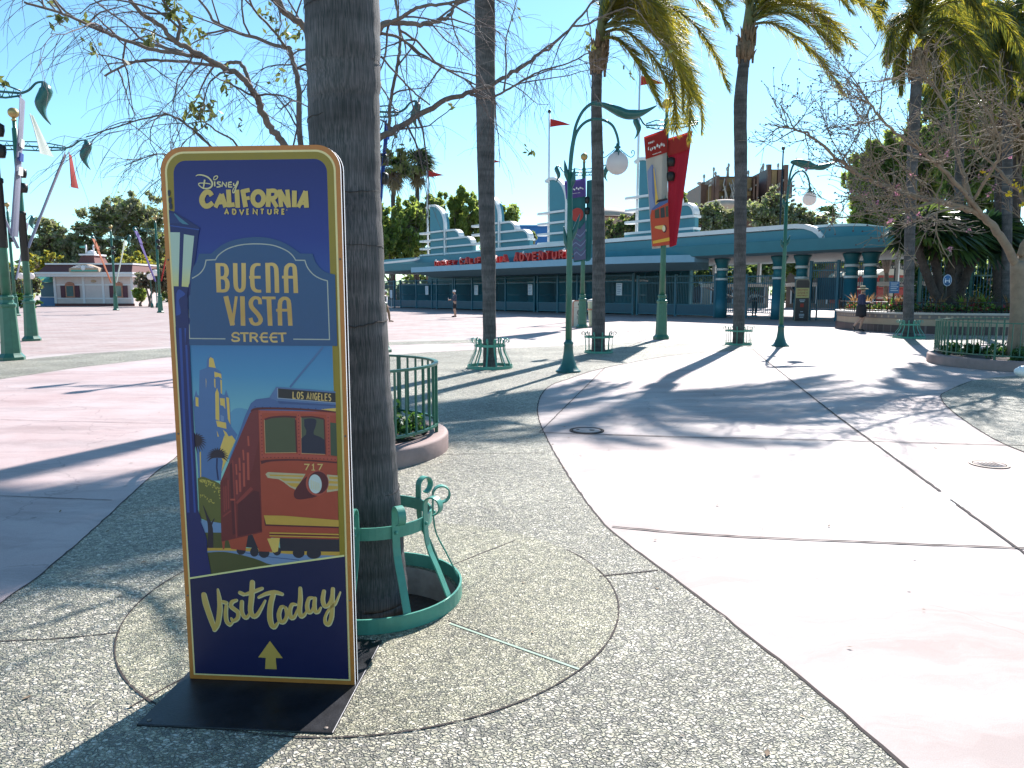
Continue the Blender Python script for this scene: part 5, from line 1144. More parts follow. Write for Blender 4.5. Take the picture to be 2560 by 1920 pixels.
def banner_pole(loc, H_, label, arms, banners, ball=True, leaf=None, group="banner poles around the plaza", lights=True, k=.74, band=None, drop=.42, lk=.76):
    t = root("banner_pole", (loc[0], loc[1], 0), label, "banner pole", group)
    x, y = loc; GP = MATS["green_paint"]
    m = MB(); m.lathe([(.37 * k, 0), (.37 * k, .07), (.31 * k, .12), (.27 * k, .16), (.235 * k, .8), (.22 * k, 1.18), (.25 * k, 1.20), (.25 * k, 1.26), (.19 * k, 1.28), (.17 * k, 1.36), (.2 * k, 1.38), (.2 * k, 1.43), (.12, 1.45)], (x, y, 0), 8, sm=False); m.build("pedestal", GP, t, bevel=.008)
    m = MB(); m.lathe([(.105, 1.4), (.09, 2.6), (.078, H_ - .25), (.05, H_ - .22), (.05, H_)], (x, y, 0), 16); m.build("pole", GP, t)
    if band:
        m = MB(); m.lathe([(.11, 2.5), (.115, 2.52), (.112, 3.9), (.13, 3.92), (.13, 4.0), (.1, 4.02)], (x, y, 0), 16); m.build("sleeve", MATS["black_metal"], t)
    m = MB(); m.lathe([(.05, 0), (.08, .02), (.05, .06), (.04, .12)], (x, y, H_ - .02), 12); m.sphere((x, y, H_ + .22), .155, 16); m.build("ball_finial", MATS["gold_paint"], t)
    za = H_ - drop
    for (ang, ln, leaf_at) in arms:
        e = Vector((math.cos(ang), math.sin(ang), 0)); c = Vector((x, y, za)); m = MB()
        for dz, r in ((.0, .026), (-.12, .022), (.12, .018)):
            m.tube([c + Vector((0, 0, dz)), c + e * ln * .5 + Vector((0, 0, dz + .03 * (dz > 0))), c + e * ln + Vector((0, 0, dz * .4))], r, 6)
        for q in range(3): m.tube([c + e * ln * (.1 + .28 * q) + Vector((0, 0, -.12)), c + e * ln * (.24 + .28 * q) + Vector((0, 0, .1)), c + e * ln * (.36 + .28 * q) + Vector((0, 0, -.1))], .012, 5)
        if leaf_at:
            m.tube(smooth_path([c + e * ln, c + e * (ln + leaf_at * .35) + Vector((0, 0, .08)), c + e * (ln + leaf_at * .7) + Vector((0, 0, .24)), c + e * (ln + leaf_at) + Vector((0, 0, .28))], 4), [.028, .022], 6)
        m.build("arm", MATS["teal_paint"], t)
        if leaf_at:
            m = MB(); q = c + e * (ln + leaf_at) + Vector((0, 0, .29)); tg = Vector((-e.y, e.x, 0))
            leaf_body(m, [q, q + e * .06 * lk + Vector((0, 0, -.18 * lk)), q - e * .06 * lk + Vector((0, 0, -.48 * lk)), q - e * .02 * lk + Vector((0, 0, -.72 * lk)), q + e * .10 * lk + Vector((0, 0, -.92 * lk))], [.03, .20 * lk, .22 * lk, .12 * lk, .008], [.02, .13 * lk, .12 * lk, .05 * lk, .006], tg); m.build("leaf_ornament", MATS["teal_paint"], t)
    if lights:
        m = MB()
        for zz in (H_ - 1.6, H_ - 2.05):
            m.lathe([(.11, -.12), (.14, 0), (.14, .12), (.06, .17)], (x + .16, y - .08, zz), 12)
            m.box(x - .02, x + .1, y - .03, y + .03, zz - .03, zz + .03)
        m.build("spotlight", MATS["black_metal"], t)
    for bq in banners: banner(t, *bq)
    return t
def trolley_art(put, putline):
    c = lambda h: hexm(h, 1.15, .7)
    put([(.02, .30), (.25, .25), (.42, .3), (.5, .62), (.6, .70), (.02, .70)][::-1], c('#7b87a8'), .004)
    put([(.22, .45), (.30, .30), (.36, .28), (.45, .52), (.52, .62), (.36, .66)], c('#c9a550'), .008); put([(.2, .5), (.26, .26), (.31, .25), (.33, .5), (.3, .62)], c('#5d6c96'), .010)
    put([(.02, .98), (.02, .70), (.12, .64), (.98, .60), (.99, .98)], c('#b2452c'), .012); put([(.1, .645), (.5, .595), (.98, .585), (.98, .612), (.2, .655)], c('#4a5f8c'), .015)
    put([(.35, .595), (.45, .572), (.95, .575), (.95, .592)], c('#2a2328'), .018); put([(.25, .73), (.27, .66), (.5, .65), (.5, .735)], c('#46483a'), .018); put([(.56, .735), (.56, .65), (.78, .645), (.79, .735)], c('#3a3b3c'), .018); put([(.84, .735), (.83, .645), (.97, .64), (.98, .735)], c('#46483a'), .018)
    put([(.2, .815), (.24, .80), (.72, .80), (.64, .84), (.4, .83)], c('#d0ab5c'), .018); put(ell(.74, .835, .12, .035, 16), c('#571b24'), .021); put(ell(.70, .832, .085, .027, 16), c('#d6c9a8'), .024)
    put([(.05, .93), (.99, .915), (.99, .945), (.06, .955)], c('#d0a13c'), .018)
def head_red(put, putline): trolley_art(put, putline); head_text(putline, .045, .15, 4.2)
PC = (4.90, 23.92)
Ybn = PC[1] - .12
banner_pole(PC, 7.22, "banner pole with gold ball, red trolley banner and crimson banner in front of the entrance",
  [(math.pi - .15, .64, .28), (-.35, .98, 0)],
  [([P(1611, 345, Ybn), P(1665, 325, Ybn), P(1674, 618, Ybn + .05), P(1630, 622, Ybn + .05)], .20, ("cloth_cream", "cloth_red"), head_red),
   ([P(1669, 350, Ybn + .1), P(1731, 330, Ybn - .5), P(1690, 612, Ybn), P(1672, 618, Ybn + .1)], .16, ("cloth_crimson", "cloth_red"))])
def plain_art(put, putline):
    c = lambda h: hexm(h, 1.0, .7)
    put([(.05, .98), (.05, .62), (.3, .55), (.6, .6), (.95, .52), (.95, .98)], c('#4b5472'), .006)
    for k in range(5): put(sm2([(.05, .66 + k * .06), (.3, .63 + k * .06), (.6, .68 + k * .06), (.95, .62 + k * .06), (.95, .635 + k * .06), (.6, .695 + k * .06), (.3, .645 + k * .06), (.05, .675 + k * .06)], 2), c(('#6a7a98', '#3f6f7a')[k % 2]), .012)
    put(ell(.5, .42, .36, .085, 18), c('#a03a34'), .010)
    head_text(putline, .04, .14, 4.4)
PD = (3.05, 31.7); Yb = PD[1] - .12
banner_pole(PD, 7.0, "banner pole with violet-topped teal banner behind the curled lamp post",
  [(math.pi - .1, .80, .32), (-.2, .62, .3)],
  [([P(1412, 455, Yb), P(1463, 448, Yb), P(1466, 652, Yb), P(1434, 656, Yb)], .22, ("cloth_teal", "cloth_violet"), plain_art),
   ([P(1467, 452, Yb + .1), P(1492, 446, Yb - .7), P(1476, 648, Yb - .1), P(1466, 654, Yb + .1)], .0, ("cloth_teal", "cloth_teal"))])
PE = (-3.35, 18.6); Ye = PE[1]
banner_pole(PE, 6.35, "banner pole with a blue banner hidden behind the nearest palm trunk", [(.12, .55, .42), (math.pi, .8, .4)],
  [([P(962, 300, Ye - .3), P(972, 318, Ye - .1), P(955, 520, Ye - .1), P(948, 520, Ye - .2)], .18, ("cloth_blue", "cloth_blue"))])
PA = (-11.32, 16.42)
def w3(c, dx, dy, z): return Vector((c[0] + dx, c[1] + dy, z))
def edge_on(c, x, hw, tw, z):      # a cloth edge that runs nearly along the line of sight
    v = Vector((c[0], c[1], 0)).normalized(); p = Vector((v.y, -v.x, 0)); q = Vector((c[0], c[1], z)) + p * x
    return q - v * hw - p * tw, q + v * hw + p * tw
def hung(c, x0, z0, x1, z1, hw0, hw1, tw0, tw1):
    a, b = edge_on(c, x0, hw0, tw0, z0); e, f = edge_on(c, x1, hw1, tw1, z1); return [a, b, f, e]
banner_pole(PA, 6.6, "tall banner pole at the left edge with lilac banner seen edge-on", [(0.35, .60, .42), (math.pi, .8, 0)],
  [(hung(PA, .60, 5.80, .26, 2.75, .42, .12, .05, .07), .0, ("cloth_grey", "cloth_grey"), lambda put, pl: [put([(.1, .30 + k * .1), (.9, .29 + k * .1), (.9, .35 + k * .1), (.1, .36 + k * .1)], MATS[("white_print", "cloth_blue")[k % 2]]) for k in range(3)]),
   (hung(PA, .74, 5.45, .98, 4.62, .1, .3, .03, .16), .0, ("cloth_pale", "cloth_pale"))], band=True, drop=.75, lk=1.0)
PB = (-15.24, 23.1)
banner_pole(PB, 6.75, "second banner pole from the left edge with thin lilac and pink banners", [(0.3, 1.35, .55), (math.pi, 1.15, 0)],
  [(hung(PB, 1.30, 5.9, .14, 2.9, .4, .08, .03, .02), .0, ("cloth_grey", "cloth_grey")),
   (hung(PB, 1.42, 5.9, 1.50, 4.85, .35, .2, .05, .12), .0, ("cloth_red", "cloth_red")),
   (hung(PB, -.75, 5.8, -.65, 4.6, .35, .3, .08, .18), .0, ("cloth_grey", "cloth_grey")),
   (hung(PB, -.70, 4.6, -.12, 2.9, .2, .06, .03, .02), .0, ("cloth_grey", "cloth_grey"))], band=True, drop=.75, lk=1.0)
for c, lab, cols in (((-34.8, 64.3), "slim banner pole with orange banners in front of the ticket booth", ("cloth_orange", "cloth_pale")), ((-27.1, 56.4), "banner pole with violet and pink banners beside the big sign's left edge", ("cloth_violet", "cloth_red")), ((-32.9, 48.5), "dark banner pole half hidden between the two left poles", ("cloth_blue", "cloth_grey"))):
    banner_pole(c, 7.0, lab, [(0, 1.1, .45), (math.pi, 1.1, .45)], lk=1.0, drop=.75, banners=
      [(hung(c, -1.35, 6.1, -.20, 2.4, .4, .1, .10, .05), .25, (cols[0], cols[0])), (hung(c, 1.05, 6.1, .20, 2.4, .4, .1, .07, .04), .0, (cols[1], cols[1]))])

# ------------------------------------------------------------------ litter bins
mat("bin_cream", (.62, .56, .48), .5, var=.08, scale=6); mat("bin_coral", (.50, .20, .14), .5, var=.1); mat("bin_mint", (.36, .46, .38), .5, var=.08); mat("bin_ink", (.05, .05, .055), .6, var=.05)
def recycling_bin(c, rz):
    t = root("recycling_bin", (c[0], c[1], 0), "cream recycling bin with coral edges beside the curled lamp post", "bin", rz=rz, world=False)
    hw, hd, h = .29, .30, 1.18
    out = [(-hw, .0), (hw, 0), (hw, h - .1)] + [(hw - .1 + .1 * math.cos(R(a)), h - .1 + .1 * math.sin(R(a))) for a in (15, 35, 55, 75, 90)] + [(-hw + .1 - .1 * math.sin(R(a)), h - .1 + .1 * math.cos(R(a))) for a in (0, 15, 35, 55, 75)] + [(-hw, h - .1)]
    m = MB(); m.prism(out, lambda a, b, d: (a, d, b), -hd, hd, 0); m.build("body", MATS["bin_cream"], t, bevel=.008)
    m = MB(); q = [(a, b) for a, b in out[1:]] + [out[0]]
    vs, fs = stroke([(a * .93, .02 + b * .97) for a, b in out[1:]] + [(out[0][0] * .93, .02)], .045)
    m.add([(v.x, -hd - .006, v.y) for v in vs], fs)
    for s in (-1, 1): m.box(s * hw - .006 if s > 0 else s * hw - .012, s * hw + .012 if s > 0 else s * hw + .006, -hd + .02, -hd + .08, .01, h - .1)
    m.build("coral_edge", MATS["bin_coral"], t, fixn=True)
    m = MB(); m.lathe([(.062, 0), (.062, .012), (.001, .013)], n=20, fn=lambda x, y, z: (x, -hd - z, 1.0 + y)); m.build("slot", MATS["bin_ink"], t)
    m = MB()
    vs, fs = stroke(ell(0, .64, .075, .115, 20), .03, True); m.add([(v.x, -hd - .004, v.y) for v in vs], fs)
    vs, fs = stroke([(0, .53), (0, .70)], .04); m.add([(v.x, -hd - .005, v.y) for v in vs], fs)
    vs, fs = stroke([(-.05, .66), (0, .71), (.05, .66)], .03); m.add([(v.x, -hd - .0055, v.y) for v in vs], fs)
    for j, w in enumerate(("RECYCLE", "BOTTLES")):
        for pts, ww, cl in text_strokes(w, -.10, .44 - j * .065, .2, .042, .008):
            vs, fs = stroke(pts, ww, cl); m.add([(v.x, -hd - .004, v.y) for v in vs], fs)
    m.build("printed_mark", MATS["bin_ink"], t, fixn=True)
    m = MB(); m.box(-hw + .03, hw - .03, -hd - .003, -hd - .0005, .86, .87); m.build("seam", MATS["bin_coral"], t)
recycling_bin((2.98, 33.1), R(6))
t = root("litter_bin", (3.80, 33.3, 0), "pale mint litter bin half hidden behind the palm in the cage guard", "bin", world=False)
m = MB(); m.lathe([(.27, 0), (.29, .04), (.36, 1.05), (.37, 1.1), (.35, 1.14)], n=24); m.build("body", MATS["bin_mint"], t)
m = MB(); m.lathe([(.38, 1.1), (.39, 1.13), (.36, 1.2), (.2, 1.24), (.19, 1.2)], n=24, caps=False); m.build("lid", MATS["bin_cream"], t)
m = MB(); m.lathe([(.372, .74), (.372, .80), (.345, .80)], n=24, caps=False); m.build("band", MATS["bin_coral"], t)

# ------------------------------------------------------------------ the entrance building (s along the front, d out towards the plaza)
FA = Vector((-12.3, 77.0, 0)); FB = Vector((17.3, 39.5, 0)); FU = (FB - FA).normalized(); FN = Vector((FU.y, -FU.x, 0))
def W(s, d, z): return FA + FU * s + FN * d + Vector((0, 0, z))
Wsz = lambda s, z, d: W(s, d, z)
mat("ent_teal", (.050, .215, .27), .55, var=.07, scale=1.2); mat("ent_teal_deep", (.02, .155, .19), .5, var=.1, scale=1.2); mat("ent_light", (.22, .39, .50), .5, var=.06, scale=1.5)
mat("ent_white", (.70, .71, .70), .5, var=.05, scale=2); mat("ent_soffit", (.13, .21, .24), .6, var=.05); mat("ent_red", (.50, .025, .02), .35, var=.06, scale=3)
mat("column_teal", (.022, .14, .19), .5, var=.08, scale=2); mat("gate_teal", (.008, .115, .175), .4, var=.12, scale=2.5); mat("gate_dark", (.005, .075, .125), .4, var=.12, scale=2); mat("booth_teal", (.012, .16, .22), .45, var=.1, scale=2)
ent = root("entrance_building", W(24, 0, 0), "long teal streamline entrance building with white-trimmed pylons and red roof letters", "building")
# main roof: plan outline with rounded right end, stacked bands
def roof_plan(out, s0=-4.0, s1=47.6, back=-9.0):
    pts = [(s0, out), (s1, out)]
    r = out - back
    for a in np.linspace(90, 0, 12): pts.append((s1 + (2.6 + (out - 2)) * math.cos(R(a)), out - (2.6 + (out - 2)) * (1 - math.sin(R(a)))))
    pts += [(s1 + 2.6 + out - 2, back), (s0, back)]
    return pts
def slab(m, plan0, z0, plan1, z1, mi, top=True, bot=True):
    n = len(plan0); vs = [W(s, d, z0) for s, d in plan0] + [W(s, d, z1) for s, d in plan1]
    fs = [(i, (i + 1) % n, n + (i + 1) % n, n + i) for i in range(n)]
    if top: fs.append(tuple(range(n, 2 * n)))
    if bot: fs.append(tuple(range(n - 1, -1, -1)))
    m.add(vs, fs, mi)
m = MB()
box_plan = lambda o: [(-4.0, o), (54.5, o), (54.5, -9.0), (-4.0, -9.0)]
slab(m, box_plan(1.7), 3.58, box_plan(2.0), 3.70, 1); slab(m, box_plan(2.0), 3.703, box_plan(2.25), 4.28, 0); slab(m, roof_plan(1.7), 4.283, roof_plan(1.7), 4.86, 0); slab(m, roof_plan(1.62), 4.863, roof_plan(1.62), 4.90, 1)
m.build("main_roof", [MATS["ent_teal"], MATS["ent_soffit"]], ent)
m = MB()
# white coping along the roof top, ending in a quarter-round drop on the right end
tp = [(s, 1.74) for s in np.linspace(20, 46.4, 12)]
cop = [(a, 5.04) for a, _ in tp] + [(46.4 + 1.6 * math.sin(R(x)), 5.04 - .95 * (1 - math.cos(R(x)))) for x in (20, 40, 55, 70, 82, 90)]
vs, fs = stroke(cop, .24)
n_ = len(vs)
m.add([W(v.x, 1.80, v.y) for v in vs] + [W(v.x, 1.30, v.y) for v in vs], fs + [tuple(n_ + i for i in f[::-1]) for f in fs] + [(i, i + 1, n_ + i + 1, n_ + i) for i in range(n_ // 2 - 1)] + [(n_ // 2 + i + 1, n_ // 2 + i, n_ + n_ // 2 + i, n_ + n_ // 2 + i + 1) for i in range(n_ // 2 - 1)])
slab(m, roof_plan(.8, 22), 4.903, roof_plan(.8, 22), 5.10, 0)
vs, fs = stroke([(1.0, 4.50), (7.9, 4.62), (8.6, 4.74)], .16); m.add([W(v.x, 2.35, v.y) for v in vs], fs); m.add([W(v.x, 2.1, v.y) for v in vs], fs)
m.build("roof_coping", [MATS["ent_white"]], ent, fixn=True)
m = MB()
for q in range(10):      # roof drip line
    pass
vs, fs = stroke([(-4, 4.30), (54.4, 4.30)], .03); m.add([W(v.x, 2.262, v.y) for v in vs], fs); m.build("roof_seam", [MATS["ent_teal_deep"]], ent)
# lower lettered canopy with chamfered fascia
lc = [(10.2, 4.0), (33.0, 4.0), (35.0, 3.8), (37.0, 3.25), (38.8, 2.55), (40.0, 1.9)]
lb = [(40.0, 0.5), (11.4, 0.5)]
def can(off): return [(11.0 + off * .3, 4.0 - off)] + [(s - off * .2, d - off) for s, d in lc[1:]] + lb
P0 = [lc[0]] + lc[1:] + lb
m = MB()
slab(m, P0, 3.36, P0, 3.80, 0, bot=False); 
P1 = [(12.0, 2.9)] + [(s, max(.9, d - 1.25)) for s, d in lc[1:]] + lb
slab(m, P1, 2.92, P0, 3.358, 1, top=False)
m.build("lettered_canopy", [MATS["ent_light"], MATS["ent_soffit"]], ent)
# roof letters
m = MB(); x = 13.9
def rl(txt, s0, s1, z0, h, sw):
    for pts, w, cl in text_strokes(txt, 0, 0, s1 - s0, h, sw, gap=.34):
        vs, fs = stroke(pts, w, cl); n = len(vs)
        A_ = [W(s0 + v.x, 3.86, z0 + v.y) for v in vs]; B_ = [W(s0 + v.x, 3.52, z0 + v.y) for v in vs]
        half = n // 2
        side = [(i, i + 1, n + i + 1, n + i) for i in range(half - 1)] + [(half + i, half + i + 1, n + half + i + 1, n + half + i) for i in range(half - 1)] + [(0, half, n + half, n), (half - 1, n - 1, 2 * n - 1, n + half - 1)]
        m.add(A_ + B_, fs + [tuple(n + i for i in f) for f in fs] + side)
rl("DISNEY", 13.9, 17.1, 3.803, .46, .10); rl("CALIFORNIA", 17.7, 24.0, 3.803, .56, .13); rl("ADVENTURE", 24.9, 31.2, 3.803, .66, .14)
m.build("roof_lettering", [MATS["ent_red"]], ent, fixn=True)
m = MB()
for s in (14.3, 15.6, 18.0, 21.8, 22.7, 26.2, 28.6, 30.6): 
    c = W(s, 3.95, 4.28 + .05 * (s > 17) + .12 * (s > 24)); m.sphere(c, .085, 8); m.tube([c, c + FN * -.3 - Vector((0, 0, .3))], .02, 4)
m.build("sign_spotlights", [MATS["ent_white"]], ent)
# pylons
def pylon(i, s0, ztop, l1, l2, l3, l4, kx):
    """a tall fin with one rounded shoulder, two stepped wings to the right, white bands that reach out left round the flagpole"""
    FWn = 2.65 * kx; sf = s0 + 1.95 * kx; e1, e2 = sf + 5.05 * kx, sf + 6.95 * kx; zb = 4.6; e = sf + FWn
    def qround(x0, x1, zb, zt, rx, rz):
        return [(x0, zb), (x1, zb), (x1, zt - rz)] + [(x1 - rx + rx * math.cos(R(a)), zt - rz + rz * math.sin(R(a))) for a in (12, 24, 36, 48, 60, 72, 84, 90)] + [(x0, zt)]
    body = MB(); rw = .85 * kx
    body.prism(qround(sf, e, zb, ztop, FWn * .86, 2.0), Wsz, -.28, .20, 0); body.prism(qround(e + .01, e1, zb, l1 - .02, rw * 1.2, .7), Wsz, -.22, .14, 0); body.prism(qround(e + .012, e2, zb, l2 - .02, rw * 1.2, .7), Wsz, -.222, .142, 0)
    body.prism([(s0 + .15, zb - .05), (e2, zb - .05), (e2, l4), (s0 + .15, l4)], Wsz, -.40, .30, 0)
    o = body.build("pylon", [MATS["ent_teal"]], ent, fixn=True)
    tr = MB()
    def band(pts, w, d0, d1):
        vs, fs = stroke(pts, w); n = len(vs); h = n // 2
        tr.add([W(v.x, d1, v.y) for v in vs] + [W(v.x, d0, v.y) for v in vs], fs + [tuple(n + k for k in f) for f in fs] + [(k, k + 1, n + k + 1, n + k) for k in range(h - 1)] + [(h + k, h + k + 1, n + h + k + 1, n + h + k) for k in range(h - 1)] + [(0, h, n + h, n), (h - 1, n - 1, 2 * n - 1, n + h - 1)])
    rx = FWn * .86
    band([(sf - .55 * kx, ztop - .16), (sf, ztop), (e - rx, ztop)] + [(e - rx + rx * math.sin(R(a)), ztop - 2.0 + 2.0 * math.cos(R(a))) for a in (12, 24, 36, 48, 60, 72, 84, 90)] + [(e, zb)], .20, .06, .33)
    for zz, x1 in ((l1, e1), (l2, e2)):
        r = rw * 1.2; band([(e + .12, zz), (x1 - r, zz)] + [(x1 - r + r * math.sin(R(a)), zz - .7 + .7 * math.cos(R(a))) for a in (15, 30, 45, 60, 75, 90)], .16, -.25, .28)
    for zz in (l3, l4): band([(e + .115, zz), (e2 + .05, zz)], .15, -.43, .335)
    for zz in (l1, l2, l3, l4):
        rr_ = .42; pl = [(e - .12, rr_)] + [(s0 + rr_ - rr_ * math.sin(R(a)), rr_ * math.cos(R(a))) for a in (0, 20, 45, 70, 90, 110, 135, 160, 180)] + [(e - .12, -rr_)]
        n = len(pl); tr.add([W(a, b, zz - .075) for a, b in pl] + [W(a, b, zz + .075) for a, b in pl], [tuple(range(n)), tuple(range(2 * n - 1, n - 1, -1))] + [(k, k + n, (k + 1) % n + n, (k + 1) % n) for k in range(n)])
    tr.build("white_bands", [MATS["ent_white"]], o, fixn=True, off=WORLD_ROOTS[ent.name])
for i, a in enumerate(((5.5, 9.75, 7.25, 6.5, 5.78, 5.15, 1.0), (14.3, 9.85, 7.35, 6.58, 5.8, 5.15, .9), (23.3, 10.2, 7.65, 6.85, 6.05, 5.35, .76), (32.6, 10.4, 7.93, 7.1, 6.3, 5.55, .67))): pylon(i, *a)
# columns under the main roof
for s in (40.7, 44.55, 45.95, 48.75, 49.75):
    m = MB(); f = lambda x, y, z, s=s: W(s + x, .1 + y, z)
    m.lathe([(.36, 0), (.36, 1.15), (.33, 1.16), (.33, 2.28)], n=20, m=0, fn=f); m.lathe([(.30, 2.42), (.30, 2.86)], n=20, m=1, fn=f); m.lathe([(.32, 3.02), (.40, 3.35), (.47, 3.50), (.47, 3.57)], n=20, m=1, fn=f)
    o = m.build("column", [MATS["column_teal"], MATS["ent_teal_deep"]], ent)
    m = MB(); m.lathe([(.37, 2.29), (.37, 2.41)], n=20, fn=f); m.lathe([(.37, 2.87), (.37, 3.01)], n=20, fn=f); m.build("band", [MATS["ent_white"]], o, off=WORLD_ROOTS[ent.name])
m = MB()
for s in np.arange(34.0, 51.5, 1.9): m.box(s, s + .22, -8.2, -8.0, 2.2, 3.57, fn=W)
m.box(33, 51.5, -8.25, -7.95, 1.95, 2.2, fn=W)
m.build("rear_frame", [MATS["ent_white"]], ent)
m = MB(); m.box(-4, 33, -7.0, -6.6, 0, 3.56, fn=W); m.build("rear_wall", [MATS["booth_teal"]], ent)

# flagpoles with pennants
mat("pole_white", (.66, .66, .68), .4, .2, .05)
for k, (s, zt, zf, lab) in enumerate(((6.55, 13.2, 12.9, "white flagpole with red pennant on the leftmost entrance pylon"), (15.6, 13.3, 12.9, "flagpole with red pennant on the pylon behind the bell-guard palm"), (24.35, 15.2, 14.5, "tall flagpole with red pennant just left of the curled lamp post"), (33.5, 16.6, 15.6, "tallest flagpole behind the curled lamp's leaf hood"))):
    b = W(s, -.1, 4.7); t = root("flagpole", b, lab, "flagpole", "flagpoles on the entrance pylons")
    m = MB(); m.lathe([(.10, 4.7), (.085, zt * .7), (.06, zt)], (b.x, b.y, 0), 10); m.build("pole", MATS["pole_white"], t)
    m = MB(); m.sphere((b.x, b.y, zt + .12), .14, 10); m.build("ball_finial", MATS["black_metal"], t)
    m = MB(); L_ = 1.55 if k != 1 else 1.5; vs = []
    for d in (0, .012):
        for j in range(9):
            u_ = j / 8; yy = .10 * math.sin(u_ * 5 + k); hw = .30 * (1 - u_) + .01
            vs += [(b.x + .08 + L_ * u_, b.y + yy + d, zf + hw - .16 * u_), (b.x + .08 + L_ * u_, b.y + yy + d, zf - hw - .16 * u_)]
    m.add(vs, [(2 * j, 2 * j + 1, 2 * j + 3, 2 * j + 2) for j in range(8)] + [(18 + 2 * j, 20 + 2 * j, 21 + 2 * j, 19 + 2 * j) for j in range(8)], 0, True); m.build("pennant", MATS["cloth_red"], t)

# gates
def gate_run(s0, s1, posts, h, label, panel=.72, spacing=.13, d=0.0, solid=True, top_arch=()):
    b = W((s0 + s1) / 2, d, 0); t = root("entrance_gate", b, label, "gate", "teal gates across the entrance front")
    for s in posts:
        m = MB(); m.box(s - .07, s + .07, d - .07, d + .07, .002, h + .12, fn=W); m.build("post", MATS["gate_teal"], t)
    m = MB()
    for k, zz in enumerate((.10, panel + .02, h - .45, h - .04)): m.box(s0, s1, d - .035, d + .035, zz, zz + .06, fn=W)
    m.build("rails", MATS["gate_teal"], t)
    m = MB(); s = s0 + spacing
    while s < s1: m.box(s - .013, s + .013, d - .013, d + .013, panel + .081, h + .06, fn=W); s += spacing
    for c, w, hh in top_arch:
        pts = [W(c - w * math.cos(R(a)), d, h - .02 + hh * math.sin(R(a))) for a in np.linspace(0, 180, 11)]; m.tube(pts, .03, 6)
        m.tube([W(c, d, h), W(c - .14, d, h + .2), W(c, d, h + .45), W(c + .14, d, h + .2), W(c, d, h)], .025, 5)
    m.build("bars", MATS["gate_teal"], t)
    if solid:
        m = MB(); m.box(s0 + .02, s1 - .02, d - .02, d + .02, .161, panel + .019, fn=W); m.build("kick_panel", MATS["gate_dark"], t)
    return t
gate_run(-3, 11.0, [-3, -.1, 1.2, 4.4, 7.3, 8.2, 11.0], 2.75, "left end teal barred gate beyond the walking man in white cap")
gate_run(11.14, 22.9, [11.3, 14.1, 16.0, 19.0, 22.8], 2.75, "long teal barred gate behind the standing man in shorts")
gate_run(23.1, 33.5, [23.2, 25.6, 27.8, 30.2, 33.4], 2.75, "teal barred gate between the two banner poles", top_arch=((28.8, .7, .35),))
gate_run(33.7, 40.3, [33.8, 37.1, 40.2], 2.60, "scroll-topped teal gate right of the red trolley banner", top_arch=((35.4, 1.0, .55), (38.6, 1.2, .7)))
gate_run(40.5, 44.3, [40.6, 42.4, 44.2], 2.5, "see-through teal gate in front of the attendant with white sleeves", panel=.3, spacing=.14, solid=False, top_arch=((41.5, .8, .5),))
gate_run(46.4, 49.6, [46.45, 48.0, 49.5], 3.15, "tall dark barred gate right of the tall brown notice sign", panel=.55, spacing=.12, solid=False)
t = root("gate_screen", W(47.2, -.4, 0), "dark screen panel behind the tall barred gate", "screen")
m = MB(); m.box(46.6, 48.7, -.46, -.40, 1.15, 2.35, fn=W); m.build("panel", MATS["gate_dark"], t)
m = MB(); m.box(46.6, 46.66, -.47, -.39, .002, 1.15, fn=W); m.box(48.64, 48.7, -.47, -.39, .002, 1.15, fn=W); m.build("legs", MATS["gate_teal"], t)
# turnstile booths behind the gates
bt = root("turnstile_booth", W(2.2, -2.6, 0), "rounded teal turnstile booth behind the entrance gate bars", "booth", "turnstile booths behind the gates", world=False, rz=math.atan2(FU.y, FU.x))
m = MB(); m.lathe([(1.22, .002), (1.22, .9), (1.15, .92), (1.15, 2.35)], n=24); m.build("body", MATS["booth_teal"], bt)
m = MB(); m.lathe([(1.2, 2.351), (1.26, 2.40), (1.26, 2.46), (.9, 2.52), (.001, 2.54)], n=24); m.build("roof", MATS["ent_white"], bt)
m = MB(); m.lathe([(1.17, 1.3), (1.17, 1.42)], n=24, caps=False); m.build("band", MATS["gate_teal"], bt)
for s in (-.8, 5.4, 8.6, 12.6, 17.4, 20.6, 24.4, 27.6, 30.8): c = copy_tree(bt); c.location = W(s, -2.6, 0)
# notices
mat("notice_white", (.62, .66, .72), .5, var=.05); mat("notice_blue", (.05, .14, .30), .5, var=.05)
def notice(c, w, h, z, lab, post=True, dark=False, rz=None):
    t = root("notice_sign", (c.x, c.y, 0), lab, "sign", "notices by the gates", rz=rz if rz is not None else math.atan2(FU.y, FU.x), world=False)
    m = MB(); m.box(-w / 2, w / 2, -.015, .015, z, z + h); m.build("panel", MATS["notice_blue" if dark else "notice_white"], t, bevel=.004)
    m = MB()
    for k in range(6): m.box(-w * .36, w * (.36 - .1 * (k % 3)), -.0185, -.0165, z + h * (.86 - .14 * k), z + h * (.90 - .14 * k))
    m.build("printed_lines", MATS["notice_white" if dark else "notice_blue"], t)
    if post:
        m = MB(); m.box(-.02, .02, -.012, .03, .012, z); m.lathe([(.22, .001), (.22, .012), (.02, .03)], n=16); m.build("stand", MATS["pole_white"], t)
notice(W(3.2, 2.2, 0) * 1, .42, .75, 1.05, "pale notice on a thin stand beside the walking man")
for s, lab in ((6.6, "pale notice hung on the gate left of the standing man"), (14.9, "pale notice hung on the gate right of the standing man"), (22.4, "pale notice hung on the gate right of the bell-guard palm"), (32.2, "pale notice hung on the gate left of the red trolley banner pole")):
    notice(W(s, .14, 0), .55, .85, 1.35, lab, post=False)
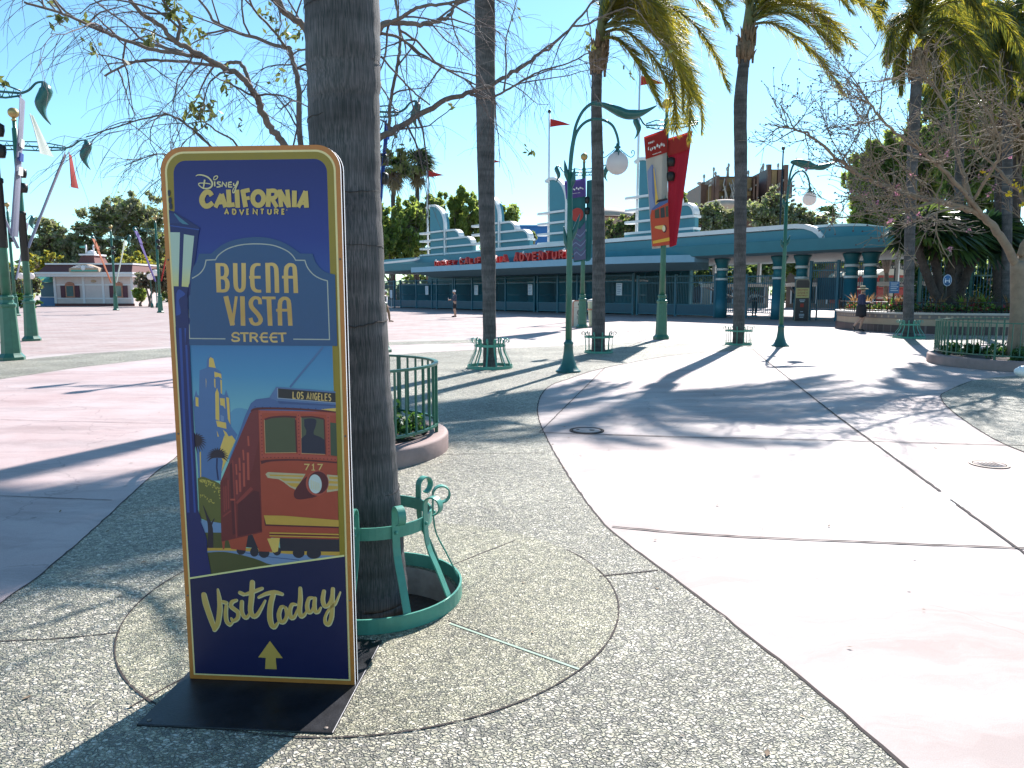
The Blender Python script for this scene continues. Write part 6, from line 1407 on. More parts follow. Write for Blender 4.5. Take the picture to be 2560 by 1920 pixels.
# tall brown notice sign
KS = P(2003, 801, 39.2); KS.z = 0
t = root("kiosk_sign", (KS.x, KS.y, 0), "tall brown round-topped notice sign with yellow panel by the gateway", "sign", rz=R(-8), world=False)
mat("kiosk_brown", (.075, .055, .05), .45, var=.1); mat("kiosk_trim", (.30, .26, .20), .45, .3, .1); mat("kiosk_yellow", (.62, .50, .20), .5, var=.08); mat("kiosk_red", (.4, .05, .03), .5, var=.05)
hw, hh = .37, 2.25
out = [(-hw, .03), (hw, .03), (hw, hh - .12), (hw - .04, hh - .03), (hw - .12, hh), (-hw + .12, hh), (-hw + .04, hh - .03), (-hw, hh - .12)]
m = MB(); m.prism(out, lambda a, b, d: (a, d, b), 0, .06, 0); m.box(-hw - .02, hw + .02, -.3, .36, 0.001, .02); m.build("board", MATS["kiosk_trim"], t)
m = MB(); m.prism([(a * .90, .05 + (b - .05) * .975) for a, b in out], lambda a, b, d: (a, d, b), -.006, -.001, 0); m.build("face", MATS["kiosk_brown"], t)
m = MB(); m.box(-hw * .9, hw * .9, -.010, -.0065, 1.25, 1.78); m.build("yellow_panel", MATS["kiosk_yellow"], t)
m = MB()
for j, (w, z, h) in enumerate((("DOWNTOWN", 1.63, .085), ("DISNEY", 1.46, .12), ("DISTRICT", 1.33, .08))):
    for pts, ww, cl in text_strokes(w, -.26, z, .52, h, .018):
        vs, fs = stroke(pts, ww, cl); m.add([(v.x, -.013, v.y) for v in vs], fs, 0)
m.build("panel_lettering", MATS["kiosk_red"], t, fixn=True)
m = MB()
for k, (w, z) in enumerate(((.30, 1.12), (.22, 1.04), (.14, .50), (.26, .36), (.26, .28), (.2, .20))): m.box(-w / 2, w / 2, -.010, -.0066, z, z + .035)
m.build("small_print", MATS["notice_white"], t)
m = MB(); m.box(-.09, .09, -.010, -.0066, .76, .95); m.build("red_mark", MATS["kiosk_red"], t)

# inside the gateway: pale street and shop fronts that show between the columns
mat("shop_cream", (.34, .30, .24), .7, var=.08, scale=2); mat("shop_tan", (.20, .15, .12), .7, var=.1, scale=2); mat("shop_glass", (.02, .03, .04), .12, var=.1); mat("sand_stucco", (.42, .32, .26), .8, var=.08, scale=2)
def shop(c, w, dp, h, rz, lab, wallm, nwin):
    t = root("shop_building", (c[0], c[1], 0), lab, "building", rz=rz, world=False)
    m = MB(); m.box(-w / 2, w / 2, 0, dp, .0, h); m.build("wall", MATS[wallm], t)
    m = MB(); m.box(-w / 2 - .3, w / 2 + .3, -.35, dp + .3, h, h + .35); m.build("cornice", MATS["ent_white"], t)
    for k in range(nwin):
        x = -w / 2 + w * (k + .5) / nwin
        m = MB(); m.box(x - w / nwin * .33, x + w / nwin * .33, -.04, .02, .5, 2.4); o = m.build("window", MATS["shop_glass"], t)
        m = MB(); m.box(x - w / nwin * .37, x + w / nwin * .37, -.09, -.05, 2.41, 2.6); m.box(x - w / nwin * .37, x - w / nwin * .33, -.09, -.041, .4, 2.41); m.box(x + w / nwin * .33, x + w / nwin * .37, -.09, -.041, .4, 2.41); m.build("frame", MATS["ent_white"], o)
shop((19, 78), 16, 8, 5.2, R(-8), "cream shop inside the park seen through the open gateway", "shop_cream", 5)
shop((35, 74), 14, 8, 6.0, R(-30), "tan shop inside the park behind the tall barred gate", "shop_tan", 4)
shop((4, 98), 14, 8, 5.0, R(5), "sand shop inside the park behind the trolley banner", "sand_stucco", 4)
# white parasol and stand just inside
pb = P(1932, 785, 50); t = root("parasol", (pb.x, pb.y, 0), "small white parasol inside the open gateway", "parasol", world=False)
m = MB(); m.lathe([(.9, 2.05), (.5, 2.3), (.03, 2.5), (.001, 2.5)], n=8, sm=False, caps=False); m.build("canopy", MATS["ent_white"], t); m = MB(); m.lathe([(.3, 0), (.3, .06), (.03, .08), (.03, 2.45)], n=10); m.build("pole", MATS["pole_white"], t)

# ------------------------------------------------------------------ distant buildings behind the roof line
mat("tower_rust", (.15, .075, .05), .55, .25, .35, .25); mat("tower_ochre", (.22, .13, .05), .5, .25, .35, .3); mat("tower_grey", (.14, .105, .10), .6, .2, .2, .3); mat("tower_dark", (.05, .07, .095), .5, .2, .15); mat("tower_pipe", (.38, .33, .29), .45, .4, .15)
YT = 200.0; TC = P(1870, 560, YT)
tw = root("tower_building", (TC.x, YT, 0), "distant rust and ochre tower building with antennas and pipework behind the trees", "building")
def tx(px): return P(px, 500, YT).x
def tz(py): return P(1870, py, YT).z
def tb(m, x0, x1, y0, y1, d0, d1, mi=0): m.box(tx(x0), tx(x1), YT + d0, YT + d1, tz(y1), tz(y0), mi)
m = MB(); tb(m, 1761, 1787, 456, 560, 4, 30); tb(m, 1784, 1888, 441, 620, 0, 30, 0); m.build("left_block", [MATS["tower_rust"]], tw)
m = MB(); tb(m, 1886, 1911, 447, 620, 6, 28); m.build("dark_link", [MATS["tower_dark"]], tw)
m = MB(); tb(m, 1910, 1962, 425, 620, -1, 26, 0); tb(m, 1960, 1981, 446, 500, 3, 24, 0); tb(m, 1960, 1983, 456, 494, 1, 22, 0); tb(m, 1956, 1978, 494, 620, 5, 22, 0); m.build("right_block", [MATS["tower_grey"]], tw)
m = MB()
for (x0, x1, y0, y1) in ((1795, 1808, 450, 520), (1812, 1838, 446, 480), (1814, 1836, 482, 520), (1860, 1875, 446, 490), (1921, 1934, 428, 500), (1770, 1776, 465, 520)): tb(m, x0, x1, y0, y1, -.7 if x0 < 1900 else -1.7, -.05 if x0 < 1900 else -1.05)
tb(m, 1775, 1782, 470, 540, 3.2, 3.9); m.build("ochre_panels", [MATS["tower_ochre"]], tw)
m = MB()
for (x0, x1, y0, y1) in ((1936, 1948, 426, 520), (1840, 1858, 500, 540), (1792, 1798, 468, 480), (1816, 1832, 492, 530)): tb(m, x0, x1, y0, y1, -1.9, -1.05 if x0 > 1900 else -.72)
m.build("rust_panels", [MATS["tower_rust"]], tw)
m = MB()
for (x0, x1, y0, y1) in ((1784, 1792, 441, 560), (1876, 1880, 450, 500), (1884, 1889, 440, 560), (1910, 1919, 414, 520), (1951, 1961, 415, 520), (1853, 1857, 446, 500), (1807, 1811, 448, 520)): tb(m, x0, x1, y0, y1, -2.0, -.75 if x0 < 1900 else -1.06)
m.build("piers", [MATS["tower_rust"]], tw)
m = MB(); rr = random.Random(12)
for k in range(16):
    x = rr.uniform(1794, 1850); y = rr.uniform(450, 480); pts = [(x, y)]
    for q in range(4):
        x += rr.choice((-3, 0, 3, 4)); y += rr.uniform(8, 16); pts.append((x, y))
    m.tube([Vector((tx(a), YT - 2.2 - .05 * k, tz(b))) for a, b in pts], .16, 5)
    m.sphere((tx(x), YT - 2.2, tz(y)), .3, 6)
for k in range(70):
    x = rr.choice((rr.uniform(1763, 1886), rr.uniform(1912, 1980))); y = rr.uniform(450, 540); w_ = rr.uniform(.8, 2.6); tb(m, x, x + w_, y, y + rr.uniform(1.5, 7), -2.6 - .01 * k, -.9)
m.build("pipework", [MATS["tower_pipe"]], tw)
m = MB()
for x, y0, y1 in ((1792, 417, 442), (1797, 428, 442), (1826, 416, 441), (1829.5, 407, 441), (1880, 425, 441), (1866, 432, 441), (1768, 435, 456), (1917, 407, 416), (1955, 407, 416)):
    m.tube([(tx(x), YT + 4, tz(y1)), (tx(x), YT + 4, tz(y0))], [.22, .16], 6); m.sphere((tx(x), YT + 4, tz(y0)), .36, 8, 0, (1, 1, 1.8))
for s in (-1, 1):
    for w in (5, 9, 13): m.tube([(tx(1935 + s * w), YT + 8, tz(424)), (tx(1935 + s * w * .9), YT + 8, tz(410)), (tx(1935 + s * (w * .35 + 1)), YT + 8, tz(398))], [.22, .15], 5)
m.lathe([(.8, 0), (1.0, .5), (.3, .8)], (tx(1759), YT + 4, tz(456)), 10); m.build("antennas", [MATS["tower_pipe"]], tw)
m = MB(); tri = [(1823, 493), (1835, 466), (1847, 493)]
vs, fs = stroke([(tx(a), tz(b)) for a, b in tri], .34, True); m.add([(v.x, YT - 2.4, v.y) for v in vs], fs)
for a, b in (((1835, 476), (1835, 490)), ((1829, 482), (1834, 492)), ((1841, 482), (1836, 492))):
    vs, fs = stroke([(tx(a[0]), tz(a[1])), (tx(b[0]), tz(b[1]))], .4); m.add([(v.x, YT - 2.45, v.y) for v in vs], fs)
m.build("emblem", [MATS["ent_white"]], tw, fixn=True)
# tall dark flag mast in front of the tower
fm = P(1950, 560, 75); t = root("flag_mast", (fm.x, fm.y, 0), "tall dark mast with ball top in front of the distant tower", "mast")
m = MB(); m.lathe([(.14, 0), (.11, 8), (.07, P(1950, 376, 75).z)], (fm.x, fm.y, 0), 8); m.build("mast", MATS["black_metal"], t); m = MB(); m.sphere((fm.x, fm.y, P(1950, 371, 75).z), .2, 8); m.build("ball", MATS["black_metal"], t)
# cream rotunda and domed hall
rc = P(1810, 520, 95); t = root("rotunda", (rc.x, rc.y, 0), "cream round tower top half hidden in the trees below the distant tower", "building")
zt = P(1810, 502, 95).z; m = MB(); m.lathe([(2.0, 0), (2.0, zt - 1.2), (2.6, zt - .9), (2.6, zt - .6), (2.3, zt - .2), (1.2, zt + .05), (.001, zt + .1)], (rc.x, rc.y, 0), 24); m.build("drum", MATS["sand_stucco"], t)
dh = P(1525, 560, 120); t = root("domed_hall", (dh.x, dh.y, 0), "sand-coloured hall with shallow domed roof behind the slim palm", "building")
zt = P(1525, 520, 120).z; m = MB(); m.lathe([(7.5, 0), (7.5, zt - 2.2), (7.9, zt - 2.1), (6.0, zt - .9), (3.0, zt - .2), (.001, zt)], (dh.x - 2, dh.y, 0), 32); m.build("drum", MATS["sand_stucco"], t)
m = MB(); m.lathe([(7.95, zt - 2.25), (8.05, zt - 2.2), (8.05, zt - 2.0), (7.8, zt - 1.95)], (dh.x - 2, dh.y, 0), 32, caps=False); m.build("cornice", MATS["tower_rust"], t)
mat("sky_blue_wall", (.03, .16, .42), .6, var=.06, scale=.5)
bb = P(1320, 600, 150); t = root("blue_hall", (bb.x, bb.y, 0), "flat blue hall roof between the second and third pylons", "building")
m = MB(); m.box(bb.x - 4.6, bb.x + 6.5, 150, 165, 0, P(1320, 567, 150).z); m.build("wall", MATS["sky_blue_wall"], t)
m = MB(); m.box(bb.x - 4.8, bb.x + 6.7, 149.8, 165.2, P(1320, 567, 150).z, P(1320, 566, 150).z + .25); m.build("roof_edge", MATS["sky_blue_wall"], t)

# ------------------------------------------------------------------ tiled flower bed wall on the right
mat("tile_brown", (.085, .05, .045), .5, var=.2, scale=8); mat("tile_tan", (.40, .29, .20), .6, var=.1, scale=4); mat("tile_cap", (.50, .44, .38), .6, var=.1, scale=4); mat("tile_grey", (.17, .14, .13), .5, var=.15, scale=8)
def brick_tiles():
    m = MATS["tile_brown"]; nt = m.node_tree; N = nt.nodes; L = nt.links; b = N["Principled BSDF"]
    tc = N.new("ShaderNodeTexCoord"); sx = N.new("ShaderNodeSeparateXYZ"); L.new(tc.outputs["Object"], sx.inputs[0])
    ad = N.new("ShaderNodeMath"); ad.operation = 'ADD'; L.new(sx.outputs[0], ad.inputs[0]); L.new(sx.outputs[1], ad.inputs[1])
    cx = N.new("ShaderNodeCombineXYZ"); L.new(ad.outputs[0], cx.inputs[0]); L.new(sx.outputs[2], cx.inputs[1])
    bt = N.new("ShaderNodeTexBrick"); bt.offset = 0; bt.inputs["Scale"].default_value = 1; bt.inputs["Brick Width"].default_value = .12; bt.inputs["Row Height"].default_value = .36; bt.inputs["Mortar Size"].default_value = .006
    bt.inputs["Color1"].default_value = (.10, .055, .05, 1); bt.inputs["Color2"].default_value = (.06, .035, .035, 1); bt.inputs["Mortar"].default_value = (.16, .12, .11, 1); L.new(cx.outputs[0], bt.inputs["Vector"]); L.new(bt.outputs[0], b.inputs["Base Color"])
brick_tiles()
bed = [(v.x, v.y) for v in smooth_path([(16.0, 34.6, 0), (14.5, 32.6, 0), (13.95, 30.7, 0), (14.1, 29.0, 0), (14.7, 27.7, 0), (15.8, 26.7, 0), (17.5, 26.1, 0), (19.6, 26.0, 0), (22.5, 26.6, 0), (26, 28.2, 0), (27, 34, 0), (20, 36, 0)], 5, True)]
bc = Vector((19, 30.5))
def off(o): return [((Vector(q) - bc) * (1 + o / 6.0) + bc) for q in bed]
t = root("flower_bed_wall", (19, 30.5, 0), "curved raised flower bed wall with tan band and brown tiled foot", "planter")
def bandw(m, o0, z0, o1, z1, mi=0):
    a, b = off(o0), off(o1); n = len(a); m.add([(q.x, q.y, z0) for q in a] + [(q.x, q.y, z1) for q in b], [(i, (i + 1) % n, n + (i + 1) % n, n + i) for i in range(n)], mi, True)
m = MB(); bandw(m, .05, 0, .05, .30); bandw(m, .05, .30, 0, .30); m.build("tiled_foot", MATS["tile_brown"], t)
m = MB(); bandw(m, 0, .30, 0, .54); m.build("tan_band", MATS["tile_tan"], t)
m = MB(); bandw(m, .0, .54, .03, .55); bandw(m, .03, .55, .03, .70); bandw(m, .03, .70, .0, .70); m.build("frieze", MATS["tile_grey"], t)
m = MB(); a = off(.034); n = len(a); acc = 0
for i in range(n):
    p, q = a[i], a[(i + 1) % n]; L_ = (q - p).length; k = max(1, int(L_ / .16)); e = (q - p).normalized()
    for j in range(k):
        c = p + e * L_ * (j + .5) / k; m.add([(c.x - e.x * .035, c.y - e.y * .035, .58), (c.x + e.x * .035, c.y + e.y * .035, .58), (c.x + e.x * .035, c.y + e.y * .035, .67), (c.x - e.x * .035, c.y - e.y * .035, .67)], [(0, 1, 2, 3)])
m.build("frieze_tiles", MATS["tile_tan"], t)
m = MB(); bandw(m, .0, .70, .09, .71); bandw(m, .09, .71, .09, .78); bandw(m, .09, .78, -.35, .79); bandw(m, -.35, .79, -.36, .70); m.build("cap", MATS["tile_cap"], t)
m = MB(); q = off(-.34); m.add([(v.x, v.y, .735) for v in q], [tuple(range(len(q)))]); m.build("soil", MATS["soil"], t)
# low iron fence on the cap
t = root("bed_fence", (19, 30.5, .78), "low dark iron fence on the tiled flower bed wall", "fence")
m = MB(); a = off(-.12); n = len(a)
for z in (.84, 1.16): m.tube([(q.x, q.y, z) for q in a], .014, 5, closed=True)
for i in range(n):
    p, q = a[i], a[(i + 1) % n]; k = max(1, int((q - p).length / .14))
    for j in range(k):
        c = p.lerp(q, j / k); post = (j == 0 and i % 3 == 0); r = .022 if post else .009; m.tube([(c.x, c.y, .78), (c.x, c.y, 1.30 if post else 1.2)], r, 4)
m.build("bars", MATS["black_metal"], t)
# planting in the bed
mat("flax_orange", (.27, .15, .07), .5, var=.35, scale=5, trans=.4, tcol=(.36, .2, .08)); mat("plant_red", (.26, .03, .035), .5, var=.35, scale=6, trans=.35, tcol=(.4, .05, .05)); mat("plant_lime", (.16, .25, .04), .5, var=.35, scale=6, trans=.4, tcol=(.3, .4, .05))
g = random.Random(9)
def bedpts(n, o0, o1, zlo, zhi, r, x0=13.8, x1=24):
    out = []; f = off(0)
    while len(out) < n:
        i = g.randrange(len(f)); o = g.uniform(o0, o1); q = off(o)[i] if False else ((f[i] - bc) * (1 + o / 6.0) + bc)
        j = g.random(); f2 = f[(i + 1) % len(f)]; q2 = ((f2 - bc) * (1 + o / 6.0) + bc); p = q.lerp(q2, j)
        if x0 < p.x < x1 and p.y < 33: out.append((p.x, p.y, g.uniform(zlo, zhi), r))
    return out
tag(leaves("bed_groundcover", bedpts(260, -1.5, -.45, .80, 1.0, .2), 9000, .07, ("plant_dark", "plant_dark", "plant_green", "plant_red", "plant_lime"), .8, 61, up=.5), "mixed green and red ground cover along the flower bed edge", "ground cover", kind="stuff")
for k in range(26):
    c = bedpts(1, -1.9, -.8, .8, .8, 1, 14.6, 23.5)[0]; m = MB(); t = root("flax_plant", c[:3], "spiky orange and yellow flax plant behind the low iron fence", "plant", "flax plants in the flower bed")
    mm = ["flax_orange", "flax_orange", "plant_lime", "plant_green"][g.randrange(4)]
    for j in range(22):
        a_ = g.uniform(0, 6.28); L_ = g.uniform(.4, .85); e = Vector((math.cos(a_), math.sin(a_), 0)); b = Vector(c[:3]); w = Vector((-e.y, e.x, 0)) * .022
        p1 = b + e * L_ * .25 + Vector((0, 0, L_ * .6)); p2 = b + e * L_ * g.uniform(.4, .75) + Vector((0, 0, L_ * g.uniform(.7, 1)))
        m.add([b - w * .6, b + w * .6, p1 + w, p1 - w, p2], [(0, 1, 2, 3), (3, 2, 4)])
    m.build("blades", MATS[mm], t)
# leaning fan palms
mat("fan_trunk", (.07, .052, .045), .95, var=.4, scale=8, bump=.03, bscale=20); mat("fan_leaf", (.06, .115, .035), .35, var=.3, scale=3, trans=.4, tcol=(.22, .30, .06)); mat("fan_leaf_dark", (.022, .045, .024), .4, var=.3, scale=3, trans=.2, tcol=(.06, .1, .03)); mat("fan_dead", (.25, .19, .11), .8, var=.3, scale=4, trans=.2, tcol=(.3, .22, .12))
def fan_leaf(V, F, c, d, r, rr, nl=18, wind=(0, 0)):
    d = Vector(d).normalized(); s = d.cross(Vector((0, 0, 1)))
    if s.length < 1e-3: s = Vector((1, 0, 0))
    s.normalize(); nrm = s.cross(d).normalized()
    for k in range(nl):
        a = R(-100 + 200 * k / (nl - 1)) + rr.gauss(0, .05); e = (d * math.cos(a) + s * math.sin(a) + nrm * rr.uniform(-.08, .18)).normalized(); L_ = r * rr.uniform(.85, 1.1) * (1 - .2 * abs(a) / 1.75)
        w = e.cross(nrm).normalized() * r * .06
        m1 = c + e * L_ * .55; tip = c + e * L_ + Vector((wind[0] * L_ * .3, wind[1] * L_ * .3, -.28 * L_)); o = len(V)
        V.extend([tuple(c - w * .3), tuple(c + w * .3), tuple(m1 + w), tuple(m1 - w), tuple(m1 - w), tuple(m1 + w), tuple(tip + w * .1), tuple(tip - w * .1)]); F.append((o, o + 1, o + 2, o + 3)); F.append((o + 4, o + 5, o + 6, o + 7))
def fan_palm(path, r0, r1, nleaf, rleaf, label, seed, skirt=0, mats=("fan_leaf", "fan_leaf_dark"), grp=None, wind=(.35, 0), lo=-.4, stalk=.6):
    rr = random.Random(seed); b = Vector(path[0]); t = root("fan_palm", b, label, "palm tree", grp)
    sp = smooth_path(path, 6); m = MB(); m.tube([q + Vector((rr.gauss(0, r0 * .06), rr.gauss(0, r0 * .06), 0)) for q in sp], [r0 * 1.15, r0, (r0 + r1) / 2, r1], 12)
    for k in range(90):       # old leaf bases stand off the trunk
        x = rr.random() * (len(sp) - 1.01); i = int(x); q = sp[i].lerp(sp[i + 1], x - i); a = rr.uniform(0, 6.28); rad = r0 + (r1 - r0) * x / len(sp); e = Vector((math.cos(a), math.sin(a), 0))
        m.tube([q + e * rad * .8, q + e * rad * 1.35 + Vector((0, 0, rad * .6))], [rad * .22, rad * .08], 4)
    m.build("trunk", MATS["fan_trunk"], t)
    V, F = [], []; S = MB(); top = sp[-1]
    for k in range(nleaf):
        a = rr.uniform(0, 6.28); el = rr.uniform(lo, 1.35); d = Vector((math.cos(a) * math.cos(el) + wind[0], math.sin(a) * math.cos(el) + wind[1], math.sin(el))).normalized(); c = top + d * stalk * rr.uniform(.6, 1.25)
        S.tube([top, top + d * stalk * .5 + Vector((0, 0, .05)), c], [.03, .016], 4); fan_leaf(V, F, c, d + Vector((0, 0, -.25)), rleaf * rr.uniform(.75, 1.1), rr, wind=wind)
    S.build("stalks", MATS["palm_stalk"], t); mesh_np("crown", np.array(V), np.array(F), [MATS[q] for q in mats], mi=np.repeat([rr.randrange(len(mats)) for _ in range(nleaf)], 36), parent=t)
    if skirt:
        V, F = [], []
        for k in range(skirt):
            a = rr.uniform(0, 6.28); z = rr.uniform(.2, 1.6); d = Vector((math.cos(a) * .5, math.sin(a) * .5, -1)).normalized(); fan_leaf(V, F, top - Vector((0, 0, z * rleaf * .6)) + d * .2, d, rleaf * .8, rr)
        mesh_np("dead_skirt", np.array(V), np.array(F), [MATS["fan_dead"]], parent=t)
YF = 29.5
for path, lab, sd in ((((2368, 775), (2340, 740), (2305, 655), (2290, 590)), "leaning fan palm at the left of the flower bed clump", 1), (((2352, 775), (2345, 700), (2332, 620), (2328, 585)), "upright fan palm second from left in the flower bed clump", 2), (((2378, 775), (2376, 700), (2376, 640), (2378, 600)), "upright fan palm behind the round blue sign", 3), (((2395, 775), (2402, 730), (2430, 660), (2470, 610)), "fan palm leaning right over the flower bed", 4)):
    pts = [P(x, y, YF + .25 * sd) for x, y in path]; pts[0].z = .72
    fan_palm(pts, .17, .15, 48, 1.3, lab, sd, grp="fan palms clumped in the flower bed")
# signs in the bed
c = P(2362, 770, 28.2); t = root("round_sign", (c.x, c.y, .74), "round blue distancing sign on a post among the fan palms", "sign", world=False)
zc = P(2362, 701, 28.2).z - .74; f = lambda x, y, z: (x, -.03 - z, zc + y)
m = MB(); m.box(-.02, .02, -.02, .02, 0, zc); m.build("post", MATS["black_metal"], t)
m = MB(); m.lathe([(.17, 0), (.17, .012), (.001, .0125)], n=24, fn=lambda x, y, z: (x * 1.0, -.03 - z, zc + y * 1.35)); m.build("plate", MATS["notice_blue"], t)
m = MB()
vs, fs = stroke(ell(0, 0, .155, .21, 24), .016, True); m.add([(v.x, -.045, zc + v.y) for v in vs], fs)
for s in (-1, 1):
    m.lathe([(.022, 0), (.001, .002)], n=8, fn=lambda x, y, z, s=s: (s * .075 + x, -.045 - z, zc + .06 + y)); m.box(s * .075 - .022, s * .075 + .022, -.047, -.045, zc - .09, zc + .03)
m.box(-.045, .045, -.047, -.045, zc - .03, zc + .0); m.build("symbol", MATS["notice_white"], t, fixn=True)
c = P(2231, 775, 29.5); t = root("info_sign", (c.x, c.y, .74), "square blue information sign on a post in front of the red trolley car", "sign", world=False)
m = MB(); m.box(-.02, .02, -.02, .02, 0, 1.75); m.build("post", MATS["black_metal"], t)
z0, z1 = P(2231, 733, 29.5).z - .74, P(2231, 704, 29.5).z - .74
m = MB(); m.box(-.2, .2, -.04, -.021, z0, z1); m.build("panel", MATS["notice_blue"], t)
m = MB()
for k in range(5): m.box(-.15, .15 - .06 * (k % 2), -.044, -.0405, z1 - .07 - k * .075, z1 - .045 - k * .075)
m.build("printed_lines", MATS["notice_white"], t)
# red trolley car inside the park
mat("car_red", (.36, .028, .022), .3, var=.08); mat("car_cream", (.55, .48, .36), .45, var=.06)
c = P(2226, 745, 60); t = root("trolley_car", (c.x, 60, 0), "red trolley car with cream roof behind the flower bed", "trolley", world=False)
w = 1.12
m = MB(); m.box(-w, w, 0, 9, .55, 1.85); m.box(-w * .97, w * .97, .05, 9, 1.852, 2.95); m.build("body", MATS["car_red"], t, bevel=.04)
m = MB(); m.prism([(-w - .12, 2.95), (w + .12, 2.95), (w + .1, 3.08), (w * .8, 3.32), (w * .4, 3.46), (-w * .4, 3.46), (-w * .8, 3.32), (-w - .1, 3.08)], lambda a, b, d: (a, d, b), -.3, 9.2, 0); m.build("roof", MATS["car_cream"], t)
for x in (-.7, 0, .7):
    m = MB(); m.box(x - .27, x + .27, .0, .045, 2.0, 2.75); m.build("window", MATS["shop_glass"], t)
m = MB(); m.box(-.85, .85, -.25, -.12, 3.40, 3.78); o = m.build("destination_board", MATS["black_metal"], t)
m = MB()
for pts, ww, cl in text_strokes("BUENA VISTA ST", -.78, 3.48, 1.56, .22, .035): vs, fs = stroke(pts, ww, cl); m.add([(v.x, -.254, v.y) for v in vs], fs)
m.build("board_lettering", MATS["car_cream"], t, fixn=True)
m = MB(); m.lathe([(.2, 0), (.2, .08), (.12, .12), (.001, .12)], n=16, fn=lambda x, y, z: (x, -.005 - z, 1.4 + y)); m.build("headlight", MATS["car_cream"], t)
m = MB(); m.box(-w, w, -.02, -.003, 1.05, 1.16); m.build("cream_band", MATS["car_cream"], t)
m = MB()
for y in (1.2, 2.4, 6, 7.2):
    for s in (-.75, .75): m.lathe([(.38, -.06), (.38, .06)], n=14, fn=lambda x, yy, z, y=y, s=s: (s + z, y + x, .38 + yy))
m.build("wheels", MATS["black_metal"], t)
# tall green fence and vine hedge on the far right
t = root("tall_fence", P(2480, 800, 35), "tall teal bar fence with vines behind the flower bed at right", "fence"); t.location.z = 0; WORLD_ROOTS[t.name] = Vector(t.location)
m = MB(); X0, X1, YY = P(2300, 700, 35).x, P(2900, 700, 35).x, 35.0; x = X0
while x < X1: m.box(x - .014, x + .014, YY - .014, YY + .014, .1, 4.1); x += .16
m.build("bars", MATS["gate_teal"], t)
m = MB()
for z in (.3, 2.3, 4.0): m.box(X0, X1, YY - .03, YY + .03, z, z + .07)
x = X0
while x < X1: m.box(x - .07, x + .07, YY - .07, YY + .07, 0, 4.35); x += 2.4
m.build("posts", MATS["teal_paint"], t)
cs = [(random.uniform(X0, X1 + 2), 36.2 + random.uniform(-.5, .5), random.uniform(.2, 4.6), .42) for _ in range(420)]
o = leaves("vine_hedge", cs, 15000, .13, ("plant_dark", "plant_dark", "plant_green"), 1, 71, up=.2); tag(o, "dense clipped vine hedge behind the tall teal fence", "hedge")

# ------------------------------------------------------------------ broadleaf trees
for nm, c, tc_, tr in (("leaf_pepper", (.19, .25, .07), (.46, .55, .10), .55), ("leaf_pepper_dark", (.10, .145, .05), (.28, .36, .08), .48), ("leaf_euc", (.27, .275, .18), (.45, .46, .22), .48), ("leaf_euc_dark", (.16, .165, .11), (.3, .3, .14), .42), ("leaf_yellow", (.34, .28, .03), (.5, .42, .04), .45), ("leaf_mid", (.18, .23, .08), (.38, .46, .12), .5), ("leaf_white", (.36, .35, .24), (.42, .4, .26), .4), ("leaf_brown", (.15, .105, .07), (.2, .14, .07), .3)):
    mat(nm, c, .5, var=.35, scale=1.1, trans=tr, tcol=tc_)
def leafy_tree(base, h, crown, label, mats, seed, n=5000, size=.28, clump=.7, weep=0.0, grp=None, nm="leafy_tree", trunk_r=.2, elong=1.8, nclump=46, cat="tree"):
    """crown: list of (x, z, rx, rz, depth) lobes relative to the base; clumps sit on branches so that gaps stay open between them"""
    rr = random.Random(seed); b = Vector(base); t = root(nm, b, label, cat, grp)
    m = MB(); cc = []
    tot = sum(l[2] * l[3] for l in crown)
    fork = b + Vector((0, 0, h * .28)); m.tube([b, b + Vector((rr.gauss(0, .1), 0, h * .15)), fork], [trunk_r, trunk_r * .8, trunk_r * .7], 8)
    for (x, z, rx, rz, dp) in crown:
        k = max(8, int(2.6 * nclump * rx * rz / tot)); c0 = b + Vector((x, rr.uniform(-.2, .2) * dp, z))
        m.tube(smooth_path([fork, fork.lerp(c0, .5) + Vector((rr.gauss(0, .2), 0, rr.gauss(0, .2))), c0], 3), [trunk_r * .6, trunk_r * .25], 6)
        for _ in range(k):
            d = Vector((rr.gauss(0, 1), rr.gauss(0, 1), rr.gauss(0, 1))).normalized(); f = rr.uniform(.35, 1.12)
            q = c0 + Vector((d.x * rx * f, d.y * dp * f, d.z * rz * f)); m.tube([c0, c0.lerp(q, .6) + Vector((0, 0, .1)), q], [trunk_r * .2, .02], 4)
            r = clump * rr.uniform(.35, 1.1) * min(rx, rz) * .36
            if weep:
                for w in range(4): cc.append((q.x + rr.gauss(0, r * .3), q.y, q.z - w * r * weep, r * (.55 - .08 * w)))
            else: cc.append((q.x, q.y, q.z, r))
    m.build("trunk", MATS["bark_bare"], t)
    leaves("crown", cc, int(n * 1.9), size * .72, mats, .8 if not weep else 1.2, seed + 500, up=-.9 if weep else .1, parent=t, elong=elong)
    return t
def pxtree(px, pyb, Y, lobes, *a, **k):
    """lobes given as photo boxes (cx, cy, rx, ry) at distance Y"""
    b = P(px, pyb, Y); b.z = 0; u = Y / FPX
    cr = [((cx - px) * u, P(cx, cy, Y).z, rx * u, ry * u, min(rx, ry) * u * .9) for cx, cy, rx, ry in lobes]
    h = max(c[1] for c in cr); return leafy_tree(b, h, cr, *a, **k)
PEP = ("leaf_pepper", "leaf_pepper", "leaf_pepper_dark")
pxtree(975, 760, 92, [(965, 580, 55, 65), (1020, 560, 45, 60), (930, 600, 60, 60)], "dark weeping pepper tree behind the left end of the entrance", PEP, 1, n=9000, size=.55, weep=.7, nclump=60)
pxtree(1070, 760, 96, [(1060, 545, 50, 50), (1030, 600, 60, 50)], "round dark green tree between the two left pylons", ("leaf_pepper_dark", "leaf_mid", "leaf_pepper"), 2, n=7000, size=.55)
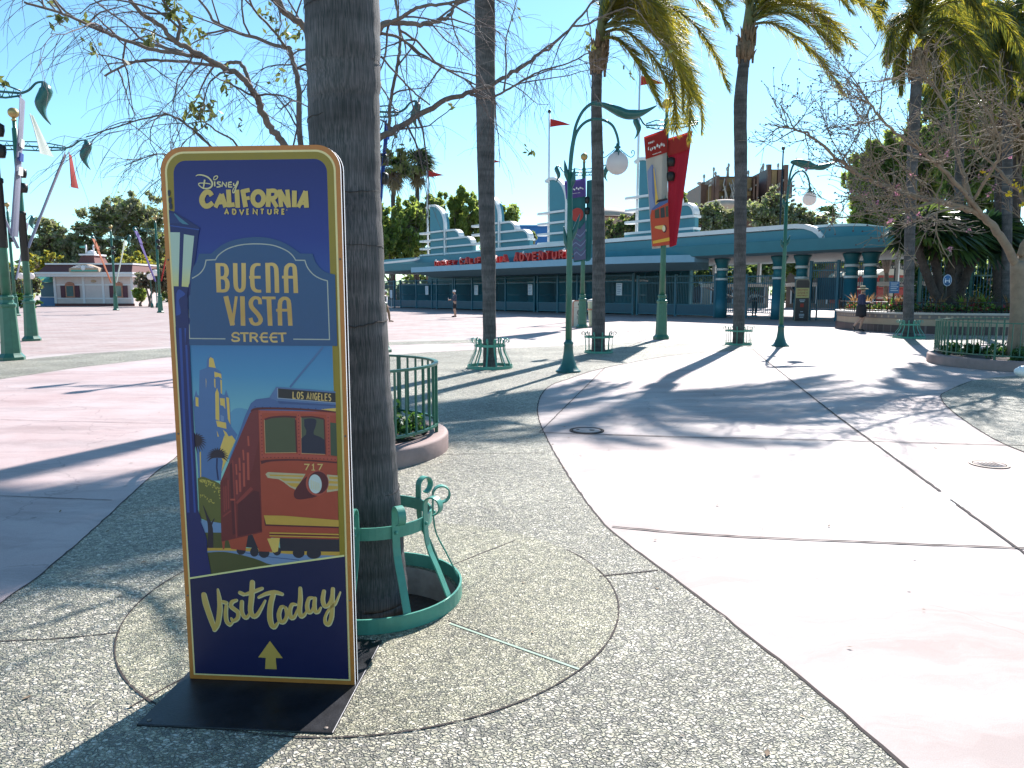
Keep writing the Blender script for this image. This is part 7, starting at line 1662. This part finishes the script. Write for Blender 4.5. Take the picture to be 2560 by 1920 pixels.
pxtree(1140, 760, 98, [(1135, 505, 38, 38), (1165, 540, 50, 60), (1110, 590, 60, 50)], "tall bright green pepper tree rising behind the first pylon", ("leaf_pepper", "leaf_pepper", "leaf_mid"), 3, n=10000, size=.5, weep=.5)
pxtree(1215, 760, 100, [(1205, 560, 50, 60), (1260, 560, 40, 50)], "green tree behind the second pylon and bell-guard palm", ("leaf_pepper", "leaf_mid", "leaf_pepper_dark"), 4, n=7000, size=.5)
pxtree(1335, 700, 110, [(1325, 595, 14, 18)], "small tufted tree between the second and third pylons", ("leaf_white", "leaf_mid"), 5, n=900, size=.4)
for k, (px, lob, lab, mt) in enumerate(((1545, [(1535, 580, 50, 30), (1580, 560, 30, 30)], "olive bushy tree by the domed hall", ("leaf_mid", "leaf_brown", "leaf_pepper_dark")), (1705, [(1700, 525, 22, 40), (1725, 540, 25, 30)], "thin bush right of the red banner", ("leaf_mid", "leaf_pepper_dark")),
        (1775, [(1780, 545, 45, 36), (1755, 570, 30, 25)], "pale olive tree left of the bulging palm below the tower", ("leaf_white", "leaf_mid", "leaf_euc", "leaf_euc_dark")), (1810, [(1815, 560, 35, 28)], "olive tree in front of the cream rotunda", ("leaf_euc", "leaf_white", "leaf_mid")), (1900, [(1895, 540, 42, 40), (1925, 510, 28, 38)], "white-flecked olive tree below the dark tower link", ("leaf_white", "leaf_mid", "leaf_euc", "leaf_euc_dark")),
        (1975, [(1965, 545, 38, 34), (1990, 555, 30, 28)], "white-flecked tree right of the tall dark mast", ("leaf_white", "leaf_mid", "leaf_euc_dark")), (2040, [(2030, 560, 45, 22), (2075, 575, 35, 18)], "low olive tree line right of the farther lamp post", ("leaf_mid", "leaf_euc_dark", "leaf_white")))):
    pxtree(px, 740, 78, lob, lab, mt, 20 + k, n=5200, size=.30, nclump=50, elong=1.5, clump=.8)
YPp = 47
pxtree(2210, 780, YPp, [(2200, 470, 80, 70), (2140, 430, 50, 60), (2265, 430, 70, 80), (2210, 400, 60, 60), (2160, 530, 50, 60)], "weeping pepper tree hanging beside the right end of the entrance roof", PEP, 31, n=22000, size=.24, weep=.9, nclump=110, elong=3.2, clump=.8)
pxtree(2420, 780, 41, [(2400, 440, 90, 90), (2480, 420, 90, 100), (2350, 330, 70, 70), (2540, 330, 60, 90)], "dense dark tree mass behind the blossom tree", ("leaf_pepper_dark", "leaf_mid", "leaf_pepper"), 32, n=20000, size=.26, nclump=110, weep=.5)
pxtree(2260, 740, 70, [(2230, 620, 70, 34), (2140, 628, 60, 28), (2310, 615, 60, 40)], "bright green drooping shrub seen under the roof's right end", ("leaf_pepper", "plant_lime", "leaf_pepper_dark"), 33, n=9000, size=.25, weep=.8, elong=3, nclump=60)
pxtree(1990, 780, 72, [(1900, 655, 60, 30), (1985, 660, 60, 40), (2060, 650, 40, 30)], "leafy street tree inside the park under the roof", ("leaf_mid", "leaf_pepper_dark", "leaf_pepper"), 34, n=6000, size=.35)
pxtree(1850, 780, 66, [(1790, 690, 60, 34), (1870, 690, 60, 36), (1700, 690, 60, 30)], "dark shrubbery tree inside the park behind the scroll-topped gate", ("leaf_pepper_dark", "plant_dark"), 37, n=6000, size=.35)
# fan palms far behind and queen palms at upper right
for (px, py, Y, r, nl, sd, lab) in ((985, 425, 105, 2.1, 46, 11, "left one of two shaggy fan palms behind the entrance"), (1045, 415, 105, 2.0, 46, 12, "right one of two shaggy fan palms behind the entrance"), (2055, 545, 84, 1.3, 30, 13, "small fan palm beyond the roof right of the farther lamp")):
    c = P(px, py, Y); b = Vector((c.x - .4, Y, 0)); fan_palm([b, b + Vector((0, 0, c.z * .5)), c], .35, .28, nl, r, lab, sd, skirt=14 if px < 1100 else 0, grp="distant fan palms", wind=(.45, 0), stalk=1.2)
for (px, py, Y, r, sd, lab) in ((2505, 285, 34, 1.25, 14, "dark fan palm at upper right above the blossom tree"), (2545, 300, 36, 1.2, 15, "fan palm at the right picture edge behind the blossom tree")):
    c = P(px, py, Y); b = P(px - 6, 780, Y); b.z = 0; fan_palm([b, P(px - 8, 600, Y), c], .22, .2, 40, r, lab, sd, grp="fan palms at upper right", wind=(.3, 0), stalk=.9, skirt=8)
for (px, py, Y, sd, lab) in ((2400, 60, 31, 61, "queen palm at upper right with long drooping fronds"), (2520, 110, 29, 62, "queen palm in the top right corner")):
    b = P(px, 780, Y); b.z = 0; c = P(px, py, Y); t = root("palm_tree", b, lab, "palm tree"); palm_trunk(t, [b, b.lerp(c, .5), c], [.19, .17, .15], rings=10, ringseed=sd)
    rr = random.Random(sd); pths = []
    for k in range(17):
        a = rr.uniform(-.5, 2 * math.pi - .5); ln = rr.uniform(170, 260); ex = math.cos(a) * ln + 60; dy = math.sin(a) * 3.0; up_ = rr.uniform(-120, -10); dr = rr.uniform(60, 260)
        pths.append([(px, py, 0), (px + ex * .35, py + up_, dy * .35), (px + ex * .7, py + up_ * .6 + dr * .35, dy * .7), (px + ex * .95, py + dr, dy)])
    blown_crown(t, pths, Y, ("palm_frond", "palm_frond_dark", "palm_frond_dark"), sd, .75, .2, .036, .75)
pxtree(2470, 780, 44, [(2450, 250, 90, 90), (2540, 200, 80, 100), (2380, 200, 60, 80)], "dark leafy tree high behind the queen palms at upper right", ("leaf_pepper_dark", "leaf_mid"), 36, n=9000, size=.26, nclump=60, weep=.6, elong=3)

pxtree(2330, 780, 46, [(2300, 330, 80, 90), (2370, 250, 90, 110), (2280, 420, 60, 60), (2440, 300, 80, 90), (2380, 120, 90, 80)], "tall airy green tree filling the gap behind the slender bell-guard palm", ("leaf_pepper_dark", "leaf_mid", "leaf_pepper"), 38, n=15000, size=.26, nclump=90, weep=.6, elong=3)
pxtree(2560, 780, 42, [(2540, 330, 80, 110), (2580, 180, 90, 110), (2500, 450, 70, 60), (2520, 60, 80, 80)], "tall dark green tree at the right picture edge behind the fan palms", ("leaf_pepper_dark", "leaf_mid", "leaf_pepper_dark"), 39, n=13000, size=.26, nclump=80, weep=.5, elong=2.6)

# ------------------------------------------------------------------ left background: ticket booth and its trees
YB = 86.0
mat("booth_wall", (.66, .55, .52), .7, var=.05, scale=2); mat("booth_trim", (.74, .70, .70), .6, var=.04); mat("shingle", (.14, .05, .045), .8, var=.3, scale=9); mat("shutter", (.10, .03, .045), .6, var=.1); mat("window_frame_coral", (.50, .22, .14), .6, var=.1); mat("pane_glass", (.10, .17, .17), .08, var=.2, scale=2); mat("awning_green", (.10, .34, .26), .6, var=.1); mat("pediment_tan", (.48, .33, .22), .6, var=.1)
def bx(px): return P(px, 700, YB).x
def bz(py): return max(0.0, P(230, py, YB).z)
t = root("ticket_booth", (bx(232), YB, 0), "low cream ticket booth with maroon shingle roof and two shuttered windows", "building")
m = MB(); m.box(bx(136), bx(332), YB, YB + 6, 0, bz(692)); m.build("wall", MATS["booth_wall"], t)
m = MB()
for x in (136, 208, 257, 329): m.box(bx(x) - .12, bx(x) + .14, YB - .09, YB - .002, .31, bz(692))
for y in (712, 746): m.box(bx(136), bx(332), YB - .05, YB - .004, bz(y) - .08, bz(y) + .08)
m.box(bx(108), bx(346), YB - 1.3, YB + 7, bz(692), bz(686)); m.box(bx(106), bx(348), YB - 1.45, YB + 7.1, bz(686) + .003, bz(681)); m.build("trim", MATS["booth_trim"], t)
m = MB(); m.box(bx(134), bx(334), YB - .12, YB - .095, 0, .30); m.build("plinth", MATS["shingle"], t)
m = MB(); x0, x1 = bx(112), bx(344); a0, a1 = bx(122), bx(336)
m.add([(x0, YB - 1.2, bz(681) + .005), (x1, YB - 1.2, bz(681) + .005), (x1, YB + 7, bz(681) + .005), (x0, YB + 7, bz(681) + .005), (a0, YB - .2, bz(662)), (a1, YB - .2, bz(662)), (a1, YB + 6, bz(662)), (a0, YB + 6, bz(662))], [(0, 1, 5, 4), (1, 2, 6, 5), (2, 3, 7, 6), (3, 0, 4, 7), (4, 5, 6, 7)])
m.build("roof", MATS["shingle"], t)
m = MB(); m.box(a0 - .1, a1 + .1, YB - .35, YB + 6.1, bz(662) + .003, bz(658)); m.build("roof_cap", MATS["booth_trim"], t)
m = MB(); c0, c1 = bx(184), bx(228); m.add([(c0, YB + 1, bz(658) + .005), (c1, YB + 1, bz(658) + .005), (c1, YB + 4, bz(658) + .005), (c0, YB + 4, bz(658) + .005), (c0 + .3, YB + 1.4, bz(637)), (c1 - .3, YB + 1.4, bz(637)), (c1 - .3, YB + 3.6, bz(637)), (c0 + .3, YB + 3.6, bz(637))], [(0, 1, 5, 4), (1, 2, 6, 5), (2, 3, 7, 6), (3, 0, 4, 7), (4, 5, 6, 7)]); o = m.build("cupola", MATS["shingle"], t)
m = MB(); m.box(c0 + .1, c1 - .1, YB + 1.2, YB + 3.8, bz(637) + .003, bz(633)); m.lathe([(.55, 0), (.4, .35), (.01, .5)], (bx(206), YB + 2.3, bz(633)), 12); m.build("cap", MATS["booth_trim"], o, off=WORLD_ROOTS[t.name])
m = MB()
for x, s, cm in ((196, -1, 0), (215, 1, 1)):
    X = bx(x); m.tube([(X, YB + 2, bz(633)), (X, YB + 2, bz(609))], .09, 6, 2); m.add([(X, YB + 2, bz(611)), (X + s * .8, YB + 2.05, bz(613)), (X + s * .8, YB + 2.05, bz(617)), (X, YB + 2, bz(618))], [(0, 1, 2, 3)], cm)
m.build("flags", [MATS["awning_green"], MATS["window_frame_coral"], MATS["booth_trim"]], o, off=WORLD_ROOTS[t.name])
m = MB(); m.prism([(bx(196), bz(681) + .02), (bx(270), bz(681) + .02), (bx(268), bz(671)), (bx(240), bz(662)), (bx(226), bz(662)), (bx(197), bz(672))], lambda a, b, d: (a, d, b), YB - 1.75, YB - .6, 0, 0)
m.build("pediment", MATS["pediment_tan"], t)
m = MB(); m.box(bx(202), bx(266), YB - 1.79, YB - 1.752, bz(680), bz(676)); m.build("pediment_band", MATS["awning_green"], t)
m = MB(); m.sphere((bx(232), YB - 1.78, bz(671)), .3, 10, 0, (1, .3, 1))
for k in range(9):
    a = R(15 + 150 * k / 8); m.tube([(bx(232) + .35 * math.cos(a), YB - 1.78, bz(672) + .25 * math.sin(a)), (bx(232) + 1.35 * math.cos(a), YB - 1.78, bz(673) + .42 * math.sin(a))], .04, 4)
m.build("pediment_carving", MATS["booth_trim"], t)
for xa, xb in ((163, 186), (285, 306)):
    m = MB(); m.box(bx(xa), bx(xb), YB - .14, YB - .052, bz(744), bz(712)); m.lathe([(.55, 0), (.55, .09)], n=16, fn=lambda x, y, z, xa=xa, xb=xb: ((bx(xa) + bx(xb)) / 2 + x, YB - .052 - z, bz(713) + max(0, y) * .7)); o = m.build("window", MATS["window_frame_coral"], t)
    m = MB(); m.box(bx(xa + 3), bx(xb - 3), YB - .16, YB - .142, bz(741), bz(715)); m.build("pane", MATS["pane_glass"], o, off=WORLD_ROOTS[t.name])
    for s0, s1 in ((xa - 12, xa - 1), (xb + 1, xb + 12)):
        m = MB(); m.box(bx(s0), bx(s1), YB - .13, YB - .052, bz(744), bz(714)); m.build("shutter", MATS["shutter"], t)
m = MB(); m.sphere((bx(234), YB - .06, bz(703)), .28, 10, 0, (1.2, .25, .6)); m.build("plaque", MATS["pediment_tan"], t)
# stall to the left of the booth
cx_ = bx(112); t = root("market_stall", (cx_, YB + 1, 0), "dark stall with green awning left of the ticket booth", "stall", world=False)
m = MB(); m.box(-1.4, 1.1, 0, 2.5, 0, 1.0); m.build("counter", MATS["notice_blue"], t)
m = MB(); m.box(-1.5, 1.2, .4, 2.6, 1.003, 2.75); m.build("back_panel", MATS["gate_dark"], t)
m = MB(); m.prism([(-.8, 2.78), (.4, 3.45), (2.6, 3.45), (2.6, 2.78)], lambda a, b, d: (d, a, b), -1.6, 1.25, 0); m.build("awning", MATS["awning_green"], t)
m = MB(); m.box(-1.45, 1.15, -.06, -.01, 1.0, 1.08); m.build("counter_edge", MATS["booth_trim"], t)
EUC = ("leaf_euc", "leaf_euc", "leaf_euc_dark", "leaf_mid")
pxtree(150, 770, 118, [(140, 610, 45, 60), (185, 625, 40, 60), (110, 640, 40, 50), (210, 650, 35, 50)], "grey-green tree behind the left half of the ticket booth", EUC, 41, n=11000, size=.55, nclump=90)
pxtree(300, 770, 122, [(290, 560, 60, 60), (350, 540, 70, 60), (260, 640, 50, 60), (340, 650, 80, 60), (400, 600, 60, 90)], "largest grey-green tree rising behind the ticket booth", EUC, 42, n=17000, size=.58, nclump=130)
pxtree(120, 770, 96, [(110, 670, 32, 34), (60, 700, 40, 40), (140, 650, 20, 24)], "yellow-green shrub tree left of the ticket booth", ("leaf_yellow", "leaf_yellow", "leaf_mid"), 43, n=5500, size=.42)
pxtree(350, 770, 98, [(345, 660, 40, 30), (300, 672, 35, 22), (392, 680, 40, 40)], "yellow-green tree over the right end of the ticket booth roof", ("leaf_yellow", "leaf_yellow", "leaf_mid"), 44, n=6000, size=.42)
pxtree(65, 775, 80, [(60, 705, 38, 36), (20, 700, 40, 44), (95, 720, 22, 26)], "brownish bare-looking tree behind the left banner poles", ("leaf_brown", "leaf_euc_dark", "leaf_mid"), 45, n=4500, size=.30)
pxtree(375, 772, 82, [(370, 705, 30, 28), (410, 700, 35, 34)], "dark brownish tree with lamps right of the ticket booth", ("leaf_brown", "leaf_euc_dark"), 46, n=4000, size=.32)
pxtree(352, 768, 84, [(352, 735, 14, 16)], "bright green bush at the ticket booth's right wall", ("plant_lime", "leaf_mid"), 47, n=1200, size=.3, nm="bush", cat="bush")
pxtree(30, 785, 74, [(20, 745, 40, 22), (75, 757, 25, 14)], "low green hedge bush behind the left banner poles", ("plant_green", "plant_dark"), 48, n=2200, size=.3, nm="bush", cat="bush")
for k, (px, py) in enumerate(((388, 682), (376, 692), (52, 690), (78, 690))):
    c = P(px, py, 76); t = root("globe_lamp", (c.x, 76, 0), ("upper white globe lamp right of the ticket booth", "lower white globe lamp right of the ticket booth", "white globe lamp between the two left banner poles", "white globe lamp right of the second banner pole")[k], "street lamp", "globe lamps by the ticket booth")
    m = MB(); m.lathe([(.16, 0), (.12, .4), (.05, .5), (.045, c.z - .3), (.1, c.z - .28)], (c.x, 76, 0), 10); m.build("post", MATS["teal_paint"], t); m = MB(); m.sphere((c.x, 76, c.z), .34, 14); m.build("globe", MATS["globe_glass"], t)
# far wall of greenery so that the plaza has an end beyond the hidden middle
cs = [(random.uniform(-75, 5), 128 + random.uniform(-3, 3), random.uniform(.5, 5), 1.6) for _ in range(160)] + [(random.uniform(20, 95), 120 + random.uniform(-3, 3), random.uniform(.5, 6), 1.8) for _ in range(170)] + [(random.uniform(-120, -75), 112 + random.uniform(-3, 3), random.uniform(.5, 6), 1.8) for _ in range(70)]
tag(leaves("treeline", cs, 15000, .8, ("leaf_mid", "leaf_euc_dark", "leaf_pepper_dark"), 1, 99, up=.1), "far green treeline closing the plaza", "treeline", kind="stuff")

# white rounded rail end at the right edge of the picture
c = G(2556, 985); t = root("white_rail", (c.x, c.y, 0), "white rounded rail end at the right edge by the pebble bed", "rail", world=False)
mat("white_gloss", (.75, .75, .74), .3, var=.03)
zr = .34; m = MB(); m.tube(smooth_path([(-.10, 0, zr), (-.05, 0, zr), (.2, .02, zr), (.9, .1, zr), (1.6, .2, zr)], 4), [.03, .085, .095, .09, .09], 14); m.sphere((-.09, 0, zr), .06, 10); m.build("rail", MATS["white_gloss"], t)
for x in (.75, 1.5):
    m = MB(); m.lathe([(.11, .004), (.11, .02), (.045, .03), (.045, zr - .05)], (x, .1, 0), 12); m.build("leg", MATS["white_gloss"], t)

# ------------------------------------------------------------------ people
mat("skin", (.46, .27, .19), .55, var=.08, scale=8); mat("skin_tan", (.38, .21, .14), .55, var=.08, scale=8)
mat("wear_navy", (.018, .025, .065), .85, var=.15); mat("wear_black", (.014, .014, .018), .85, var=.15); mat("wear_slate", (.06, .062, .09), .85, var=.15); mat("wear_khaki", (.22, .14, .08), .85, var=.15); mat("wear_white", (.68, .68, .70), .85, var=.08); mat("straw", (.52, .40, .24), .85, var=.15, scale=30); mat("hair_dark", (.03, .02, .016), .6, var=.2); mat("hair_grey", (.35, .32, .30), .6, var=.2); mat("shoe", (.02, .02, .022), .5, var=.1); mat("phone", (.5, .5, .52), .25, var=.02)
def skin_mesh(name, chains, mt, parent, sub=2):
    """chains: lists of (point, radius); the first point of a later chain may be the name of an earlier vertex"""
    vs, es, rs, key = [], [], [], {}
    for ch in chains:
        prev = None
        for it in ch:
            if isinstance(it, str): prev = key[it]; continue
            nm, p, r = it
            if nm in key and nm: i = key[nm]
            else:
                i = len(vs); vs.append(tuple(p)); rs.append(r if isinstance(r, tuple) else (r, r)); 
                if nm: key[nm] = i
            if prev is not None: es.append((prev, i))
            prev = i
    me = bpy.data.meshes.new(name); me.from_pydata(vs, es, []); me.update(); me.materials.append(MATS[mt])
    o = bpy.data.objects.new(name, me); COL.objects.link(o); o.parent = parent
    md = o.modifiers.new("skin", 'SKIN'); md.use_smooth_shade = True; md.branch_smoothing = .4
    for i, r in enumerate(rs): me.skin_vertices[0].data[i].radius = r
    me.skin_vertices[0].data[0].use_root = True
    s = o.modifiers.new("sub", 'SUBSURF'); s.levels = sub; s.render_levels = sub
    return o
def person(loc, rz, h, label, J, top, bottom, skin="skin", sleeves=True, shorts=False, shoe="shoe", torso_w=1.0, trousers=None):
    """J: joint overrides in a 1.75 m body that faces -Y (towards the camera); x is the body's left"""
    k = h / 1.75; t = root("person", (loc[0], loc[1], 0), label, "person", rz=rz, world=False); t.scale = (k, k, k)
    D = dict(pel=(0, 0, .97), wai=(0, 0, 1.10), che=(0, .0, 1.30), nb=(0, .01, 1.46), nk=(0, -.005, 1.53), hd=(0, -.02, 1.62), ht=(0, -.01, 1.70))
    for s, n in ((1, 'L'), (-1, 'R')):
        D.update({'sh' + n: (s * .18, .01, 1.41), 'el' + n: (s * .22, .03, 1.13), 'wr' + n: (s * .23, -.04, .88), 'hip' + n: (s * .09, 0, .92), 'kn' + n: (s * .10, -.02, .50), 'an' + n: (s * .10, .03, .09), 'toe' + n: (s * .12, -.14, .035)})
    D.update(J); V = {a: Vector(b) for a, b in D.items()}
    ch = [[('pel', V['pel'], (.15 * torso_w, .11)), ('wai', V['wai'], (.135 * torso_w, .10)), ('che', V['che'], (.155 * torso_w, .115)), ('nb', V['nb'], (.075, .07)), ('nk', V['nk'], .052), ('hd', V['hd'], (.075, .092)), ('ht', V['ht'], (.062, .075))],
          ['hd', ('', V['hd'] + Vector((0, -.10, -.005)), .018)]]
    for n in 'LR':
        sgn = 1 if n == 'L' else -1
        w = V['wr' + n]; dr = (w - V['el' + n]).normalized(); palm = w + dr * .07
        ch.append(['che', ('sh' + n, V['sh' + n], .058), ('el' + n, V['el' + n], .042), ('wr' + n, w, .027), ('pa' + n, palm, (.036, .018))])
        sd = dr.cross(Vector((0, 1, .1))).normalized()
        curl = Vector((0, -.035, -.01)) if dr.z < -.5 else Vector((0, -.005, -.03))
        for f, (o_, L_) in enumerate(((-.027, .055), (-.009, .068), (.009, .064), (.027, .05))):
            b = palm + sd * o_; ch.append(['pa' + n, ('', b + dr * .03, .0095), ('', b + dr * (.03 + L_ * .5) + curl * .3, .009), ('', b + dr * (.03 + L_ * .85) + curl, .0075)])
        ch.append(['pa' + n, ('', w + dr * .045 - sd * .045 + Vector((0, -.02, 0)), .011), ('', w + dr * .085 - sd * .055 + Vector((0, -.035, 0)), .009)])
        ch.append(['pel', ('hip' + n, V['hip' + n], .088), ('kn' + n, V['kn' + n], .056), ('', V['kn' + n].lerp(V['an' + n], .35) + Vector((0, .02, 0)), .055), ('an' + n, V['an' + n], .036), ('toe' + n, V['toe' + n], (.042, .028))])
    skin_mesh("body", ch, skin, t)
    # garments follow the same joints a little further out
    sh = [[('wai0', V['pel'] + Vector((0, 0, -.02)), (.175 * torso_w, .135)), ('wai', V['wai'], (.158 * torso_w, .125)), ('che', V['che'], (.178 * torso_w, .135)), ('nb', V['nb'] + Vector((0, 0, -.015)), (.085, .08))]]
    for n in 'LR': sh.append(['che', ('', V['sh' + n], .074), ('', V['el' + n] if sleeves else V['sh' + n].lerp(V['el' + n], .75), .056)] + ([('', V['el' + n].lerp(V['wr' + n], .92), .038)] if sleeves else []))
    skin_mesh("shirt", sh, top, t)
    bt_ = [[('p', V['pel'], (.170 * torso_w, .13)), ('w', V['pel'] + Vector((0, 0, .08)), (.155 * torso_w, .122))]]
    for n in 'LR': bt_.append(['p', ('', V['hip' + n] + Vector((0, 0, -.03)), .112), ('', V['hip' + n].lerp(V['kn' + n], .97 if shorts else 1), .085 if shorts else .075)] + ([] if shorts else [('', V['kn' + n].lerp(V['an' + n], .5), .068), ('', V['kn' + n].lerp(V['an' + n], .97), .055)]))
    skin_mesh("shorts" if shorts else "trousers", bt_, bottom, t)
    for n in 'LR':
        m = MB(); a, b = V['an' + n], V['toe' + n]; d = (b - a); 
        m.tube(smooth_path([Vector((a.x, a.y, a.z - .0)) - d * .32 + Vector((0, 0, -.03)), a + Vector((0, 0, -.035)), a.lerp(b, .55), b + Vector((0, 0, 0)), b + d * .25], 3), [.030, .046, .046, .043, .020], 10, squash=(.8, 1.0)); m.build("shoe", MATS[shoe], t)
    m = MB()
    for s in (-1, 1): m.sphere(V['hd'] + Vector((s * .03, -.083, .015)), .010, 8)
    m.build("eyes", MATS["hair_dark"], t)
    m = MB()
    for s in (-1, 1): m.sphere(V['hd'] + Vector((s * .078, .005, -.005)), .022, 8, 0, (.4, .8, 1.3))
    m.build("ears", MATS[skin], t)
    m = MB(); q = V['hd'] + Vector((0, -.088, -.045)); m.tube([q + Vector((-.022, .006, 0)), q, q + Vector((.022, .006, 0))], .006, 5); m.build("mouth", MATS["window_frame_coral"], t)
    return t, V
def cap_hair(t, V, mt, nm="hair", s=1.0):
    m = MB(); c = V['ht'] + Vector((0, .022, -.035)); m.lathe([(.088 * s, -.06), (.092 * s, -.02), (.085 * s, .03), (.06 * s, .065), (.001, .08)], (c.x, c.y, c.z), 16, fn=lambda x, y, z: (x, c.y + (y - c.y) * 1.12, z)); return m.build(nm, MATS[mt], t)
# man in shorts looking at his phone, turned away to the left
t, V = person(G(1137, 793), R(-70), 1.72, "standing man in dark jacket and black shorts looking at his phone", dict(wrR=(-.10, -.28, 1.12), elR=(-.24, -.03, 1.12), wrL=(.06, -.28, 1.10), elL=(.25, -.02, 1.10), hd=(0, -.05, 1.61), ht=(0, -.04, 1.69), anL=(.13, .03, .09), toeL=(.17, -.14, .035)), "wear_slate", "wear_black", shorts=True, torso_w=1.3)
cap_hair(t, V, "wear_white", "cap"); m = MB(); m.box(-.05, .03, -.42, -.405, 1.10, 1.24); m.build("phone", MATS["phone"], t)
# walker in cap and jacket half behind the nearest trunk
t, V = person(G(963, 806), R(75), 1.68, "man in white cap and dark jacket walking out from behind the nearest palm", dict(wrL=(.22, .26, .98), elL=(.23, .16, 1.16), wrR=(-.22, -.20, .95), knL=(.09, -.18, .53), anL=(.09, -.22, .10), toeL=(.10, -.40, .06), knR=(-.09, .06, .50), anR=(-.09, .30, .15), toeR=(-.10, .18, .05)), "wear_navy", "wear_khaki", shoe="wear_khaki")
cap_hair(t, V, "wear_white", "cap"); m = MB(); m.tube([V['hd'] + Vector((0, -.06, .05)), V['hd'] + Vector((0, -.15, .035))], [.07, .05], 10, squash=(.2, 1)); m.build("cap_peak", MATS["wear_white"], t)
m = MB(); m.tube([V['hd'] + Vector((0, -.06, -.035)), V['hd'] + Vector((0, -.10, -.045))], [.06, .045], 10); m.build("face_mask", MATS["wear_navy"], t)
m = MB(); m.tube([V['che'] + Vector((.0, -.13, .05)), V['wai'] + Vector((.0, -.12, 0)), V['pel'] + Vector((0, -.125, -.06))], [.06, .07, .06], 8, squash=(.35, 1)); m.build("white_shirt_front", MATS["wear_white"], t)
# woman in straw hat walking right
t, V = person(G(2150, 829), R(90), 1.76, "woman in straw hat, navy top and black skirt walking past the flower bed wall", dict(wrL=(.12, -.30, 1.14), elL=(.22, -.02, 1.10), wrR=(-.14, -.28, 1.12), elR=(-.22, .04, 1.10), knL=(.09, -.16, .52), anL=(.09, -.02, .10), toeL=(.10, -.18, .035), knR=(-.08, .04, .50), anR=(-.08, .30, .22), toeR=(-.09, .27, .08)), "wear_navy", "wear_black", shorts=True, torso_w=1.5)
cap_hair(t, V, "hair_dark"); m = MB(); c = V['ht']; m.lathe([(.20, -.055), (.205, -.045), (.19, -.03), (.095, -.012), (.09, .06), (.075, .085), (.001, .095)], (c.x, c.y, c.z), 24); m.build("straw_hat", MATS["straw"], t)
m = MB(); m.lathe([(.098, -.014), (.096, .018)], (c.x, c.y, c.z), 24, caps=False); m.build("hat_band", MATS["wear_black"], t)
m = MB(); m.lathe([(.19, .60), (.185, .72), (.175, .95), (.16, 1.05)], n=20, fn=lambda x, y, z: (x * 1.22, y * 1.0, z)); m.build("skirt", MATS["wear_black"], t)
m = MB(); m.box(-.04, .04, -.44, -.428, 1.12, 1.26); m.build("phone", MATS["phone"], t)
# attendant inside the gateway, arms out
g_ = P(1885, 790, 47.5); t, V = person((g_.x, g_.y), R(10), 1.75, "attendant in dark vest and white sleeves standing inside the open gate", dict(elL=(.38, -.05, 1.30), wrL=(.50, -.22, 1.28), elR=(-.36, .02, 1.22), wrR=(-.42, -.02, 1.02)), "wear_white", "wear_black")
cap_hair(t, V, "hair_dark"); skin_mesh("vest", [[('a', V['pel'] + Vector((0, 0, .02)), (.18, .14)), ('b', V['wai'], (.165, .132)), ('c', V['che'], (.17, .142))]], "wear_black", t)
